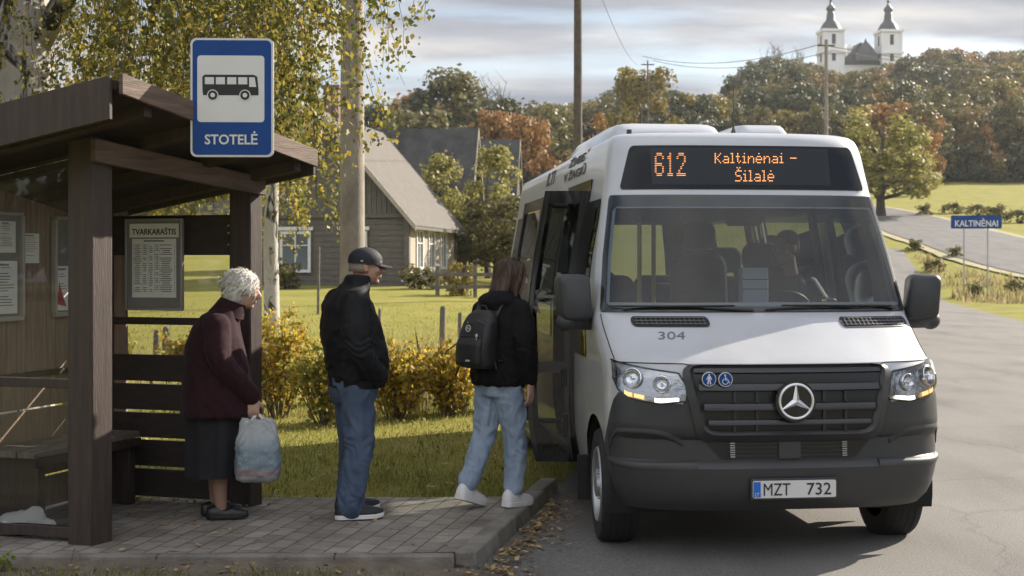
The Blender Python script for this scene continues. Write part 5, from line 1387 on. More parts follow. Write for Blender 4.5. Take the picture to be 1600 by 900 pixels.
GL = {'6': '01110 10001 10000 11110 10001 10001 01110', '1': '00100 01100 00100 00100 00100 00100 01110', '2': '01110 10001 00001 00010 00100 01000 11111',
 'K': '10001 10010 10100 11000 10100 10010 10001', 'a': '00000 00000 01110 00001 01111 10001 01111', 'l': '110 010 010 010 010 010 111', 't': '0100 0100 1110 0100 0100 0101 0010',
 'i': '010 000 110 010 010 010 111', 'n': '00000 00000 10110 11001 10001 10001 10001', 'ė': '00100 00000 01110 10001 11111 10000 01110', 'S': '01111 10000 10000 01110 00001 00001 11110', '-': '00000 00000 00000 11111 00000 00000 00000', ' ': '000 000 000 000 000 000 000'}
EXTRA = {'Š': ['01010', '00100']}
LED = emit('amber_led', (1.0, .38, .12), 1.0)
def led(txt, px0, py_top, py_base, px1, rep, name):
    cols = []
    for ch in txt:
        g = GL['S' if ch == 'Š' else ch].split(); ex = EXTRA.get(ch, ['0' * len(g[0])] * 2); ex = [e_.ljust(len(g[0]), '0')[:len(g[0])] for e_ in ex]
        rows = ex + g
        for c in range(len(g[0])): cols.append([r_[c] == '1' for r_ in rows])
        cols.append([False] * 9)
    cols.pop(); n = len(cols); m = MB(); pw = (px1 - px0) / n; ph = (py_base - py_top) / 7
    k = rep
    for i, c in enumerate(cols):
        for j, on in enumerate(c):
            if not on: continue
            for a in range(k):
                for b in range(k):
                    px = px0 + (i + (a + .5) / k) * pw; py = py_top + (j - 2 + (b + .5) / k) * ph
                    x, z = pick(px, py); r = min(pw, ph) / k / 235 * .42
                    q = [PX(x + r * math.cos(t * math.pi / 3), z + r * math.sin(t * math.pi / 3), .0095) for t in range(6)]; m.add(q, [tuple(range(6))])
    return m.build(name, LED, disp, smooth=False)
led('612', 1023, 239, 276, 1071, 2, 'lettering'); led('Kaltinėnai -', 1116, 239.5, 256, 1244, 1, 'lettering'); led('Šilalė', 1148, 266.5, 284.5, 1209, 1, 'lettering')
# ---- grille
gin = lambda s, t: (th_of(s * lerp(.475, .572, ((t + 1) / 2) ** .8), lerp(.775, 1.142, (t + 1) / 2)), lerp(.775, 1.142, (t + 1) / 2))
gout = lambda s, t: (th_of(s * lerp(.535, .632, ((t + 1) / 2) ** .8), lerp(.722, 1.150, (t + 1) / 2)), lerp(.722, 1.150, (t + 1) / 2))
GB_ = mat('grille_black', (.006, .006, .007), .4)
GF = mat('grille_surround_satin', (.03, .031, .033), .38, var=.1)
m = MB(); fpatch(m, gin, .008, (.10, .22), 30, 14); grille = m.build('grille', GB_, BUS, angle=60)
m = MB(); n = 160
def sq_loop(fn, r, off):
    out = []
    for k in range(n):
        a = 2 * math.pi * (k + .5) / n; c, s_ = math.cos(a), math.sin(a); q = max(abs(c), abs(s_)); u, v = c / q, s_ / q; out.append(PT_(*fn(u * squircle(v, r), v), off))
    return out
L_ = [sq_loop(gout, (.13, .3), .004), sq_loop(gout, (.13, .3), .022), sq_loop(lambda s, t: tuple(lerp(a, b, .7) for a, b in zip(gout(s, t), gin(s, t))), (.115, .26), .034), sq_loop(gin, (.10, .22), .012)]
m.rings(L_, cap=False); m.build('grille_surround', GF, grille, angle=50)
GS = mat('grille_slat', (.02, .021, .022), .3, coat=.2)
for zc_, hh, d_ in ((1.118, .036, .024), (1.025, .05, .034), (.915, .05, .034), (.825, .036, .03)):
    wd = lerp(.475, .572, ((zc_ - .775) / .367) ** .8) - .012
    m = MB(); xs_ = list(np.linspace(-wd, wd, 34)); prof_ = [(hh / 2, .010), (hh / 2 * .7, d_ * .8), (0, d_), (-hh / 2 * .8, d_ * 1.05), (-hh / 2, .010)]
    rows = []
    m.rings([[PX(x, zc_ + dz, o) for dz, o in prof_] for x in xs_], cap=True); m.build('slat', GS, grille, angle=30)
m = MB()
for x in (-.33, -.2, .2, .33):
    for zc_ in (.97, .87, .8): m.rings([[PX(x + dx_, zc_ + dz, .014) for dx_, dz in ((-.008, -.03), (.008, -.03), (.008, .03), (-.008, .03))], [PX(x + dx_, zc_ + dz, .022) for dx_, dz in ((-.008, -.03), (.008, -.03), (.008, .03), (-.008, .03))]])
split_build(m, 'strut', GS, grille, smooth=False)
# emblem
sx_, sz_ = pick(1238, 625.5); ec = PX(sx_, sz_, .052); Rm = .098
em = MB(); em.lathe([(0, 0), (Rm * 1.22, .0), (Rm * 1.22, .012), (Rm * 1.08, .022)][::-1], (ec.x, ec.y - .012, ec.z), 'y', 48, cap=False); em.build('emblem_plate', black_gloss, grille, angle=30)
m = MB(); cs = []
for k in range(48):
    a = 2 * math.pi * k / 48; c_ = Vector((ec.x + Rm * math.cos(a), ec.y - .02, ec.z + Rm * math.sin(a))); rd = Vector((math.cos(a), 0, math.sin(a)))
    cs.append([c_ + rd * (.008 * math.cos(b)) + Vector((0, -1, 0)) * (.007 * math.sin(b)) for b in [2 * math.pi * q / 8 for q in range(8)]])
cs.append(cs[0]); m.rings(cs, cap=False)
star = []
for k in range(3):
    a = math.pi / 2 + k * 2 * math.pi / 3; t = Vector((math.cos(a), 0, math.sin(a))); q = Vector((-math.sin(a), 0, math.cos(a))); c_ = Vector((ec.x, ec.y - .017, ec.z))
    tip = c_ + t * Rm * .96; w_ = .019; base = c_ - t * .0; ridge = c_ + Vector((0, -.016, 0)); l_ = c_ + q * w_ + t * .012; r_ = c_ - q * w_ + t * .012; l2 = tip + q * .0035; r2 = tip - q * .0035; tp_ = tip + Vector((0, -.006, 0))
    m.add([ridge, l_, l2, tp_, r2, r_], [(0, 1, 2, 3), (0, 3, 4, 5)])
m.build('star_emblem', mat('satin_chrome', (.80, .81, .83), .3, metal=.85), grille, angle=25)
# round blue access stickers
def disc_sticker(px, py, kind_):
    x, z = pick(px, py); c_ = PX(x, z, .052); r = 11.2 / 266
    def f(r_, off): return [(c_.x + r_ * math.cos(2 * math.pi * k / 28), c_.y - off, c_.z + r_ * math.sin(2 * math.pi * k / 28)) for k in range(28)]
    m = MB(); m.rings([f(r, -.006), f(r, 0)]); st = m.build('access_sticker', SWHITE, grille, angle=30)
    m = MB(); m.add(f(r * .90, .0015), [tuple(range(28))]); m.build('blue_disc', BLUE, st, smooth=False)
    m = MB(); 
    def pl(pts): m.prism([(u * r, v * r) for u, v in pts], lambda u, v, k: (c_.x + u, c_.y - .003 + .0008 * k, c_.z + v))
    def circ(u0, v0, rr): pl([(u0 + rr * math.cos(2 * math.pi * k / 12), v0 + rr * math.sin(2 * math.pi * k / 12)) for k in range(12)])
    def bar(a, b, w): 
        d = Vector((b[0] - a[0], b[1] - a[1])).normalized() * w; pl([(a[0] - d.y, a[1] + d.x), (b[0] - d.y, b[1] + d.x), (b[0] + d.y, b[1] - d.x), (a[0] + d.y, a[1] - d.x)])
    if kind_ == 'walk':
        circ(0, .58, .14); pl([(-.2, .42), (.2, .42), (.42, -.06), (.32, -.1), (.17, .18), (.17, -.1), (.3, -.72), (.12, -.72), (0, -.15), (-.12, -.72), (-.3, -.72), (-.17, -.1), (-.17, .18), (-.32, -.1), (-.42, -.06)])
    else:
        circ(-.08, .6, .12); bar((-.06, .46), (-.02, -.08), .07); bar((-.02, -.04), (.3, -.04), .06); bar((.3, -.02), (.48, -.45), .06); bar((-.05, .2), (.22, .2), .05); bar((.46, -.45), (.6, -.38), .05)
        arc = [2.0 + 4.1 * k / 12 for k in range(13)]
        for a, b in zip(arc[:-1], arc[1:]): bar((-.05 + .38 * math.cos(a), -.26 + .38 * math.sin(a)), (-.05 + .38 * math.cos(b), -.26 + .38 * math.sin(b)), .05)
    m.build('pictogram', SWHITE, st, smooth=False)
disc_sticker(1106, 593.5, 'walk'); disc_sticker(1131, 594, 'wheelchair')
# ---- lower intake and bumper dressing
iz = lambda t: lerp(.605, .712, (t + 1) / 2)
m = MB(); fpatch(m, lambda s, t: (th_of(s * lerp(.40, .50, (t + 1) / 2), iz(t)), iz(t)), .006, (.06, .3), 24, 8); it = m.build('lower_intake', GB_, BUS)
m = MB()
for zc_ in (.628, .652, .676, .698):
    m.rings([[PX(x, zc_ + dz, o) for dz, o in ((.004, .007), (.002, .014), (-.004, .014), (-.005, .007))] for x in np.linspace(-.36, .36, 20)])
m.build('slat', GS, it, smooth=False)
m = MB(); m.rings([[PX(x, z, .018) for z in (.61, .705)] + [PX(x, z, .006) for z in (.705, .61)] for x in (-.06, .07)]); m.build('centre_strut', black_plastic, it, smooth=False)
m = MB()
for x in (-.335, .335):
    for q in range(7): z = .618 + q * .013; m.rings([[PX(x + dx_, z + dz, .016) for dx_, dz in ((-.014, 0), (.014, 0), (.014, .006), (-.014, .006))], [PX(x + dx_, z + dz, .02) for dx_, dz in ((-.014, 0), (.014, 0), (.014, .006), (-.014, .006))]])
m.build('radiator_clip', galv, it, smooth=False)
for sg in (-1, 1):       # sculpted fog-lamp hollows: a raised brow running round the corner
    m = MB(); sec = []
    for k in range(24):
        u = k / 23; th = sg * lerp(.30, .86, u); z = .745 - .0 * u + .012 * math.sin(u * math.pi)
        if u < .3: z -= (.3 - u) ** 2 * .6
        if u > .85: z -= (u - .85) * .6
        sec.append([PT_(th, z + dz, o) for dz, o in ((.030, .002), (.010, .012), (-.004, .013), (-.014, .002))])
    m.rings(sec); m.build('bumper_crease', black_plastic, BUS, angle=60)
    m = MB(); sec = []
    for k in range(20):
        u = k / 19; th = sg * lerp(.24, .90, u); z = .585 - .01 * math.sin(u * 3.1)
        sec.append([PT_(th, z + dz, o) for dz, o in ((.016, .003), (.004, .016), (-.012, .018), (-.03, .006))])
    m.rings(sec); m.build('bumper_lip', black_plastic, BUS, angle=60)
px0, pz0 = pick(1172, 774.5); px1, pz1 = pick(1303, 746.5); pc = PX((px0 + px1) / 2, (pz0 + pz1) / 2, .03); pw, ph = px1 - px0, pz1 - pz0
m = MB(); m.box((pc.x, pc.y, pc.z), (pw + .02, .012, ph + .024)); holder = m.build('plate_holder', black_plastic, BUS, bevel=.003)
m = MB(); m.prism(rrect(pw, ph, .01, 4, pc.x, pc.z), flat(pc.y - .012, pc.y - .006)); plate = m.build('number_plate', SWHITE, holder, smooth=False)
m = MB(); m.box((pc.x - pw / 2 + .024, pc.y - .0135, pc.z), (.042, .002, ph - .012)); m.build('blue_strip', mat('plate_blue', (.01, .13, .50), .4), plate)
place_text('lettering', 'MZT', INK, plate, Matrix.Translation((pc.x - .105, pc.y - .0135, pc.z)), width=.158, height=.070, bold=0)
place_text('lettering', '732', INK, plate, Matrix.Translation((pc.x + .145, pc.y - .0135, pc.z)), width=.145, height=.070, bold=.004)
place_text('country_code', 'LT', SWHITE, plate, Matrix.Translation((pc.x - pw / 2 + .024, pc.y - .0155, pc.z - .028)), width=.024, height=.02, bold=.01)
# fleet number lying on the bonnet
def text_on_front(txt, pxc, pyc, wpx, hpx, mt, name, off=.004, bold=.02, parent=BUS):
    me = text_mesh(txt, width=1, height=1, bold=bold); n = len(me.vertices); co = np.empty(n * 3); me.vertices.foreach_get('co', co); co = co.reshape(-1, 3); out = []
    for a, b, c in co: x, z = pick(pxc + a * wpx, pyc - c * hpx); out.append(PX(x, z, off + (.0008 if b < 0 else 0)))
    me.vertices.foreach_set('co', np.array(out).ravel()); me.update(); return link(name, me, mt, parent, smooth=False)
text_on_front('304', 1049.5, 524.5, 42, 12, mat('grey_number', (.12, .13, .15), .5), 'fleet_number', off=.0015, bold=.0)
# bonnet shut lines, vents
GAP = mat('panel_gap', (.02, .02, .022), .8)
m = MB()
for sg in (-1, 1):
    pts = [PT_(sg * lerp(.80, .765, k / 20), lerp(1.425, 1.172, k / 20), .0012) for k in range(21)]; m.tube(pts, .0035, 5)
m.tube([PT_(t, 1.158 if abs(t) > .30 else 1.152, .001) for t in np.linspace(-.765, .765, 60)], .0035, 5)
split_build(m, 'bonnet_gap', GAP, BUS)
VENT = mat('vent_black', (.012, .012, .013), .5); VG = mat('vent_mesh_grey', (.13, .13, .14), .35, metal=.5)
for a, b in ((986, 1108), (1312, 1415)):
    xa, za = pick(a, 503); xb, zb = pick(b, 503); _, zt_ = pick((a + b) / 2, 495); _, zb2 = pick((a + b) / 2, 511.5)
    f_ = lambda s, t: (th_of((xa + xb) / 2 + s * abs(xb - xa) / 2, lerp(zb2, zt_, (t + 1) / 2)), lerp(zb2, zt_, (t + 1) / 2))
    m = MB(); fpatch(m, f_, .005, (.12, .9), 24, 10); v_ = m.build('bonnet_vent', VENT, BUS)
    m = MB()
    for q in np.linspace(-.86, .86, 15): m.tube([PT_(*f_(q, t), .008) for t in (-.7, 0, .7)], .0035, 4)
    for t in (-.6, 0, .6): m.tube([PT_(*f_(s, t), .009) for s in np.linspace(-.9, .9, 12)], .003, 4)
    m.build('vent_mesh', VG, v_)
# ---- headlights
LENS = glass('headlight_lens', (.93, .94, .95), 1.45)
HBLK = mat('headlight_housing', (.42, .43, .45), .22, metal=.9, bump=.25, bscale=35); REFL = mat('headlight_reflector', (.72, .73, .75), .14, metal=1, bump=.35, bscale=55)
DRLW = emit('daytime_light', (1.0, .90, .74), 1.3); DRLO = emit('indicator_light', (1.0, .55, .2), .8)
for sg in (-1, 1):
    def hl(s, t, sg=sg):   # s: -1 inner .. 1 outer
        u = (s + 1) / 2; th = lerp(.305, .80, u); top = lerp(1.098, 1.165, u); bot = float(np.interp(u, [0, .25, .7, .88, 1], [.945, .928, .958, 1.0, 1.07]))
        if u < .08: top = lerp(1.04, top, u / .08)
        return sg * th, lerp(bot, top, (t + 1) / 2)
    ss = list(np.linspace(-1, 1, 30)); ts = list(np.linspace(-1, 1, 10))
    m = MB(); m.grid(lambda s, t: PT_(*hl(s, t), .007), ss, ts); h_ = m.build('headlight', HBLK, BUS, angle=60)
    lp = []
    m = MB()
    for s in np.linspace(-1, 1, 40): lp.append(PT_(*hl(s, 1), .009))
    m.tube(lp, .006, 5); lp2 = [PT_(*hl(s, -1), .008) for s in np.linspace(-1, 1, 40)]; m.tube(lp2, .004, 5); split_build(m, 'gasket', black_gloss, h_)
    m = MB()
    for s, t, rr in ((.22, .25, .062), (-.52, .18, .052)):
        th, z = hl(s, t); c_ = PT_(th, z, .012); nn = N(th, z); q = nn.to_track_quat('Z', 'Y').to_matrix()
        rings_ = []
        for rad, h in ((1, .0), (1.0, .018), (.93, .02), (.75, .006), (.45, -.002), (.2, .0), (.16, .018), (.02, .022)): rings_.append([c_ + q @ Vector((rad * rr * math.cos(2 * math.pi * k / 24), rad * rr * math.sin(2 * math.pi * k / 24) * .95, h)) for k in range(24)])
        m.rings(rings_, cap=False)
    split_build(m, 'reflector', REFL, h_, angle=40)
    m = MB(); m.grid(lambda s, t: PT_(*hl(lerp(-.88, -.36, (s + 1) / 2), lerp(-.93, -.70, (t + 1) / 2)), .014), list(np.linspace(-1, 1, 10)), [-1, 0, 1]); m.build('daytime_lamp', DRLW, h_)
    m = MB()
    for a, b in ((-.1, .18), (.24, .5)): m.grid(lambda s, t: PT_(*hl(lerp(a, b, (s + 1) / 2), lerp(-.90, -.66, (t + 1) / 2)), .014), list(np.linspace(-1, 1, 6)), [-1, 0, 1])
    split_build(m, 'indicator_lamp', DRLO, h_)
    m = MB(); m.grid(lambda s, t: PT_(*hl(lerp(.80, .97, (s + 1) / 2), t * .8), .012), list(np.linspace(-1, 1, 6)), [-1, 0, 1]); m.build('side_reflector', REFL, h_)
    m = MB(); m.grid(lambda s, t: PT_(*hl(s, t), .012 + .022 * (1 - s ** 6) * (1 - t ** 6)), ss, ts); m.build('lens', LENS, h_, angle=80)
# ---- wipers
m = MB(); 
for pts in (((-.06, 1.447), (-.35, 1.462), (-.62, 1.462), (-.86, 1.452)), ((.88, 1.455), (.55, 1.463), (.30, 1.463), (.02, 1.452))): 
    m.tube([PX(x, z, .022) for x, z in pts], [.010, .009, .007, .005], 6)
for a, b in (((-.18, 1.468), (-.93, 1.466)), ((.12, 1.470), (.86, 1.466))): m.tube([PX(lerp(a[0], b[0], t), lerp(a[1], b[1], t), .03) for t in np.linspace(0, 1, 12)], .0055, 5)
split_build(m, 'wiper', black_gloss, BUS)
# ---- mirrors
for sg in (-1, 1):
    m = MB(); c_ = Vector((sg * 1.15, .80, 1.525)); rot = Matrix.Rotation(R(sg * -8), 3, 'Z')
    rs = []
    for yy, sc_ in ((-.085, .80), (-.075, .90), (-.04, .985), (.02, 1.0), (.05, .98), (.06, .9)):
        o2 = rrect(.215 * sc_, .30 * sc_, .05 * sc_, 5); rs.append([c_ + rot @ Vector((u + (.012 * sg * (v / .15)), yy, v)) for u, v in o2])
    m.rings(rs); mr_ = m.build('mirror', black_plastic, BUS, angle=40)
    m = MB(); m.prism(rrect(.18, .25, .04), lambda u, v, k: tuple(c_ + rot @ Vector((u, .0625 if k else .061, v)))); m.build('mirror_glass', chrome, mr_)
    m = MB(); rs = []
    for t in np.linspace(0, 1, 7):
        p = Vector((sg * lerp(.93, 1.17, t), lerp(.92, .79, t), lerp(1.395, 1.385, t))); h = lerp(.085, .062, t); d_ = lerp(.06, .055, t); rs.append([p + Vector((0, d_ * math.cos(a), h * math.sin(a))) for a in [2 * math.pi * k / 14 for k in range(14)]])
    m.rings(rs); m.ell((sg * 1.20, .785, 1.375), (.065, .06, .062)); m.build('mirror_arm', black_plastic, mr_, angle=60)
    m = MB(); m.ell((sg * .985, .98, 1.35), (.03, .10, .09)); m.build('mirror_foot', black_plastic, mr_)
# ---- side glazing
def pane(sg, y0, y1, z0, z1, mt, name, off=.006, parent=BUS):
    m = MB(); zs_ = list(np.linspace(z0, z1, 10))
    m.grid(lambda y, z: side(sg, y, z) + Vector((sg * off, 0, 0)), list(np.linspace(y0, y1, 8)), zs_); return m.build(name, mt, parent, fix=False)
for sg in (-1, 1):
    for a, b, c, d in WIN[sg]:
        w_ = pane(sg, a - .05, b + .035, c - .05, d + .05, TINTR if sg < 0 else TINT, 'side_window')
        m = MB()
        for ya, yb, za, zb in ((a - .05, a + .02, c - .05, d + .05), (b - .03, b + .035, c - .05, d + .05), (a + .02, b - .03, c - .05, c + .02), (a + .02, b - .03, d - .03, d + .05)):
            m.grid(lambda y, z: side(sg, y, z) + Vector((sg * .004, 0, 0)), [ya, yb], list(np.linspace(za, zb, 10)))
        m.build('window_border', FRIT, w_, fix=False)
# ---- doorway, door leaves
m = MB()
for y in (DOOR[0], DOOR[1]): 
    m.rings([[side(-1, y, z) + Vector((dx_, dy_, 0)) for dx_, dy_ in ((-.008, -.03), (.09, -.03), (.09, .03), (-.008, .03))] for z in np.linspace(DOOR[2], DOOR[3], 10)])
m.rings([[side(-1, y, DOOR[3]) + Vector((dx_, 0, dz)) for dx_, dz in ((-.008, -.02), (.10, -.02), (.10, .05), (-.008, .05))] for y in (DOOR[0] - .03, DOOR[1] + .03)])
m.build('door_frame', black_gloss, BUS, angle=30)
LEAFP = mat('glossy_dark_door_panel', (.10, .10, .10), .12, coat=.6)
def leaf(y0, y1, xo0, xo1, name):
    """A door leaf hanging outside the flank: black frame, tall pane, white lower panel."""
    def lp(u, z, d): p = side(-1, lerp(y0, y1, u), z); return Vector((p.x - lerp(xo0, xo1, u) + d, lerp(y0, y1, u), z))
    z0, z1 = .36, 2.25; zs_ = list(np.linspace(z0, z1, 14)); m = MB()
    for ua, ub in ((0, .09), (.91, 1)):
        m.rings([[lp(ua, z, -.02), lp(ub, z, -.02), lp(ub, z, .025), lp(ua, z, .025)] for z in zs_])
    for za, zb in ((z0, z0 + .06), (.98, 1.06), (z1 - .09, z1)):
        m.rings([[lp(u, za, -.018), lp(u, zb, -.018), lp(u, zb, .022), lp(u, za, .022)] for u in (.09, .91)])
    d_ = m.build(name, black_gloss, BUS, angle=30)
    m = MB(); m.grid(lambda u, z: lp(u, z, -.006), [.08, .5, .92], [z for z in np.linspace(1.05, z1 - .08, 8)]); m.build('door_pane', TINTR, d_, fix=False)
    m = MB(); m.grid(lambda u, z: lp(u, z, -.012), [.085, .5, .915], [.42, .6, .8, .985]); m.build('lower_pane', TINTR, d_, fix=False)
    m = MB(); m.tube([lp(.82, 1.08, -.02), lp(.82, 1.1, -.06), lp(.82, 1.35, -.06), lp(.82, 1.37, -.02)], .012, 8); m.build('handle', black_plastic, d_)
    m = MB(); m.box(lp(.05, .62, -.03), (.03, .05, .16)); m.box(lp(.05, .95, -.035), (.04, .06, .12)); split_build(m, 'hinge', black_plastic, d_, bevel=.004)
    return d_
leaf(2.45, 3.62, .20, .215, 'door_leaf'); leaf(1.60, 1.64, .02, .30, 'folding_leaf')
m = MB()
for z, y, l in ((2.19, 1.7, .30), (.52, 1.7, .30)): m.tube([side(-1, y + .9, z) + Vector((.06, 0, 0)), side(-1, y + .95, z) + Vector((-.1, 0, 0)), side(-1, y + 1.05, z) + Vector((-.19, 0, 0))], .02, 8)
split_build(m, 'door_arm', black_plastic, BUS)
m = MB(); m.box((-.70, 2.12, .385), (.62, .98, .05)); m.box((-.55, 2.12, .55), (.3, .98, .28)); split_build(m, 'step', mat('step_rubber', (.03, .03, .03), .8), BUS, bevel=.006)
# line of dark lettering along the cantrail above the door
def text_on_side(txt, y0, y1, zc_, h, mt):
    me = text_mesh(txt, width=1, height=1, bold=.03); n = len(me.vertices); co = np.empty(n * 3); me.vertices.foreach_get('co', co); co = co.reshape(-1, 3); out = []
    for a, b, c in co: p = side(-1, lerp(y1, y0, a + .5), zc_ + c * h); out.append((p.x - .004 - (.0008 if b < 0 else 0), p.y, p.z))
    me.vertices.foreach_set('co', np.array(out).ravel()); me.update(); return link('lettering', me, mt, BUS, smooth=False)
DKT = mat('dark_lettering', (.06, .055, .05), .6)
text_on_side('ŽMIEŠ', 2.0, 2.95, 2.545, .085, DKT); text_on_side('V ŽAGIŪ', 2.0, 3.1, 2.44, .085, DKT); text_on_side('ILTI', 3.7, 4.2, 2.49, .12, DKT)
# ---- roof gear
m = MB()
def pod(x0, x1, y0, y1, z0, h):
    rs = []
    for v, sc_, dz in ((0, .86, .05), (.03, .93, .6), (.10, .97, .93), (.2, 1, 1), (.85, 1, 1), (.96, .96, .9), (1, .9, .3)):
        o2 = []
        for k in range(17):
            t = -math.cos(math.pi * k / 16); o2.append((t, (1 - abs(t) ** 11)))
        rs.append([Vector(((x0 + x1) / 2 + t * (x1 - x0) / 2 * sc_, lerp(y0, y1, v), z0 + h * dz * q)) for t, q in o2])
    m.rings(rs, closed=False, cap=False)
pod(-.70, .24, 2.0, 4.3, 2.606, .20); pod(.275, .70, 2.0, 3.6, 2.606, .19); split_build(m, 'roof_unit', white_paint, BUS, angle=40)
m = MB()
for x in (-.66, .66): m.lathe([(.0, .055), (.018, .052), (.02, .0), (.0, 0)][::-1], (x, 1.45, 2.612), n=12)
split_build(m, 'marker_lamp', black_gloss, BUS)
ax = at(1146, 207, 8.75); q = BM.inverted() @ ax
m = MB(); m.lathe([(.028, 0), (.022, .015), (.010, .05), (.006, .07), (.004, .1), (.0028, .36), (.001, .37)], (q.x, q.y, 2.612), n=10); m.build('aerial', black_gloss, BUS)
# ---- wheels and underside
RIM = mat('silver_wheel_rim', (.40, .41, .43), .38, metal=.75, var=.15)
def wheel(x, y, sg, steer=0):
    w_ = MB(); prof_ = [(.235, -.10), (.30, -.118), (.335, -.112), (.352, -.09), (.356, -.03), (.356, .03), (.352, .09), (.335, .112), (.30, .118), (.235, .10)]
    rot = Matrix.Rotation(steer, 4, 'Z'); T = Matrix.Translation((x, y, .352)) @ rot
    def put(m, name, mt, parent, **k):
        m.v = [tuple(T @ Vector(p)) for p in m.v]; return split_build(m, name, mt, parent, **k)[0]
    w_.lathe(prof_, axis='x', n=48)
    for s in np.linspace(-.07, .07, 5):
        pass
    ty = put(w_, 'tyre', rubber, None, angle=40); wh = empty('x'); bpy.data.objects.remove(wh); ty.name = 'wheel'; ty.parent = BUS
    g = MB()
    for s in (-.062, -.02, .02, .062): g.lathe([(.3575, s - .004), (.3575, s + .004)], axis='x', n=48)
    put(g, 'tread_groove', dark_void, ty)
    o = sg * .118; r_ = MB(); r_.lathe([(.238, o * .86), (.228, o * 1.0), (.215, o * .94), (.20, o * .55), (.15, o * .42), (.115, o * .52), (.09, o * .85), (.075, o * 1.02), (.06, o * 1.05), (0, o * 1.06)], axis='x', n=40); put(r_, 'rim', RIM, ty, angle=30)
    h = MB()
    for k in range(9):
        a = 2 * math.pi * k / 9; h.ell((o * .50, .172 * math.cos(a), .172 * math.sin(a)), (.012, .022, .022), 10, 6)
    put(h, 'hand_hole', dark_void, ty)
    h = MB()
    for k in range(6):
        a = 2 * math.pi * k / 6; h.ell((o * .86, .088 * math.cos(a), .088 * math.sin(a)), (.014, .011, .011), 8, 6)
    put(h, 'wheel_nut', galv, ty)
for sg in (-1, 1): wheel(sg * .895, WHY[0], sg, R(-3)); wheel(sg * .88, WHY[1], sg)
m = MB(); m.box((0, 3.2, .40), (1.66, 5.9, .16)); m.box((0, .62, .37), (1.3, .6, .08)); m.box((0, WHY[0], .36), (1.6, .12, .12)); m.box((0, WHY[1], .36), (1.6, .14, .14)); m.build('underbody', dark_void, BUS)
for sg in (-1, 1):
    for yc in WHY:
        m = MB(); m.rings([[Vector((sg * x, yc + (AR + .003) * math.cos(a), AZ + (AR + .003) * math.sin(a))) for a in np.linspace(-.25, math.pi + .25, 22)] for x in (1.0, .6)], closed=False, cap=False); m.build('wheel_arch_liner', dark_void, BUS)
        m = MB(); m.box((sg * .93, yc + .47, .32), (.26, .02, .30)); m.build('mud_flap', rubber, BUS, bevel=.004)
# ---- inside: dashboard, wheel, seats, poles
DASH = mat('dashboard_grey', (.035, .036, .038), .6); SEATM = mat('dark_blue_grey_seat_cloth', (.030, .036, .05), .9, var=.2, vscale=30); YEL = mat('yellow_handrail', (.55, .40, .04), .4)
m = MB(); rs = []
for x in np.linspace(-.86, .86, 18):
    hmp = .05 * math.exp(-((x - .50) / .22) ** 2); rs.append([(x, .80 + .14 * abs(x), 1.40), (x, 1.10, 1.415 + hmp * .4), (x, 1.52, 1.40 + hmp), (x, 1.62, 1.30 + hmp), (x, 1.60, .95), (x, .85, .95)])
m.rings(rs); m.build('dashboard', DASH, BUS, angle=40)
m = MB(); sc_c = Vector((.52, 1.72, 1.36)); q = Matrix.Rotation(R(-62), 3, 'X'); ring = []
for k in range(33):
    a = 2 * math.pi * k / 32; c_ = sc_c + q @ Vector((.20 * math.cos(a), .20 * math.sin(a), 0)); rd = (q @ Vector((math.cos(a), math.sin(a), 0))); ring.append([c_ + rd * (.014 * math.cos(b)) + (q @ Vector((0, 0, 1))) * (.014 * math.sin(b)) for b in [2 * math.pi * t / 8 for t in range(8)]])
m.rings(ring, cap=False); m.tube([sc_c + q @ Vector((-.19, 0, 0)), sc_c + q @ Vector((0, -.0, -.02)), sc_c + q @ Vector((.19, 0, 0))], .018, 6); m.tube([sc_c + q @ Vector((0, -.19, 0)), sc_c], .016, 6); m.tube([sc_c, sc_c + Vector((0, -.28, -.18))], .03, 8); m.build('steering_wheel', black_plastic, BUS, angle=60)
m = MB(); m.box((0, 3.4, .50), (1.76, 4.3, .05)); m.build('floor', DASH, BUS)
m = MB(); m.box((0, 1.55, .75), (1.7, .08, .9)); m.build('bulkhead', DASH, BUS)
def seat(x, y, z0=.52, hr=True, scale=1):
    m = MB(); rs = []
    for z, w_, y_ in ((z0 + .0, .16, .2), (z0 + .38, .2, .22)): pass
    m.box((x, y, z0 + .40), (.44, .46, .13)); m.box((x, y + .02, z0 + .18), (.2, .3, .34))
    o2 = rrect(.46, .70, .12, 6)
    m.prism(o2, lambda u, v, k: (x + u, y + .20 + .12 * k + .12 * (v + .35), z0 + .78 + v))
    st = m.build('seat', SEATM, BUS, bevel=.03)
    if hr:
        m = MB(); m.prism(rrect(.29, .22, .08, 6), lambda u, v, k: (x + u, y + .30 + .10 * k, z0 + 1.27 + v)); m.build('headrest', SEATM, st, bevel=.03)
    return st
seat(.56, 2.05, .52); seat(-.62, 3.0, .56); seat(-.20, 3.45, .44, False); seat(.16, 3.45, .44, False); seat(-.66, 4.3, .5); seat(-.2, 4.35, .5, False); seat(.25, 4.35, .5, False); seat(.66, 4.3, .5); seat(.62, 3.3, .5); seat(.24, 2.75, .70)
for x, y in ((-.33, 2.7), (-.14, 3.05)):
    m = MB(); m.tube([(x, y, .52), (x, y, 2.42)], .018, 10); m.build('handrail', YEL, BUS)
m = MB(); m.tube([(-.84, 2.2, .55), (-.84, 2.2, 2.35)], .016, 8); m.build('handrail', galv, BUS)
xt, zt_ = .16, 1.60
m = MB(); m.box((xt, 1.26, 1.57), (.185, .10, .29)); m.box((xt, 1.26, 1.42), (.08, .08, .08)); tm_ = m.build('ticket_machine', mat('pale_ticket_machine', (.36, .41, .44), .4), BUS, bevel=.012)
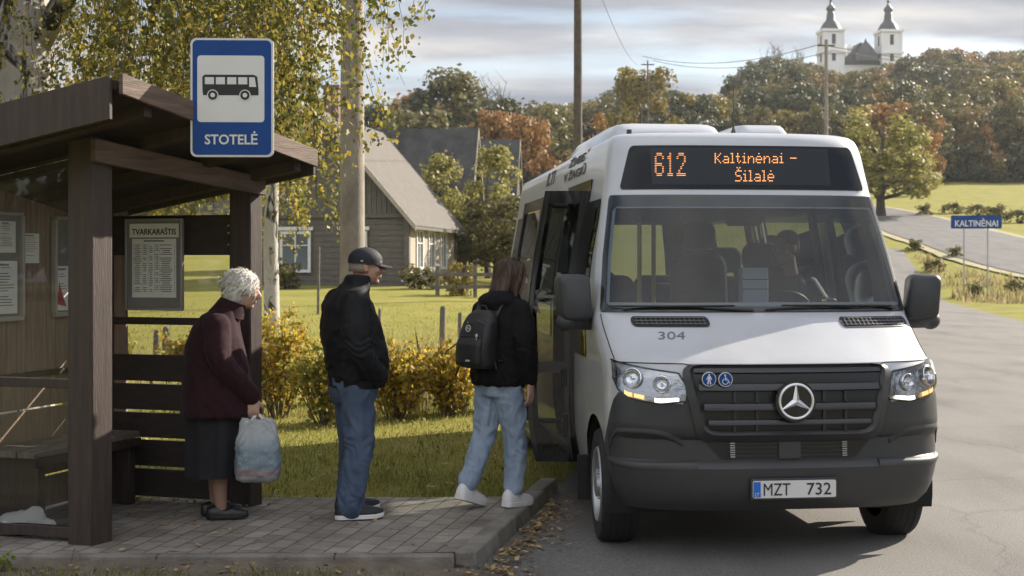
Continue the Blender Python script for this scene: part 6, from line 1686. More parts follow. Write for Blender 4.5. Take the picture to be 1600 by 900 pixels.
m = MB(); m.box((xt, 1.205, 1.635), (.18, .004, .004)); m.box((xt, 1.205, 1.57), (.18, .004, .004)); split_build(m, 'seam', GAP, tm_)
m = MB(); m.prism(rrect(.24, .11, .03, 4, .07, 2.05), lambda u, v, k: (u, 1.16 + .05 * k, v)); m.tube([(.07, 1.20, 2.07), (.07, 1.18, 2.18)], .012, 6); m.build('inner_mirror', black_plastic, BUS, angle=40)
m = MB(); m.box((0, 1.5, 2.31), (1.66, .5, .22)); m.build('header_lining', mat('dark_header', (.05, .05, .055), .8), BUS, bevel=.02)
m = MB(); m.box((.22, 2.52, 1.45), (.9, .03, 1.0)) if False else m.box((.66, 2.62, 1.1), (.5, .03, 1.2)); m.build('partition', DASH, BUS, bevel=.01)
m = MB()
for y in (2.12, 3.79):
    m.rings([[side(1, y, z) + Vector((-.055, dy_, 0)) for dy_ in (-.05, .05)] + [side(1, y, z) + Vector((-.075, dy_, 0)) for dy_ in (.05, -.05)] for z in np.linspace(.6, 2.35, 6)])
split_build(m, 'window_post', TRIM, BUS, angle=40)
# ------------------------------------------------------------------ people (local axes: +x the way they face, +y their left, z up from the soles)
SKIN = mat('weathered_skin', (.36, .205, .15), .5, var=.12, vscale=30)
SKINP = mat('fair_skin', (.42, .26, .20), .5, var=.08, vscale=30)
STOCK = mat('tan_stockings', (.27, .165, .12), .55)
EYEW = mat('eye_white', (.6, .58, .55), .2); EYED = mat('eye_iris', (.03, .025, .02), .15)
def lofted(m, rows, n=28, p=2.3, k=40, M=None):
    """rows: (z, cx, cy, rx, ry) from bottom to top; smooth elliptical trunk."""
    rows = sorted(rows); zs_ = [r[0] for r in rows]; rs = []
    for z in np.linspace(zs_[0], zs_[-1], k):
        cx, cy, rx, ry = [float(np.interp(z, zs_, [r[i] for r in rows])) for i in range(1, 5)]
        ring = []
        for q in range(n):
            a = 2 * math.pi * q / n; c, s_ = math.cos(a), math.sin(a)
            v = Vector((cx + rx * math.copysign(abs(c) ** (2 / p), c), cy + ry * math.copysign(abs(s_) ** (2 / p), s_), z)); ring.append(M @ v if M else v)
        rs.append(ring)
    return m.rings(rs)
def limb(m, pts, radii, n=14, k=6):
    P = [Vector(p) for p in pts]; out, rr = [], []
    for i in range(len(P) - 1):
        for q in range(k):
            t = q / k; out.append(P[i].lerp(P[i + 1], t)); rr.append(lerp(radii[i], radii[i + 1], t))
    out.append(P[-1]); rr.append(radii[-1])
    for _ in range(2): out = [out[0]] + [(out[i - 1] + out[i] * 2 + out[i + 1]) / 4 for i in range(1, len(out) - 1)] + [out[-1]]
    m.tube(out, rr, n); m.ell(out[0], (rr[0],) * 3, n, 7); m.ell(out[-1], (rr[-1],) * 3, n, 7); return m
def add_T(m, M, fn):
    t = MB(); fn(t); m.add([M @ Vector(v) for v in t.v], t.f)
def head_parts(m, M, nose=1.0, fat=1.0, old=0.0):
    def f(t):
        t.ell((-.012, 0, .035), (.097, .076, .088), 24, 16)
        t.ell((.022, 0, -.035), (.066, .058 * fat, .082), 20, 12)
        t.ell((.045, 0, .01), (.048, .060, .075), 18, 12)
        t.ell((.062, 0, -.093), (.024, .028, .018), 12, 8)
        t.ell((.078, 0, .040), (.018, .052, .010), 12, 8)
        t.tube([(.080, 0, .032), (.098, 0, .006), (.112 * (.92 + .08 * nose), 0, -.020)], [.009, .012, .0155], 10); t.ell((.107, 0, -.024), (.016, .017, .012), 12, 8)
        for s_ in (-1, 1):
            t.ell((.062, s_ * .038, -.018), (.026, .022 * fat, .026), 12, 8); t.ell((-.008, s_ * .077, -.004), (.020, .009, .034), 12, 8); t.ell((.0, s_ * .079, -.026), (.012, .008, .014), 8, 6)
            t.ell((.102, s_ * .011, -.026), (.010, .008, .008), 8, 6)
        t.ell((.087, 0, -.052), (.012, .025, .006), 12, 6); t.ell((.085, 0, -.064), (.012, .022, .007), 12, 6)
        t.tube([(-.02, 0, -.05), (-.035, 0, -.12), (-.05, 0, -.20)], [.055 * fat, .056 * fat, .066 * fat], 16)
    add_T(m, M, f)
def eyes(parent, M):
    for s_ in (-1, 1):
        m = MB(); add_T(m, M, lambda t: t.ell((.0775, s_ * .031, .013), (.0125, .014, .0075), 12, 8)); e_ = m.build('eye', EYEW, parent)
        m = MB(); add_T(m, M, lambda t: t.ell((.0865, s_ * .031, .013), (.005, .0062, .0062), 10, 6)); m.build('iris', EYED, e_)
def hand_parts(m, M, curl=.25, side_=1, spread=1.0):
    """Wrist at the origin, fingers down -z, palm facing +x; the thumb on the side_*+y... edge."""
    def f(t):
        t.ell((0, 0, -.048), (.016, .041, .052), 16, 10); t.ell((.004, side_ * .024, -.04), (.017, .02, .035), 12, 8)
        for k, (y, L) in enumerate(((.031, .92), (.0105, 1.0), (-.0105, .95), (-.030, .76))):
            y *= side_; p = Vector((0, y, -.088)); a = curl * .55; pts = [p]
            for seg, l in enumerate((.046, .029, .022)):
                p = p + Vector((math.sin(a) * l * L, y * .06 * spread, -math.cos(a) * l * L)); pts.append(p); a += curl * 1.15
            t.tube([pts[0] + Vector((0, 0, .03))] + pts, [.0095, .0095, .0088, .008, .006], 9); t.ell(pts[-1], (.0062,) * 3, 8, 5)
        b = Vector((.006, side_ * .033, -.022)); c = Vector((.020, side_ * .058, -.052)); d = Vector((.026 + .02 * curl, side_ * .062, -.083)); e2 = d + Vector((.006 + .016 * curl, side_ * -.004, -.024))
        t.tube([b, c, d, e2], [.014, .0115, .0098, .007], 9); t.ell(e2, (.0072,) * 3, 8, 5)
    add_T(m, M, f)
def hand_M(pos, fwd=0.0, yaw=0.0, roll=0.0):
    return Matrix.Translation(pos) @ Matrix.Rotation(yaw, 4, 'Z') @ Matrix.Rotation(fwd, 4, 'Y') @ Matrix.Rotation(roll, 4, 'X')
def cloth(m, name, mt, parent, voxel=.011, amp=.006, sc=(9, 9, 5), sm=4, seed=0, folds=None):
    me = remesh(m, voxel, sm)
    def fn(p):
        q = Vector((p.x * sc[0] + seed, p.y * sc[1], p.z * sc[2])); v = (.32 - abs(mnoise.noise(q + Vector((.35 * mnoise.noise(q * 1.7), 0, 0))))) * 1.5 + .25 * mnoise.noise(q * 2.6)
        d = amp * v
        if folds:
            for (fx, fy, fz, rad, am, fr, dirz) in folds:
                r2 = ((p.x - fx) ** 2 + (p.y - fy) ** 2 + (p.z - fz) ** 2) / rad ** 2
                if r2 < 4: d += am * math.exp(-r2) * math.sin(fr * (p.z + dirz * p.x + .25 * mnoise.noise(p * 7)))
        return d
    displace(me, fn); return link(name, me, mt, parent, angle=180)
def shoe(name, parent, M, upper, sole, L=.29, W=.052, H=.075, sole_h=.028):
    def outl(t):  # half width along the shoe
        return W * (.80 + .25 * math.sin(math.pi * min(1, t * 1.15)) - .12 * math.exp(-((t - .45) / .14) ** 2)) * math.sqrt(max(0, 1 - max(0, (t - .8) / .2) ** 2 * .85)) * math.sqrt(max(0.02, 1 - max(0, (.1 - t) / .1) ** 2 * .7))
    m = MB(); ts = np.linspace(0, 1, 22)
    for z0, z1, g in ((0, sole_h, 1.06),):
        rs = []
        for t in ts:
            w = outl(t) * g; x = -.09 + L * t; lift = .012 * max(0, (t - .75) / .25) ** 2
            rs.append([M @ Vector(p) for p in ((x, -w, z0 + lift), (x, w, z0 + lift), (x, w, z1 + lift), (x, -w, z1 + lift))])
        m.rings(rs)
    s_ = m.build('sole', sole, None, bevel=.004); 
    u = MB(); rs = []
    for t in np.linspace(.0, .985, 24):
        w = outl(t); x = -.09 + L * t; h = float(np.interp(t, [0, .05, .3, .45, .6, .85, 1], [.055, H + .015, H + .03, H, .062, .045, .02])) + sole_h * .4; lift = .012 * max(0, (t - .75) / .25) ** 2
        rs.append([M @ Vector((x, w * math.cos(a) * (1 if math.sin(a) < .3 else 1), sole_h * .8 + lift + max(0, math.sin(a)) ** .8 * (h - sole_h * .4))) for a in np.linspace(-.15, math.pi + .15, 17)])
    u.rings(rs); o = u.build(name, upper, parent, angle=70); s_.parent = o
    return o

# ---- man in the cap
MAN = empty('person', ((550 - 800) * 8.32 / 2000, 8.32, PZ + .008), R(24), 'person in black jacket, dark cap and blue jeans standing with hand in pocket', 'person', scale=(1.05, 1.05, .99))
JACK = mat('black_jacket_cloth', (.0065, .007, .009), .75, var=.2, vscale=30, spec=.25, bump=.15, bscale=120)
JEAN = mat('dark_blue_denim', (.072, .105, .17), .85, col2=(.038, .06, .105), vscale=7, bump=.25, bscale=160, stretch=(1, 1, .5))
HM = Matrix.Translation((.095, 0, 1.628)) @ Matrix.Rotation(R(4), 4, 'Y') @ Matrix.Rotation(R(-18), 4, 'Z')
b = MB(); head_parts(b, HM, 1.0, 1.12)
lofted(b, [(.85, 0, 0, .11, .15), (1.1, .0, 0, .13, .16), (1.35, -.02, 0, .11, .17), (1.46, -.005, 0, .075, .12), (1.50, .02, 0, .05, .06)])
limb(b, [(-.02, -.18, 1.40), (-.05, -.25, 1.14), (.06, -.125, .96)], [.05, .042, .032]); limb(b, [(-.02, .18, 1.40), (-.03, .26, 1.12), (.06, .26, .88)], [.05, .042, .03])
hand_parts(b, hand_M((.06, -.12, .955), R(5), 0), .25, 1); hand_parts(b, hand_M((.062, .262, .875), R(8), R(90)), .35, -1)
limb(b, [(.0, -.09, .86), (.015, -.10, .48), (-.02, -.10, .09)], [.085, .055, .04]); limb(b, [(.0, .09, .86), (.02, .10, .48), (.02, .11, .09)], [.085, .055, .04])
body = link('body', remesh(b, .0075, 2), SKIN, MAN, angle=180); eyes(body, HM)
j = MB()
lofted(j, [(.845, .03, 0, .152, .185), (.875, .035, 0, .165, .20), (.92, .035, 0, .178, .212), (1.02, .03, 0, .188, .222), (1.15, .008, 0, .185, .225), (1.28, -.015, 0, .172, .225), (1.38, -.03, 0, .145, .215), (1.44, -.025, 0, .115, .18), (1.49, -.002, 0, .088, .12), (1.52, .02, 0, .076, .086)])
lofted(j, [(1.47, .015, 0, .085, .10), (1.52, .03, 0, .080, .085), (1.565, .045, 0, .077, .080), (1.572, .046, 0, .07, .074)])
limb(j, [(-.03, -.185, 1.40), (-.065, -.265, 1.22), (-.05, -.285, 1.10), (.04, -.25, .985), (.11, -.185, .915)], [.088, .08, .076, .07, .064]); limb(j, [(-.03, .185, 1.40), (-.05, .265, 1.2), (-.03, .285, 1.1), (.06, .265, .90)], [.088, .08, .074, .054])
jk = cloth(j, 'jacket', JACK, MAN, .010, .016, (8, 8, 6.5), 2, 1, [(-.03, -.28, 1.10, .13, .008, 70, .8), (.02, -.1, .95, .22, .005, 55, .3), (-.15, 0, 1.0, .2, .004, 50, 0)])
m = MB(); m.rings([[(.03 + r_ * .158 * math.cos(a), r_ * .192 * math.sin(a), z) for a in np.linspace(0, 2 * math.pi, 40, endpoint=False)] for r_, z in ((1.04, .842), (1.09, .85), (1.10, .895), (1.06, .905))]); cuff = m.build('waistband', JACK, jk)
t = MB(); lofted(t, [(.74, .01, 0, .12, .16), (.82, .01, 0, .145, .178), (.90, .02, 0, .155, .188), (.94, .02, 0, .15, .18)])
limb(t, [(.0, -.088, .84), (.015, -.098, .60), (.02, -.10, .46), (-.02, -.10, .25), (-.035, -.10, .075)], [.112, .098, .086, .082, .083]); limb(t, [(.01, .088, .84), (.03, .098, .60), (.04, .10, .46), (.035, .11, .25), (.02, .115, .075)], [.112, .098, .086, .082, .083])
tr = cloth(t, 'jeans', JEAN, MAN, .010, .017, (11, 11, 6), 2, 5, [(.0, -.1, .47, .14, .006, 60, 1.2), (-.03, -.1, .13, .09, .010, 85, .3), (.02, .11, .13, .09, .010, 85, .3), (.03, 0, .78, .12, .006, 60, -1.5)])
m = MB(); m.tube([(-.135, -.11, .79), (-.14, -.06, .76), (-.14, -.04, .80)], .004, 5); m.tube([(-.135, -.13, .84), (-.146, -.03, .85)], .0035, 5); m.build('pocket_seam', mat('denim_seam', (.03, .045, .08), .9), tr)
BLK = mat('black_trainer_mesh', (.012, .012, .014), .6, bump=.3, bscale=200); WSOLE = mat('white_rubber_sole', (.66, .65, .63), .5, var=.08)
shoe('shoe', MAN, Matrix.Translation((-.045, -.10, 0)) @ Matrix.Rotation(R(-12), 4, 'Z'), BLK, WSOLE, .30, .052, .07, .030); shoe('shoe', MAN, Matrix.Translation((.015, .115, 0)) @ Matrix.Rotation(R(8), 4, 'Z'), BLK, WSOLE, .30, .052, .07, .030)
CAPM = mat('navy_cap_cloth', (.008, .010, .018), .75, bump=.2, bscale=150)
m = MB(); rs = []
for k in range(13):
    a = k / 12 * math.pi / 2; rs.append([HM @ Vector((-.012 + .108 * math.cos(a) * math.cos(q), .088 * math.cos(a) * math.sin(q), .042 + .088 * math.sin(a))) for q in np.linspace(0, 2 * math.pi, 32, endpoint=False)])
rs = [[p + (HM.to_3x3() @ Vector((0, 0, -.022))) for p in rs[0]]] + rs; m.rings(rs); cap = m.build('cap', CAPM, MAN, angle=80)
m = MB(); rs = []
for v in np.linspace(0, 1, 9):
    rs.append([HM @ Vector((.062 + .098 * v * math.cos(q * .9) - .02 * (1 - math.cos(q)), .072 * math.sin(q) * (1 - .25 * v), .030 - .022 * v ** 1.5 - .018 * abs(q) ** 2 * .5 + dz)) for q in np.linspace(-1.25, 1.25, 15) for dz in (0,)])
m.rings(rs, closed=False, cap=False); m.build('peak', CAPM, cap, solid=.005)
m = MB(); m.ell(HM @ Vector((-.03, -.0865, .035)), (.012, .004, .007), 10, 6); m.ell(HM @ Vector((-.012, 0, .132)), (.008, .008, .005), 8, 5); m.build('button', mat('cap_badge', (.3, .3, .3), .4), cap)
GRYH = mat('cropped_grey_hair', (.24, .19, .165), .8, bump=.5, bscale=120)
m = MB(); rs = [[HM @ Vector((-.016 + (.094 + .002) * math.cos(q), .079 * math.sin(q), z)) for q in np.linspace(math.radians(75), math.radians(285), 24)] for z in (-.035, -.01, .03)]; m.rings(rs, closed=False, cap=False); m.build('hair', GRYH, MAN, solid=.006)
m = MB(); m.tube([HM @ Vector((.088, -.052, .018)), HM @ Vector((.05, -.078, .018)), HM @ Vector((-.01, -.082, .014))], .0025, 6); m.tube([HM @ Vector((.092, -.045 + .02 * math.cos(a), .008 + .014 * math.sin(a))) for a in np.linspace(0, 6.28, 14)], .002, 5); m.build('glasses', black_gloss, MAN)

# ---- old woman with the carrier bag
WOM = empty('person', ((350 - 800) * 8.28 / 2000, 8.28, PZ + .008), R(14), 'elderly person with white curly hair in dark maroon coat and skirt carrying a carrier bag', 'person')
COAT = mat('maroon_wool_coat', (.023, .0065, .010), .9, var=.25, vscale=25, sheen=.05, spec=.2, bump=.3, bscale=180)
SKIRT = mat('dark_plaid_skirt', (.010, .011, .015), .9, col2=(.006, .006, .008), vscale=8, bump=.2, bscale=120)
HW = Matrix.Translation((.125, 0, 1.455)) @ Matrix.Rotation(R(10), 4, 'Y') @ Matrix.Rotation(R(-3), 4, 'Z')
HWs = HW @ Matrix.Scale(.97, 4)
b = MB(); head_parts(b, HWs, 1.1, 1.0)
lofted(b, [(.70, -.03, 0, .11, .15), (1.0, -.04, 0, .12, .15), (1.2, -.05, 0, .11, .15), (1.30, -.02, 0, .08, .11), (1.36, .04, 0, .05, .055)])
limb(b, [(-.03, -.165, 1.24), (-.0, -.215, 1.0), (.165, -.185, .79)], [.045, .04, .028]); limb(b, [(-.03, .165, 1.24), (-.02, .21, .98), (.06, .2, .74)], [.045, .04, .028])
hand_parts(b, hand_M((.178, -.183, .775), R(6), R(90)), 1.25, -1); hand_parts(b, hand_M((.062, .2, .735), R(5), R(90)), .4, -1)
limb(b, [(-.02, -.08, .68), (-.02, -.075, .42), (-.03, -.07, .22), (-.02, -.07, .06)], [.085, .06, .05, .036]); limb(b, [(-.02, .08, .68), (-.03, .08, .42), (-.05, .08, .22), (-.05, .08, .06)], [.085, .06, .05, .036])
bm2 = remesh(b, .0075, 2); body = link('body', bm2, [SKINP, STOCK], WOM, angle=180); eyes(body, HWs)
for p in bm2.polygons:
    if p.center.z < .6: p.material_index = 1
c = MB()
lofted(c, [(.66, -.035, 0, .235, .255), (.70, -.035, 0, .238, .258), (.85, -.04, 0, .222, .245), (1.0, -.05, 0, .200, .228), (1.12, -.06, 0, .180, .212), (1.22, -.055, 0, .155, .19), (1.29, -.03, 0, .120, .15), (1.335, .01, 0, .09, .105), (1.36, .04, 0, .075, .082)])
limb(c, [(-.05, -.165, 1.235), (-.045, -.228, 1.08), (.0, -.24, .985), (.10, -.215, .875), (.165, -.188, .80)], [.085, .078, .074, .064, .058]); limb(c, [(-.05, .165, 1.235), (-.04, .225, 1.06), (-.02, .23, .97), (.05, .205, .77)], [.085, .078, .072, .057])
ct = cloth(c, 'coat', COAT, WOM, .011, .013, (7, 7, 3.2), 2, 3, [(-.0, -.22, .98, .12, .006, 60, .9), (.0, -.1, .75, .25, .005, 26, 2.2)])
m = MB(); rs = []
for z, r_ in ((1.30, 1.0), (1.345, .86), (1.385, .76), (1.39, .72), (1.37, .70), (1.33, .76)): rs.append([(.012 + (z - 1.3) * .55 + r_ * .11 * math.cos(a), r_ * .118 * math.sin(a), z - .03 * math.cos(a)) for a in np.linspace(0, 2 * math.pi, 28, endpoint=False)])
m.rings(rs, cap=False); m.build('collar', COAT, ct)
s_ = MB(); rs = []
for z, r_ in ((.275, 1.0), (.29, 1.0), (.45, .98), (.60, .97), (.78, .9)): rs.append([Vector((-.04 + r_ * (.205 + .012 * math.cos(9 * a + z)) * math.cos(a), r_ * (.215 + .012 * math.cos(9 * a + z)) * math.sin(a), z)) for a in np.linspace(0, 2 * math.pi, 90, endpoint=False)])
s_.rings(rs, cap=True); s_.build('skirt', SKIRT, WOM, angle=60)
SHO = mat('black_leather_shoe', (.008, .008, .009), .38)
shoe('shoe', WOM, Matrix.Translation((-.02, -.07, 0)) @ Matrix.Rotation(R(-6), 4, 'Z'), SHO, SHO, .265, .045, .045, .024); shoe('shoe', WOM, Matrix.Translation((-.055, .08, 0)) @ Matrix.Rotation(R(6), 4, 'Z'), SHO, SHO, .265, .045, .045, .024)
WH = mat('white_curly_hair', (.74, .72, .68), .75, bump=.3, bscale=150)
h = MB(); rr = np.random.default_rng(4)
add_T(h, HWs, lambda t: t.ell((-.022, 0, .048), (.100, .085, .082), 24, 14)); add_T(h, HWs, lambda t: t.ell((-.052, 0, -.012), (.074, .080, .080), 20, 12)); add_T(h, HWs, lambda t: t.ell((-.06, 0, -.06), (.052, .066, .045), 16, 10))
for _ in range(140):
    v = Vector(rr.normal(size=3)).normalized(); p = Vector((-.03 + .108 * v.x, .090 * v.y, .035 + .092 * v.z))
    if p.x > .05 and p.z < .065: continue
    if p.z < -.06 or (p.x > .0 and p.z < .015) : continue
    r_ = rr.uniform(.008, .015); add_T(h, HWs, lambda t: t.ell(p, (r_, r_, r_ * .8), 7, 5))
hm = remesh(h, .007, 1, .4)
displace(hm, lambda p: .004 * mnoise.noise(p * 60) + .003 * mnoise.noise(p * 130))
hair_o = link('hair', hm, WH, WOM, angle=180)
def strands(base_me, n, length, width, mt, parent, flow, seed, curl=.5, lift=.004):
    rr_ = np.random.default_rng(seed); nv = len(base_me.vertices); co = np.empty(nv * 3); base_me.vertices.foreach_get('co', co); co = co.reshape(-1, 3); no = np.empty(nv * 3); base_me.vertex_normals.foreach_get('vector', no); no = no.reshape(-1, 3)
    m = MB()
    for i in rr_.integers(0, nv, n):
        p, nn = Vector(co[i]), Vector(no[i]); f = flow(p, nn) + Vector(rr_.normal(size=3)) * curl; f = f - nn * f.dot(nn)
        if f.length < 1e-4: continue
        f.normalize(); sd_ = nn.cross(f); L = length * rr_.uniform(.6, 1.3); bend = rr_.normal() * curl; pts = []
        for q in range(5):
            t = q / 4; c_ = p + f * (L * (t - .4)) + sd_ * (bend * L * .6 * (t - .4) ** 2) + nn * (lift * rr_.uniform(.3, 1.3) * (1 - (2 * t - .8) ** 2 * .7)); w_ = width * (1 - abs(2 * t - 1) ** 2 * .8); pts += [c_ - sd_ * w_, c_ + sd_ * w_]
        m.add(pts, [(2 * q, 2 * q + 1, 2 * q + 3, 2 * q + 2) for q in range(4)])
    return m.build('strands', mt, parent, fix=False)
WHS = leafmat('white_hair_strands', [(0, (.60, .58, .54)), (.5, (.78, .76, .72)), (1, (.88, .86, .82))], .35, .55)
strands(hm, 700, .085, .0055, WHS, hair_o, lambda p, n: Vector((-.8, 0, -.7)), 3, .28, .016)
strands(hm, 350, .06, .0018, WHS, hair_o, lambda p, n: Vector((-.6, 0, -.5)), 4, .6, .022)

# ---- carrier bag in her hand
CB = empty('carrier_bag', WOM.matrix_basis @ Vector((.205, -.21, .255)), R(8), 'translucent pale blue and white plastic carrier bag hanging from the hand of the elderly person', 'carrier bag')
def bagmat():
    mt, nt, p = nodes('printed_thin_plastic'); t = nt.nodes.new('ShaderNodeTexCoord'); sp = nt.nodes.new('ShaderNodeSeparateXYZ'); nt.links.new(t.outputs['Object'], sp.inputs[0])
    r = nt.nodes.new('ShaderNodeValToRGB'); cr = r.color_ramp; cr.elements[0].position = 0; cr.elements[0].color = (.40, .43, .45, 1); cr.elements[1].position = 1; cr.elements[1].color = (.58, .60, .61, 1)
    for pos, c_ in ((.10, (.40, .41, .43)), (.14, (.33, .22, .23)), (.19, (.40, .33, .34)), (.24, (.25, .33, .39)), (.55, (.27, .35, .41)), (.72, (.46, .49, .51))): cr.elements.new(pos).color = (*c_, 1)
    mr = nt.nodes.new('ShaderNodeMapRange'); mr.inputs['From Min'].default_value = 0; mr.inputs['From Max'].default_value = .40; n = nt.nodes.new('ShaderNodeTexNoise'); n.inputs['Scale'].default_value = 22; n.inputs['Detail'].default_value = 5; nt.links.new(t.outputs['Object'], n.inputs['Vector'])
    ad = nt.nodes.new('ShaderNodeMath'); ad.operation = 'MULTIPLY_ADD'; ad.inputs[1].default_value = .10; nt.links.new(n.outputs[0], ad.inputs[0]); nt.links.new(sp.outputs[2], ad.inputs[2]); sb = nt.nodes.new('ShaderNodeMath'); sb.operation = 'SUBTRACT'; sb.inputs[1].default_value = .05; nt.links.new(ad.outputs[0], sb.inputs[0])
    nt.links.new(sb.outputs[0], mr.inputs['Value']); nt.links.new(mr.outputs[0], r.inputs[0])
    n2 = nt.nodes.new('ShaderNodeTexNoise'); n2.inputs['Scale'].default_value = 95; n2.inputs['Detail'].default_value = 2; nt.links.new(t.outputs['Object'], n2.inputs['Vector']); r2 = nt.nodes.new('ShaderNodeValToRGB'); r2.color_ramp.elements[0].position = .58; r2.color_ramp.elements[1].position = .74; nt.links.new(n2.outputs[0], r2.inputs[0])
    mx_ = nt.nodes.new('ShaderNodeMix'); mx_.data_type = 'RGBA'; mx_.inputs['B'].default_value = (.52, .54, .55, 1); nt.links.new(r2.outputs[0], mx_.inputs['Factor']); nt.links.new(r.outputs[0], mx_.inputs['A']); nt.links.new(mx_.outputs['Result'], p.inputs['Base Color'])
    p.inputs['Roughness'].default_value = .16; p.inputs['Subsurface Weight'].default_value = 0; tl_ = nt.nodes.new('ShaderNodeBsdfTranslucent'); nt.links.new(mx_.outputs['Result'], tl_.inputs[0]); ms = nt.nodes.new('ShaderNodeMixShader'); ms.inputs[0].default_value = .4
    o = nt.nodes['Material Output']; nt.links.new(p.outputs[0], ms.inputs[1]); nt.links.new(tl_.outputs[0], ms.inputs[2]); nt.links.new(ms.outputs[0], o.inputs[0]); return mt
BGM = bagmat()
m = MB(); rs = []
for z, rx, ry in ((.0, .08, .05), (.004, .125, .085), (.03, .138, .105), (.12, .142, .115), (.22, .137, .098), (.29, .126, .066), (.34, .110, .034), (.375, .098, .014), (.395, .092, .007)):
    rs.append((z, 0, 0, rx, ry))
lofted(m, rs, 60, 3.4, 46)
me = m.mesh('bag'); displace(me, lambda p: .010 * (.3 - abs(mnoise.noise(Vector((p.x * 22, p.y * 22, p.z * 8))))) + .016 * (.3 - abs(mnoise.noise(p * 12 + Vector((3, 3, 1))))) + .006 * mnoise.noise(p * 38) + .012 * sstep(.22, .4, p.z) * math.sin(70 * math.atan2(p.y, p.x) * .35 + 9 * mnoise.noise(p * 5)))
link('bag_body', me, BGM, CB, angle=180)
hp = CB.matrix_basis.inverted() @ (WOM.matrix_basis @ Vector((.205, -.183, .672)))
for s_ in (-1, 1):
    m = MB(); a1 = Vector((s_ * .060, 0, .375)); pts = [a1 + Vector((0, 0, -.05)), a1, a1.lerp(hp + Vector((s_ * .012, 0, 0)), .5) + Vector((0, 0, -.012)), hp + Vector((s_ * .012, 0, .0))]
    m.tube(pts, [(.034, .006), (.026, .006), (.012, .005), (.009, .006)], 10, ref=(1, 0, 0)); m.build('handle', BAGW, CB)
m = MB(); m.tube([hp + Vector((-.012, 0, 0)), hp + Vector((0, 0, .012)), hp + Vector((.012, 0, 0))], .007, 8); m.build('handle_loop', BAGW, CB)

# ---- girl stepping towards the bus
GY = 8.62; GIRL = empty('person', ((770 - 800) * GY / 2000, GY, PZ + .008), R(48), 'long haired person in black hoodie, light jeans and white trainers stepping towards the bus door', 'person')
GIRL.rotation_euler = (0, R(4), R(48))
HOOD = mat('black_hoodie_fleece', (.0065, .0065, .0075), .9, spec=.2, bump=.25, bscale=160)
LJEAN = mat('light_blue_denim', (.30, .375, .48), .85, col2=(.19, .25, .34), vscale=7, bump=.25, bscale=160, stretch=(1, 1, .5))
HG = Matrix.Translation((.075, -.01, 1.545)) @ Matrix.Rotation(R(6), 4, 'Y') @ Matrix.Rotation(R(-42), 4, 'Z')
HGs = HG @ Matrix.Scale(.97, 4)
b = MB(); head_parts(b, HGs, .8, .92)
lofted(b, [(.84, 0, 0, .09, .13), (1.0, 0, 0, .085, .115), (1.2, .0, 0, .09, .13), (1.34, .0, 0, .08, .14), (1.40, .02, 0, .055, .08), (1.45, .04, 0, .045, .05)])
limb(b, [(.0, -.16, 1.33), (-.02, -.21, 1.08), (.06, -.225, .86)], [.042, .036, .026]); limb(b, [(.0, .16, 1.33), (.0, .215, 1.08), (.10, .20, .88)], [.042, .036, .026])
hand_parts(b, hand_M((.066, -.226, .85), R(6), R(100)), .45, -1, 1) ; hand_parts(b, hand_M((.11, .2, .87), R(8), R(-90)), .4, 1)
limb(b, [(.0, -.08, .84), (.10, -.085, .47), (.11, -.09, .08)], [.08, .05, .036]); limb(b, [(.0, .08, .84), (-.02, .08, .46), (-.19, .075, .13)], [.08, .05, .036])
body = link('body', remesh(b, .0075, 2), SKINP, GIRL, angle=180); eyes(body, HGs)
j = MB(); lofted(j, [(.815, .0, 0, .150, .195), (.86, .0, 0, .158, .20), (.98, -.005, 0, .150, .195), (1.12, -.01, 0, .142, .195), (1.24, -.01, 0, .135, .20), (1.32, -.01, 0, .115, .19), (1.38, .005, 0, .09, .14), (1.42, .02, 0, .075, .09)])
limb(j, [(-.0, -.165, 1.315), (-.03, -.235, 1.15), (-.02, -.255, 1.05), (.05, -.232, .875)], [.08, .074, .07, .05]); limb(j, [(.0, .165, 1.315), (-.01, .235, 1.15), (.02, .25, 1.05), (.10, .205, .90)], [.08, .074, .07, .05])
hd = [(-.075, 0, 1.385), (-.085, 0, 1.42)]
j.ell((-.055, 0, 1.375), (.10, .145, .075), 20, 10); j.ell((-.09, 0, 1.33), (.06, .11, .08), 16, 10); j.ell((.03, -.07, 1.40), (.06, .04, .05)); j.ell((.03, .07, 1.40), (.06, .04, .05))
cloth(j, 'hoodie', HOOD, GIRL, .010, .017, (8, 8, 6.5), 2, 9, [(-.02, -.25, 1.05, .12, .007, 70, .6), (0, -.1, .88, .2, .006, 60, .2), (-.1, .1, .88, .2, .006, 55, .3)])
t = MB(); lofted(t, [(.74, .0, 0, .11, .145), (.82, .0, 0, .125, .16), (.90, .0, 0, .12, .15)])
limb(t, [(.0, -.082, .82), (.055, -.088, .62), (.095, -.09, .47), (.105, -.09, .28), (.105, -.09, .135)], [.105, .092, .078, .07, .066]); limb(t, [(-.0, .082, .82), (-.01, .085, .62), (-.025, .082, .47), (-.105, .08, .28), (-.17, .076, .165)], [.105, .092, .078, .07, .066])
cloth(t, 'jeans', LJEAN, GIRL, .009, .016, (12, 12, 7), 2, 2, [(.12, -.09, .45, .12, .007, 60, 1.0), (-.02, .08, .48, .12, .007, 60, -1.0), (-.14, .08, .23, .08, .007, 90, .4), (0, 0, .76, .12, .007, 60, 1.5)])
WT = mat('white_trainer_leather', (.66, .65, .66), .5, var=.05, bump=.15, bscale=120); BSOCK = mat('white_sock', (.6, .6, .62), .9)
M1 = Matrix.Translation((.105, -.09, .004)); M2 = Matrix.Translation((-.185, .075, .035)) @ Matrix.Rotation(R(14), 4, 'Y')
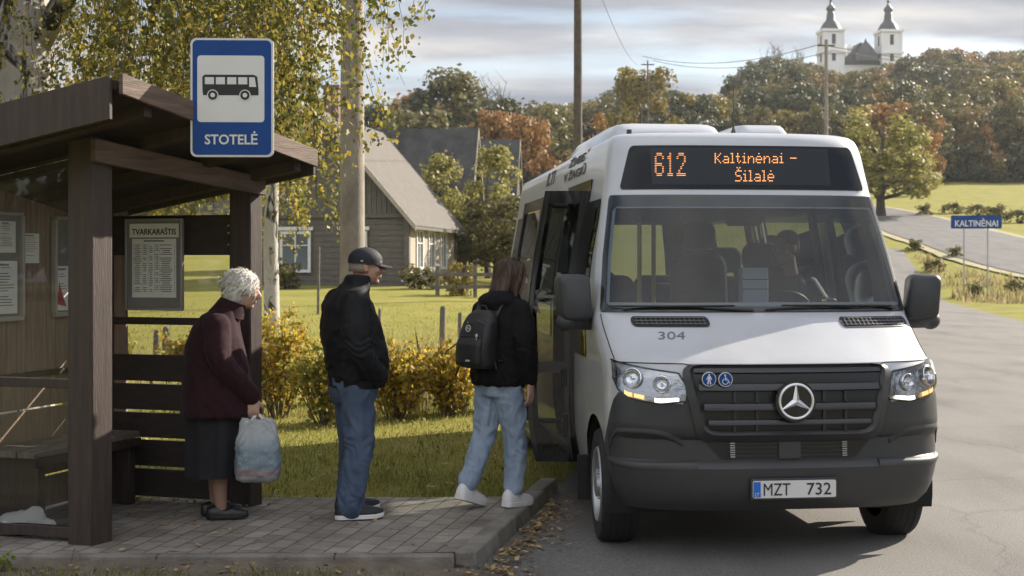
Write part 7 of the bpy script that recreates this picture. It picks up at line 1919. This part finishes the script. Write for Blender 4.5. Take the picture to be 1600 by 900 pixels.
for M_, (sx0, sy0, sz0), (sx1, sy1, sz1) in ((M1, (.105, -.09, .16), (.108, -.09, .06)), (M2, (-.172, .076, .19), (-.186, .075, .09))):
    sh_ = shoe('shoe', GIRL, M_, WT, WSOLE, .275, .048, .07, .034)
    m = MB(); m.tube([(sx0, sy0, sz0), (sx1, sy1, sz1)], [.042, .045], 14); m.build('sock', BSOCK, sh_)
    m = MB()
    for q in range(4): m.tube([M_ @ Vector((.045 + q * .022, w_, .105 - q * .012 - abs(w_) * .3)) for w_ in (-.028, 0, .028)], .0035, 5)
    m.build('lace', BSOCK, sh_)
HB = mat('brown_long_hair', (.075, .045, .028), .5, col2=(.034, .02, .013), vscale=9, stretch=(14, 14, .8), sheen=.2, bump=.4, bscale=70)
h = MB(); add_T(h, HGs, lambda t: t.ell((-.022, 0, .042), (.106, .088, .090), 26, 16))
def hair_curtain(t):
    rs = []
    for z, rx, ry, cx in ((.05, .106, .088, -.02), (-.02, .108, .092, -.026), (-.09, .10, .098, -.045), (-.15, .085, .10, -.065), (-.20, .06, .095, -.085), (-.225, .04, .085, -.09)):
        rs.append([Vector((cx + rx * (1 if math.cos(a) < .15 else .62) * math.cos(a), ry * math.sin(a), z)) for a in np.linspace(0, 2 * math.pi, 30, endpoint=False)])
    t.rings(rs)
add_T(h, HGs, hair_curtain)
for s_ in (-1, 1): add_T(h, HGs, lambda t: limb(t, [(.045, s_ * .070, .06), (.042, s_ * .080, -.02), (.03, s_ * .086, -.10), (.02, s_ * .085, -.18)], [.022, .022, .02, .012]))
hm = remesh(h, .0075, 2, .4); iv = HGs.inverted()
def hfn(p): q = iv @ p; a = math.atan2(q.y, q.x + .03); return .0045 * mnoise.noise(Vector((a * 9, q.z * 3, 1))) + .003 * mnoise.noise(Vector((a * 24, q.z * 4, 5)))
displace(hm, hfn); hair_o = link('hair', hm, HB, GIRL, angle=180)
strands(hm, 900, .13, .0035, leafmat('brown_hair_strands', [(0, (.04, .024, .016)), (.5, (.075, .045, .028)), (1, (.15, .093, .058))], .15, .45), hair_o, lambda p, n: Vector((-.15, 0, -1)), 6, .12, .005)
# ---- her backpack
BP = empty('backpack', GIRL.matrix_basis @ Vector((-.155, .01, .925)), R(48), 'black backpack with small pale badges on the back of the long haired person', 'backpack', scale=(.92, .90, .92))
BP.rotation_euler = (0, R(4), R(48))
BPM = mat('black_backpack_nylon', (.0075, .0075, .0085), .55, var=.25, vscale=20, bump=.25, bscale=140)
m = MB(); lofted(m, [(.0, -.05, 0, .075, .13), (.02, -.06, 0, .095, .148), (.14, -.065, 0, .105, .155), (.25, -.055, 0, .095, .153), (.33, -.04, 0, .08, .145), (.39, -.02, 0, .06, .12), (.425, -.005, 0, .035, .08)], 40, 3.2, 40)
me = remesh(m, .010, 3); displace(me, lambda p: .005 * mnoise.noise(p * 12)); bb_ = link('pack_body', me, BPM, BP, angle=180)
m = MB(); lofted(m, [(.015, -.135, 0, .040, .115), (.03, -.145, 0, .045, .125), (.17, -.145, 0, .046, .125), (.215, -.13, 0, .035, .118), (.225, -.12, 0, .02, .11)], 36, 3.4, 24)
me = remesh(m, .009, 3); displace(me, lambda p: .004 * mnoise.noise(p * 14)); pk = link('front_pocket', me, BPM, BP, angle=180)
ZIP = mat('grey_zip', (.06, .06, .065), .4, metal=.5)
m = MB(); m.tube([(-.155, lerp(-.11, .11, t), .228 + .004 * math.sin(t * 3)) for t in np.linspace(0, 1, 12)], .0035, 5); m.build('zip', ZIP, pk)
m = MB(); m.tube([(-.05 - .11 * math.sin(a) , -.135 * math.cos(a) - .0, .26 + .10 * math.sin(a)) for a in np.linspace(.2, 1.1, 12)], .0035, 5); m.tube([(-.145, -.112, .29), (-.148, -.118, .21)], .0045, 5); m.build('zip', ZIP, BP)
BADGE = mat('pale_badge', (.42, .42, .41), .5)
m = MB(); m.rings([[( -.163 - d_, .005 + (.022 + w_) * math.cos(a) , .285 + (.022 + w_) * math.sin(a)) for a in np.linspace(0, 6.283, 18)] for w_, d_ in ((.004, 0), (.004, .004), (-.004, .004), (-.004, 0))], cap=False); m.tube([(-.167, -.008, .28), (-.168, .018, .292)], .004, 5); m.tube([(-.165, .012, .325), (-.165, .014, .333)], .003, 5); m.build('badge', BADGE, BP)
m = MB(); m.ell((-.168, -.085, .235), (.006, .013, .015), 10, 6); m.tube([(-.168, -.085, .22), (-.165, -.083, .205)], .004, 5); m.build('badge', BADGE, pk)
m = MB(); m.box((-.192, -.03, .055), (.003, .042, .012)); m.build('label_patch', BADGE, pk)
for s_ in (-1, 1):
    m = MB(); m.tube([(.0, s_ * .09, .37), (.06, s_ * .105, .485), (.16, s_ * .115, .52), (.30, s_ * .12, .44), (.325, s_ * .125, .30), (.27, s_ * .155, .16), (.12, s_ * .175, .08), (.0, s_ * .14, .05)], [(.028, .008)] * 8, 10, ref=(0, 1, 0)); m.build('shoulder_strap', BPM, BP)
    m = MB(); m.tube([(-.02, s_ * .145, .06), (-.055, s_ * .19, -.0), (-.06, s_ * .21, -.06)] if s_ > 0 else [(-.02, s_ * .145, .06), (-.03, s_ * .17, .0)], [(.011, .003)] * (3 if s_ > 0 else 2), 6); m.build('strap_end', BPM, BP)
m = MB(); m.tube([(-.05, .14, .20), (-.09, .19, .17), (-.14, .24, .11), (-.15, .25, .085)], [(.012, .003)] * 4, 6); m.build('compression_strap', BPM, BP)
m = MB(); m.tube([(-.01, -.04, .415), (-.02, -.02, .455), (-.02, .02, .455), (-.01, .04, .415)], .008, 6); m.build('grab_handle', BPM, BP)

# ---- driver at the wheel (faces the door side)
DR = empty('person', BM @ Vector((.60, 2.0, 1.01)), R(6 - 90), 'person with short dark hair in dark jacket sitting at the steering wheel of the bus', 'person')
DJ = mat('dark_driver_jacket', (.014, .015, .019), .65, sheen=.1)
HD = Matrix.Translation((.14, -.02, .845)) @ Matrix.Rotation(R(4), 4, 'Y') @ Matrix.Rotation(R(-58), 4, 'Z')
b = MB(); head_parts(b, HD, 1, 1.05)
lofted(b, [(.02, -.02, 0, .11, .15), (.3, .0, 0, .11, .15), (.55, .03, 0, .10, .16), (.65, .06, 0, .06, .1), (.70, .09, 0, .05, .055)])
limb(b, [(.04, -.17, .58), (.16, -.24, .36), (.40, -.15, .42)], [.045, .04, .028]); limb(b, [(.04, .17, .58), (.16, .26, .36), (.40, .19, .46)], [.045, .04, .028])
hand_parts(b, hand_M((.40, -.15, .425), R(-75), 0), 1.1, 1); hand_parts(b, hand_M((.40, .19, .465), R(-75), 0), 1.1, -1)
limb(b, [(.0, -.1, .05), (.42, -.12, .08), (.50, -.12, -.38)], [.085, .06, .04]); limb(b, [(.0, .1, .05), (.42, .14, .08), (.50, .14, -.38)], [.085, .06, .04])
body = link('body', remesh(b, .0085, 2), SKIN, DR, angle=180); eyes(body, HD)
j = MB(); lofted(j, [(.0, -.01, 0, .145, .19), (.2, .0, 0, .145, .195), (.42, .015, 0, .14, .205), (.55, .03, 0, .125, .205), (.62, .045, 0, .10, .16), (.67, .065, 0, .08, .1), (.715, .085, 0, .07, .078)])
limb(j, [(.03, -.18, .57), (.10, -.255, .42), (.18, -.255, .355), (.37, -.16, .415)], [.085, .075, .068, .05]); limb(j, [(.03, .18, .57), (.10, .27, .42), (.18, .275, .36), (.37, .2, .45)], [.085, .075, .068, .05])
cloth(j, 'jacket', DJ, DR, .012, .006, seed=4)
t = MB(); limb(t, [(-.02, -.1, .04), (.2, -.11, .08), (.43, -.12, .08), (.49, -.12, -.16), (.50, -.12, -.36)], [.12, .1, .08, .075, .07]); limb(t, [(-.02, .1, .04), (.2, .12, .08), (.43, .14, .08), (.49, .14, -.16), (.50, .14, -.36)], [.12, .1, .08, .075, .07]); cloth(t, 'trousers', JACK, DR, .012, .004)
for s_ in (-1, 1): shoe('shoe', DR, Matrix.Translation((.52, s_ * .13, -.43)), SHO, SHO, .28, .05, .06, .025)
h = MB(); add_T(h, HD, lambda t: t.ell((-.022, 0, .05), (.100, .083, .084), 24, 14)); add_T(h, HD, lambda t: t.ell((-.05, 0, .0), (.066, .079, .07), 18, 10)); hm = remesh(h, .008, 2); displace(hm, lambda p: .003 * mnoise.noise(p * 70)); link('hair', hm, mat('dark_short_hair', (.025, .02, .017), .7), DR, angle=180)
# ------------------------------------------------------------------ thin autumn haze between the stop and the hill
def haze():
    mt = bpy.data.materials.new('thin_haze'); mt.use_nodes = True; nt = mt.node_tree; nt.nodes.clear()
    o = nt.nodes.new('ShaderNodeOutputMaterial'); v = nt.nodes.new('ShaderNodeVolumePrincipled')
    v.inputs['Color'].default_value = (.86, .90, .96, 1); v.inputs['Density'].default_value = .00017; v.inputs['Anisotropy'].default_value = .25
    nt.links.new(v.outputs[0], o.inputs['Volume'])
    m = MB(); m.box((30, 228, 45), (1000, 560, 94)); ob = m.build('haze', mt, smooth=False); tag(ob, 'thin pale haze over the whole valley', 'haze', kind='stuff')
haze()
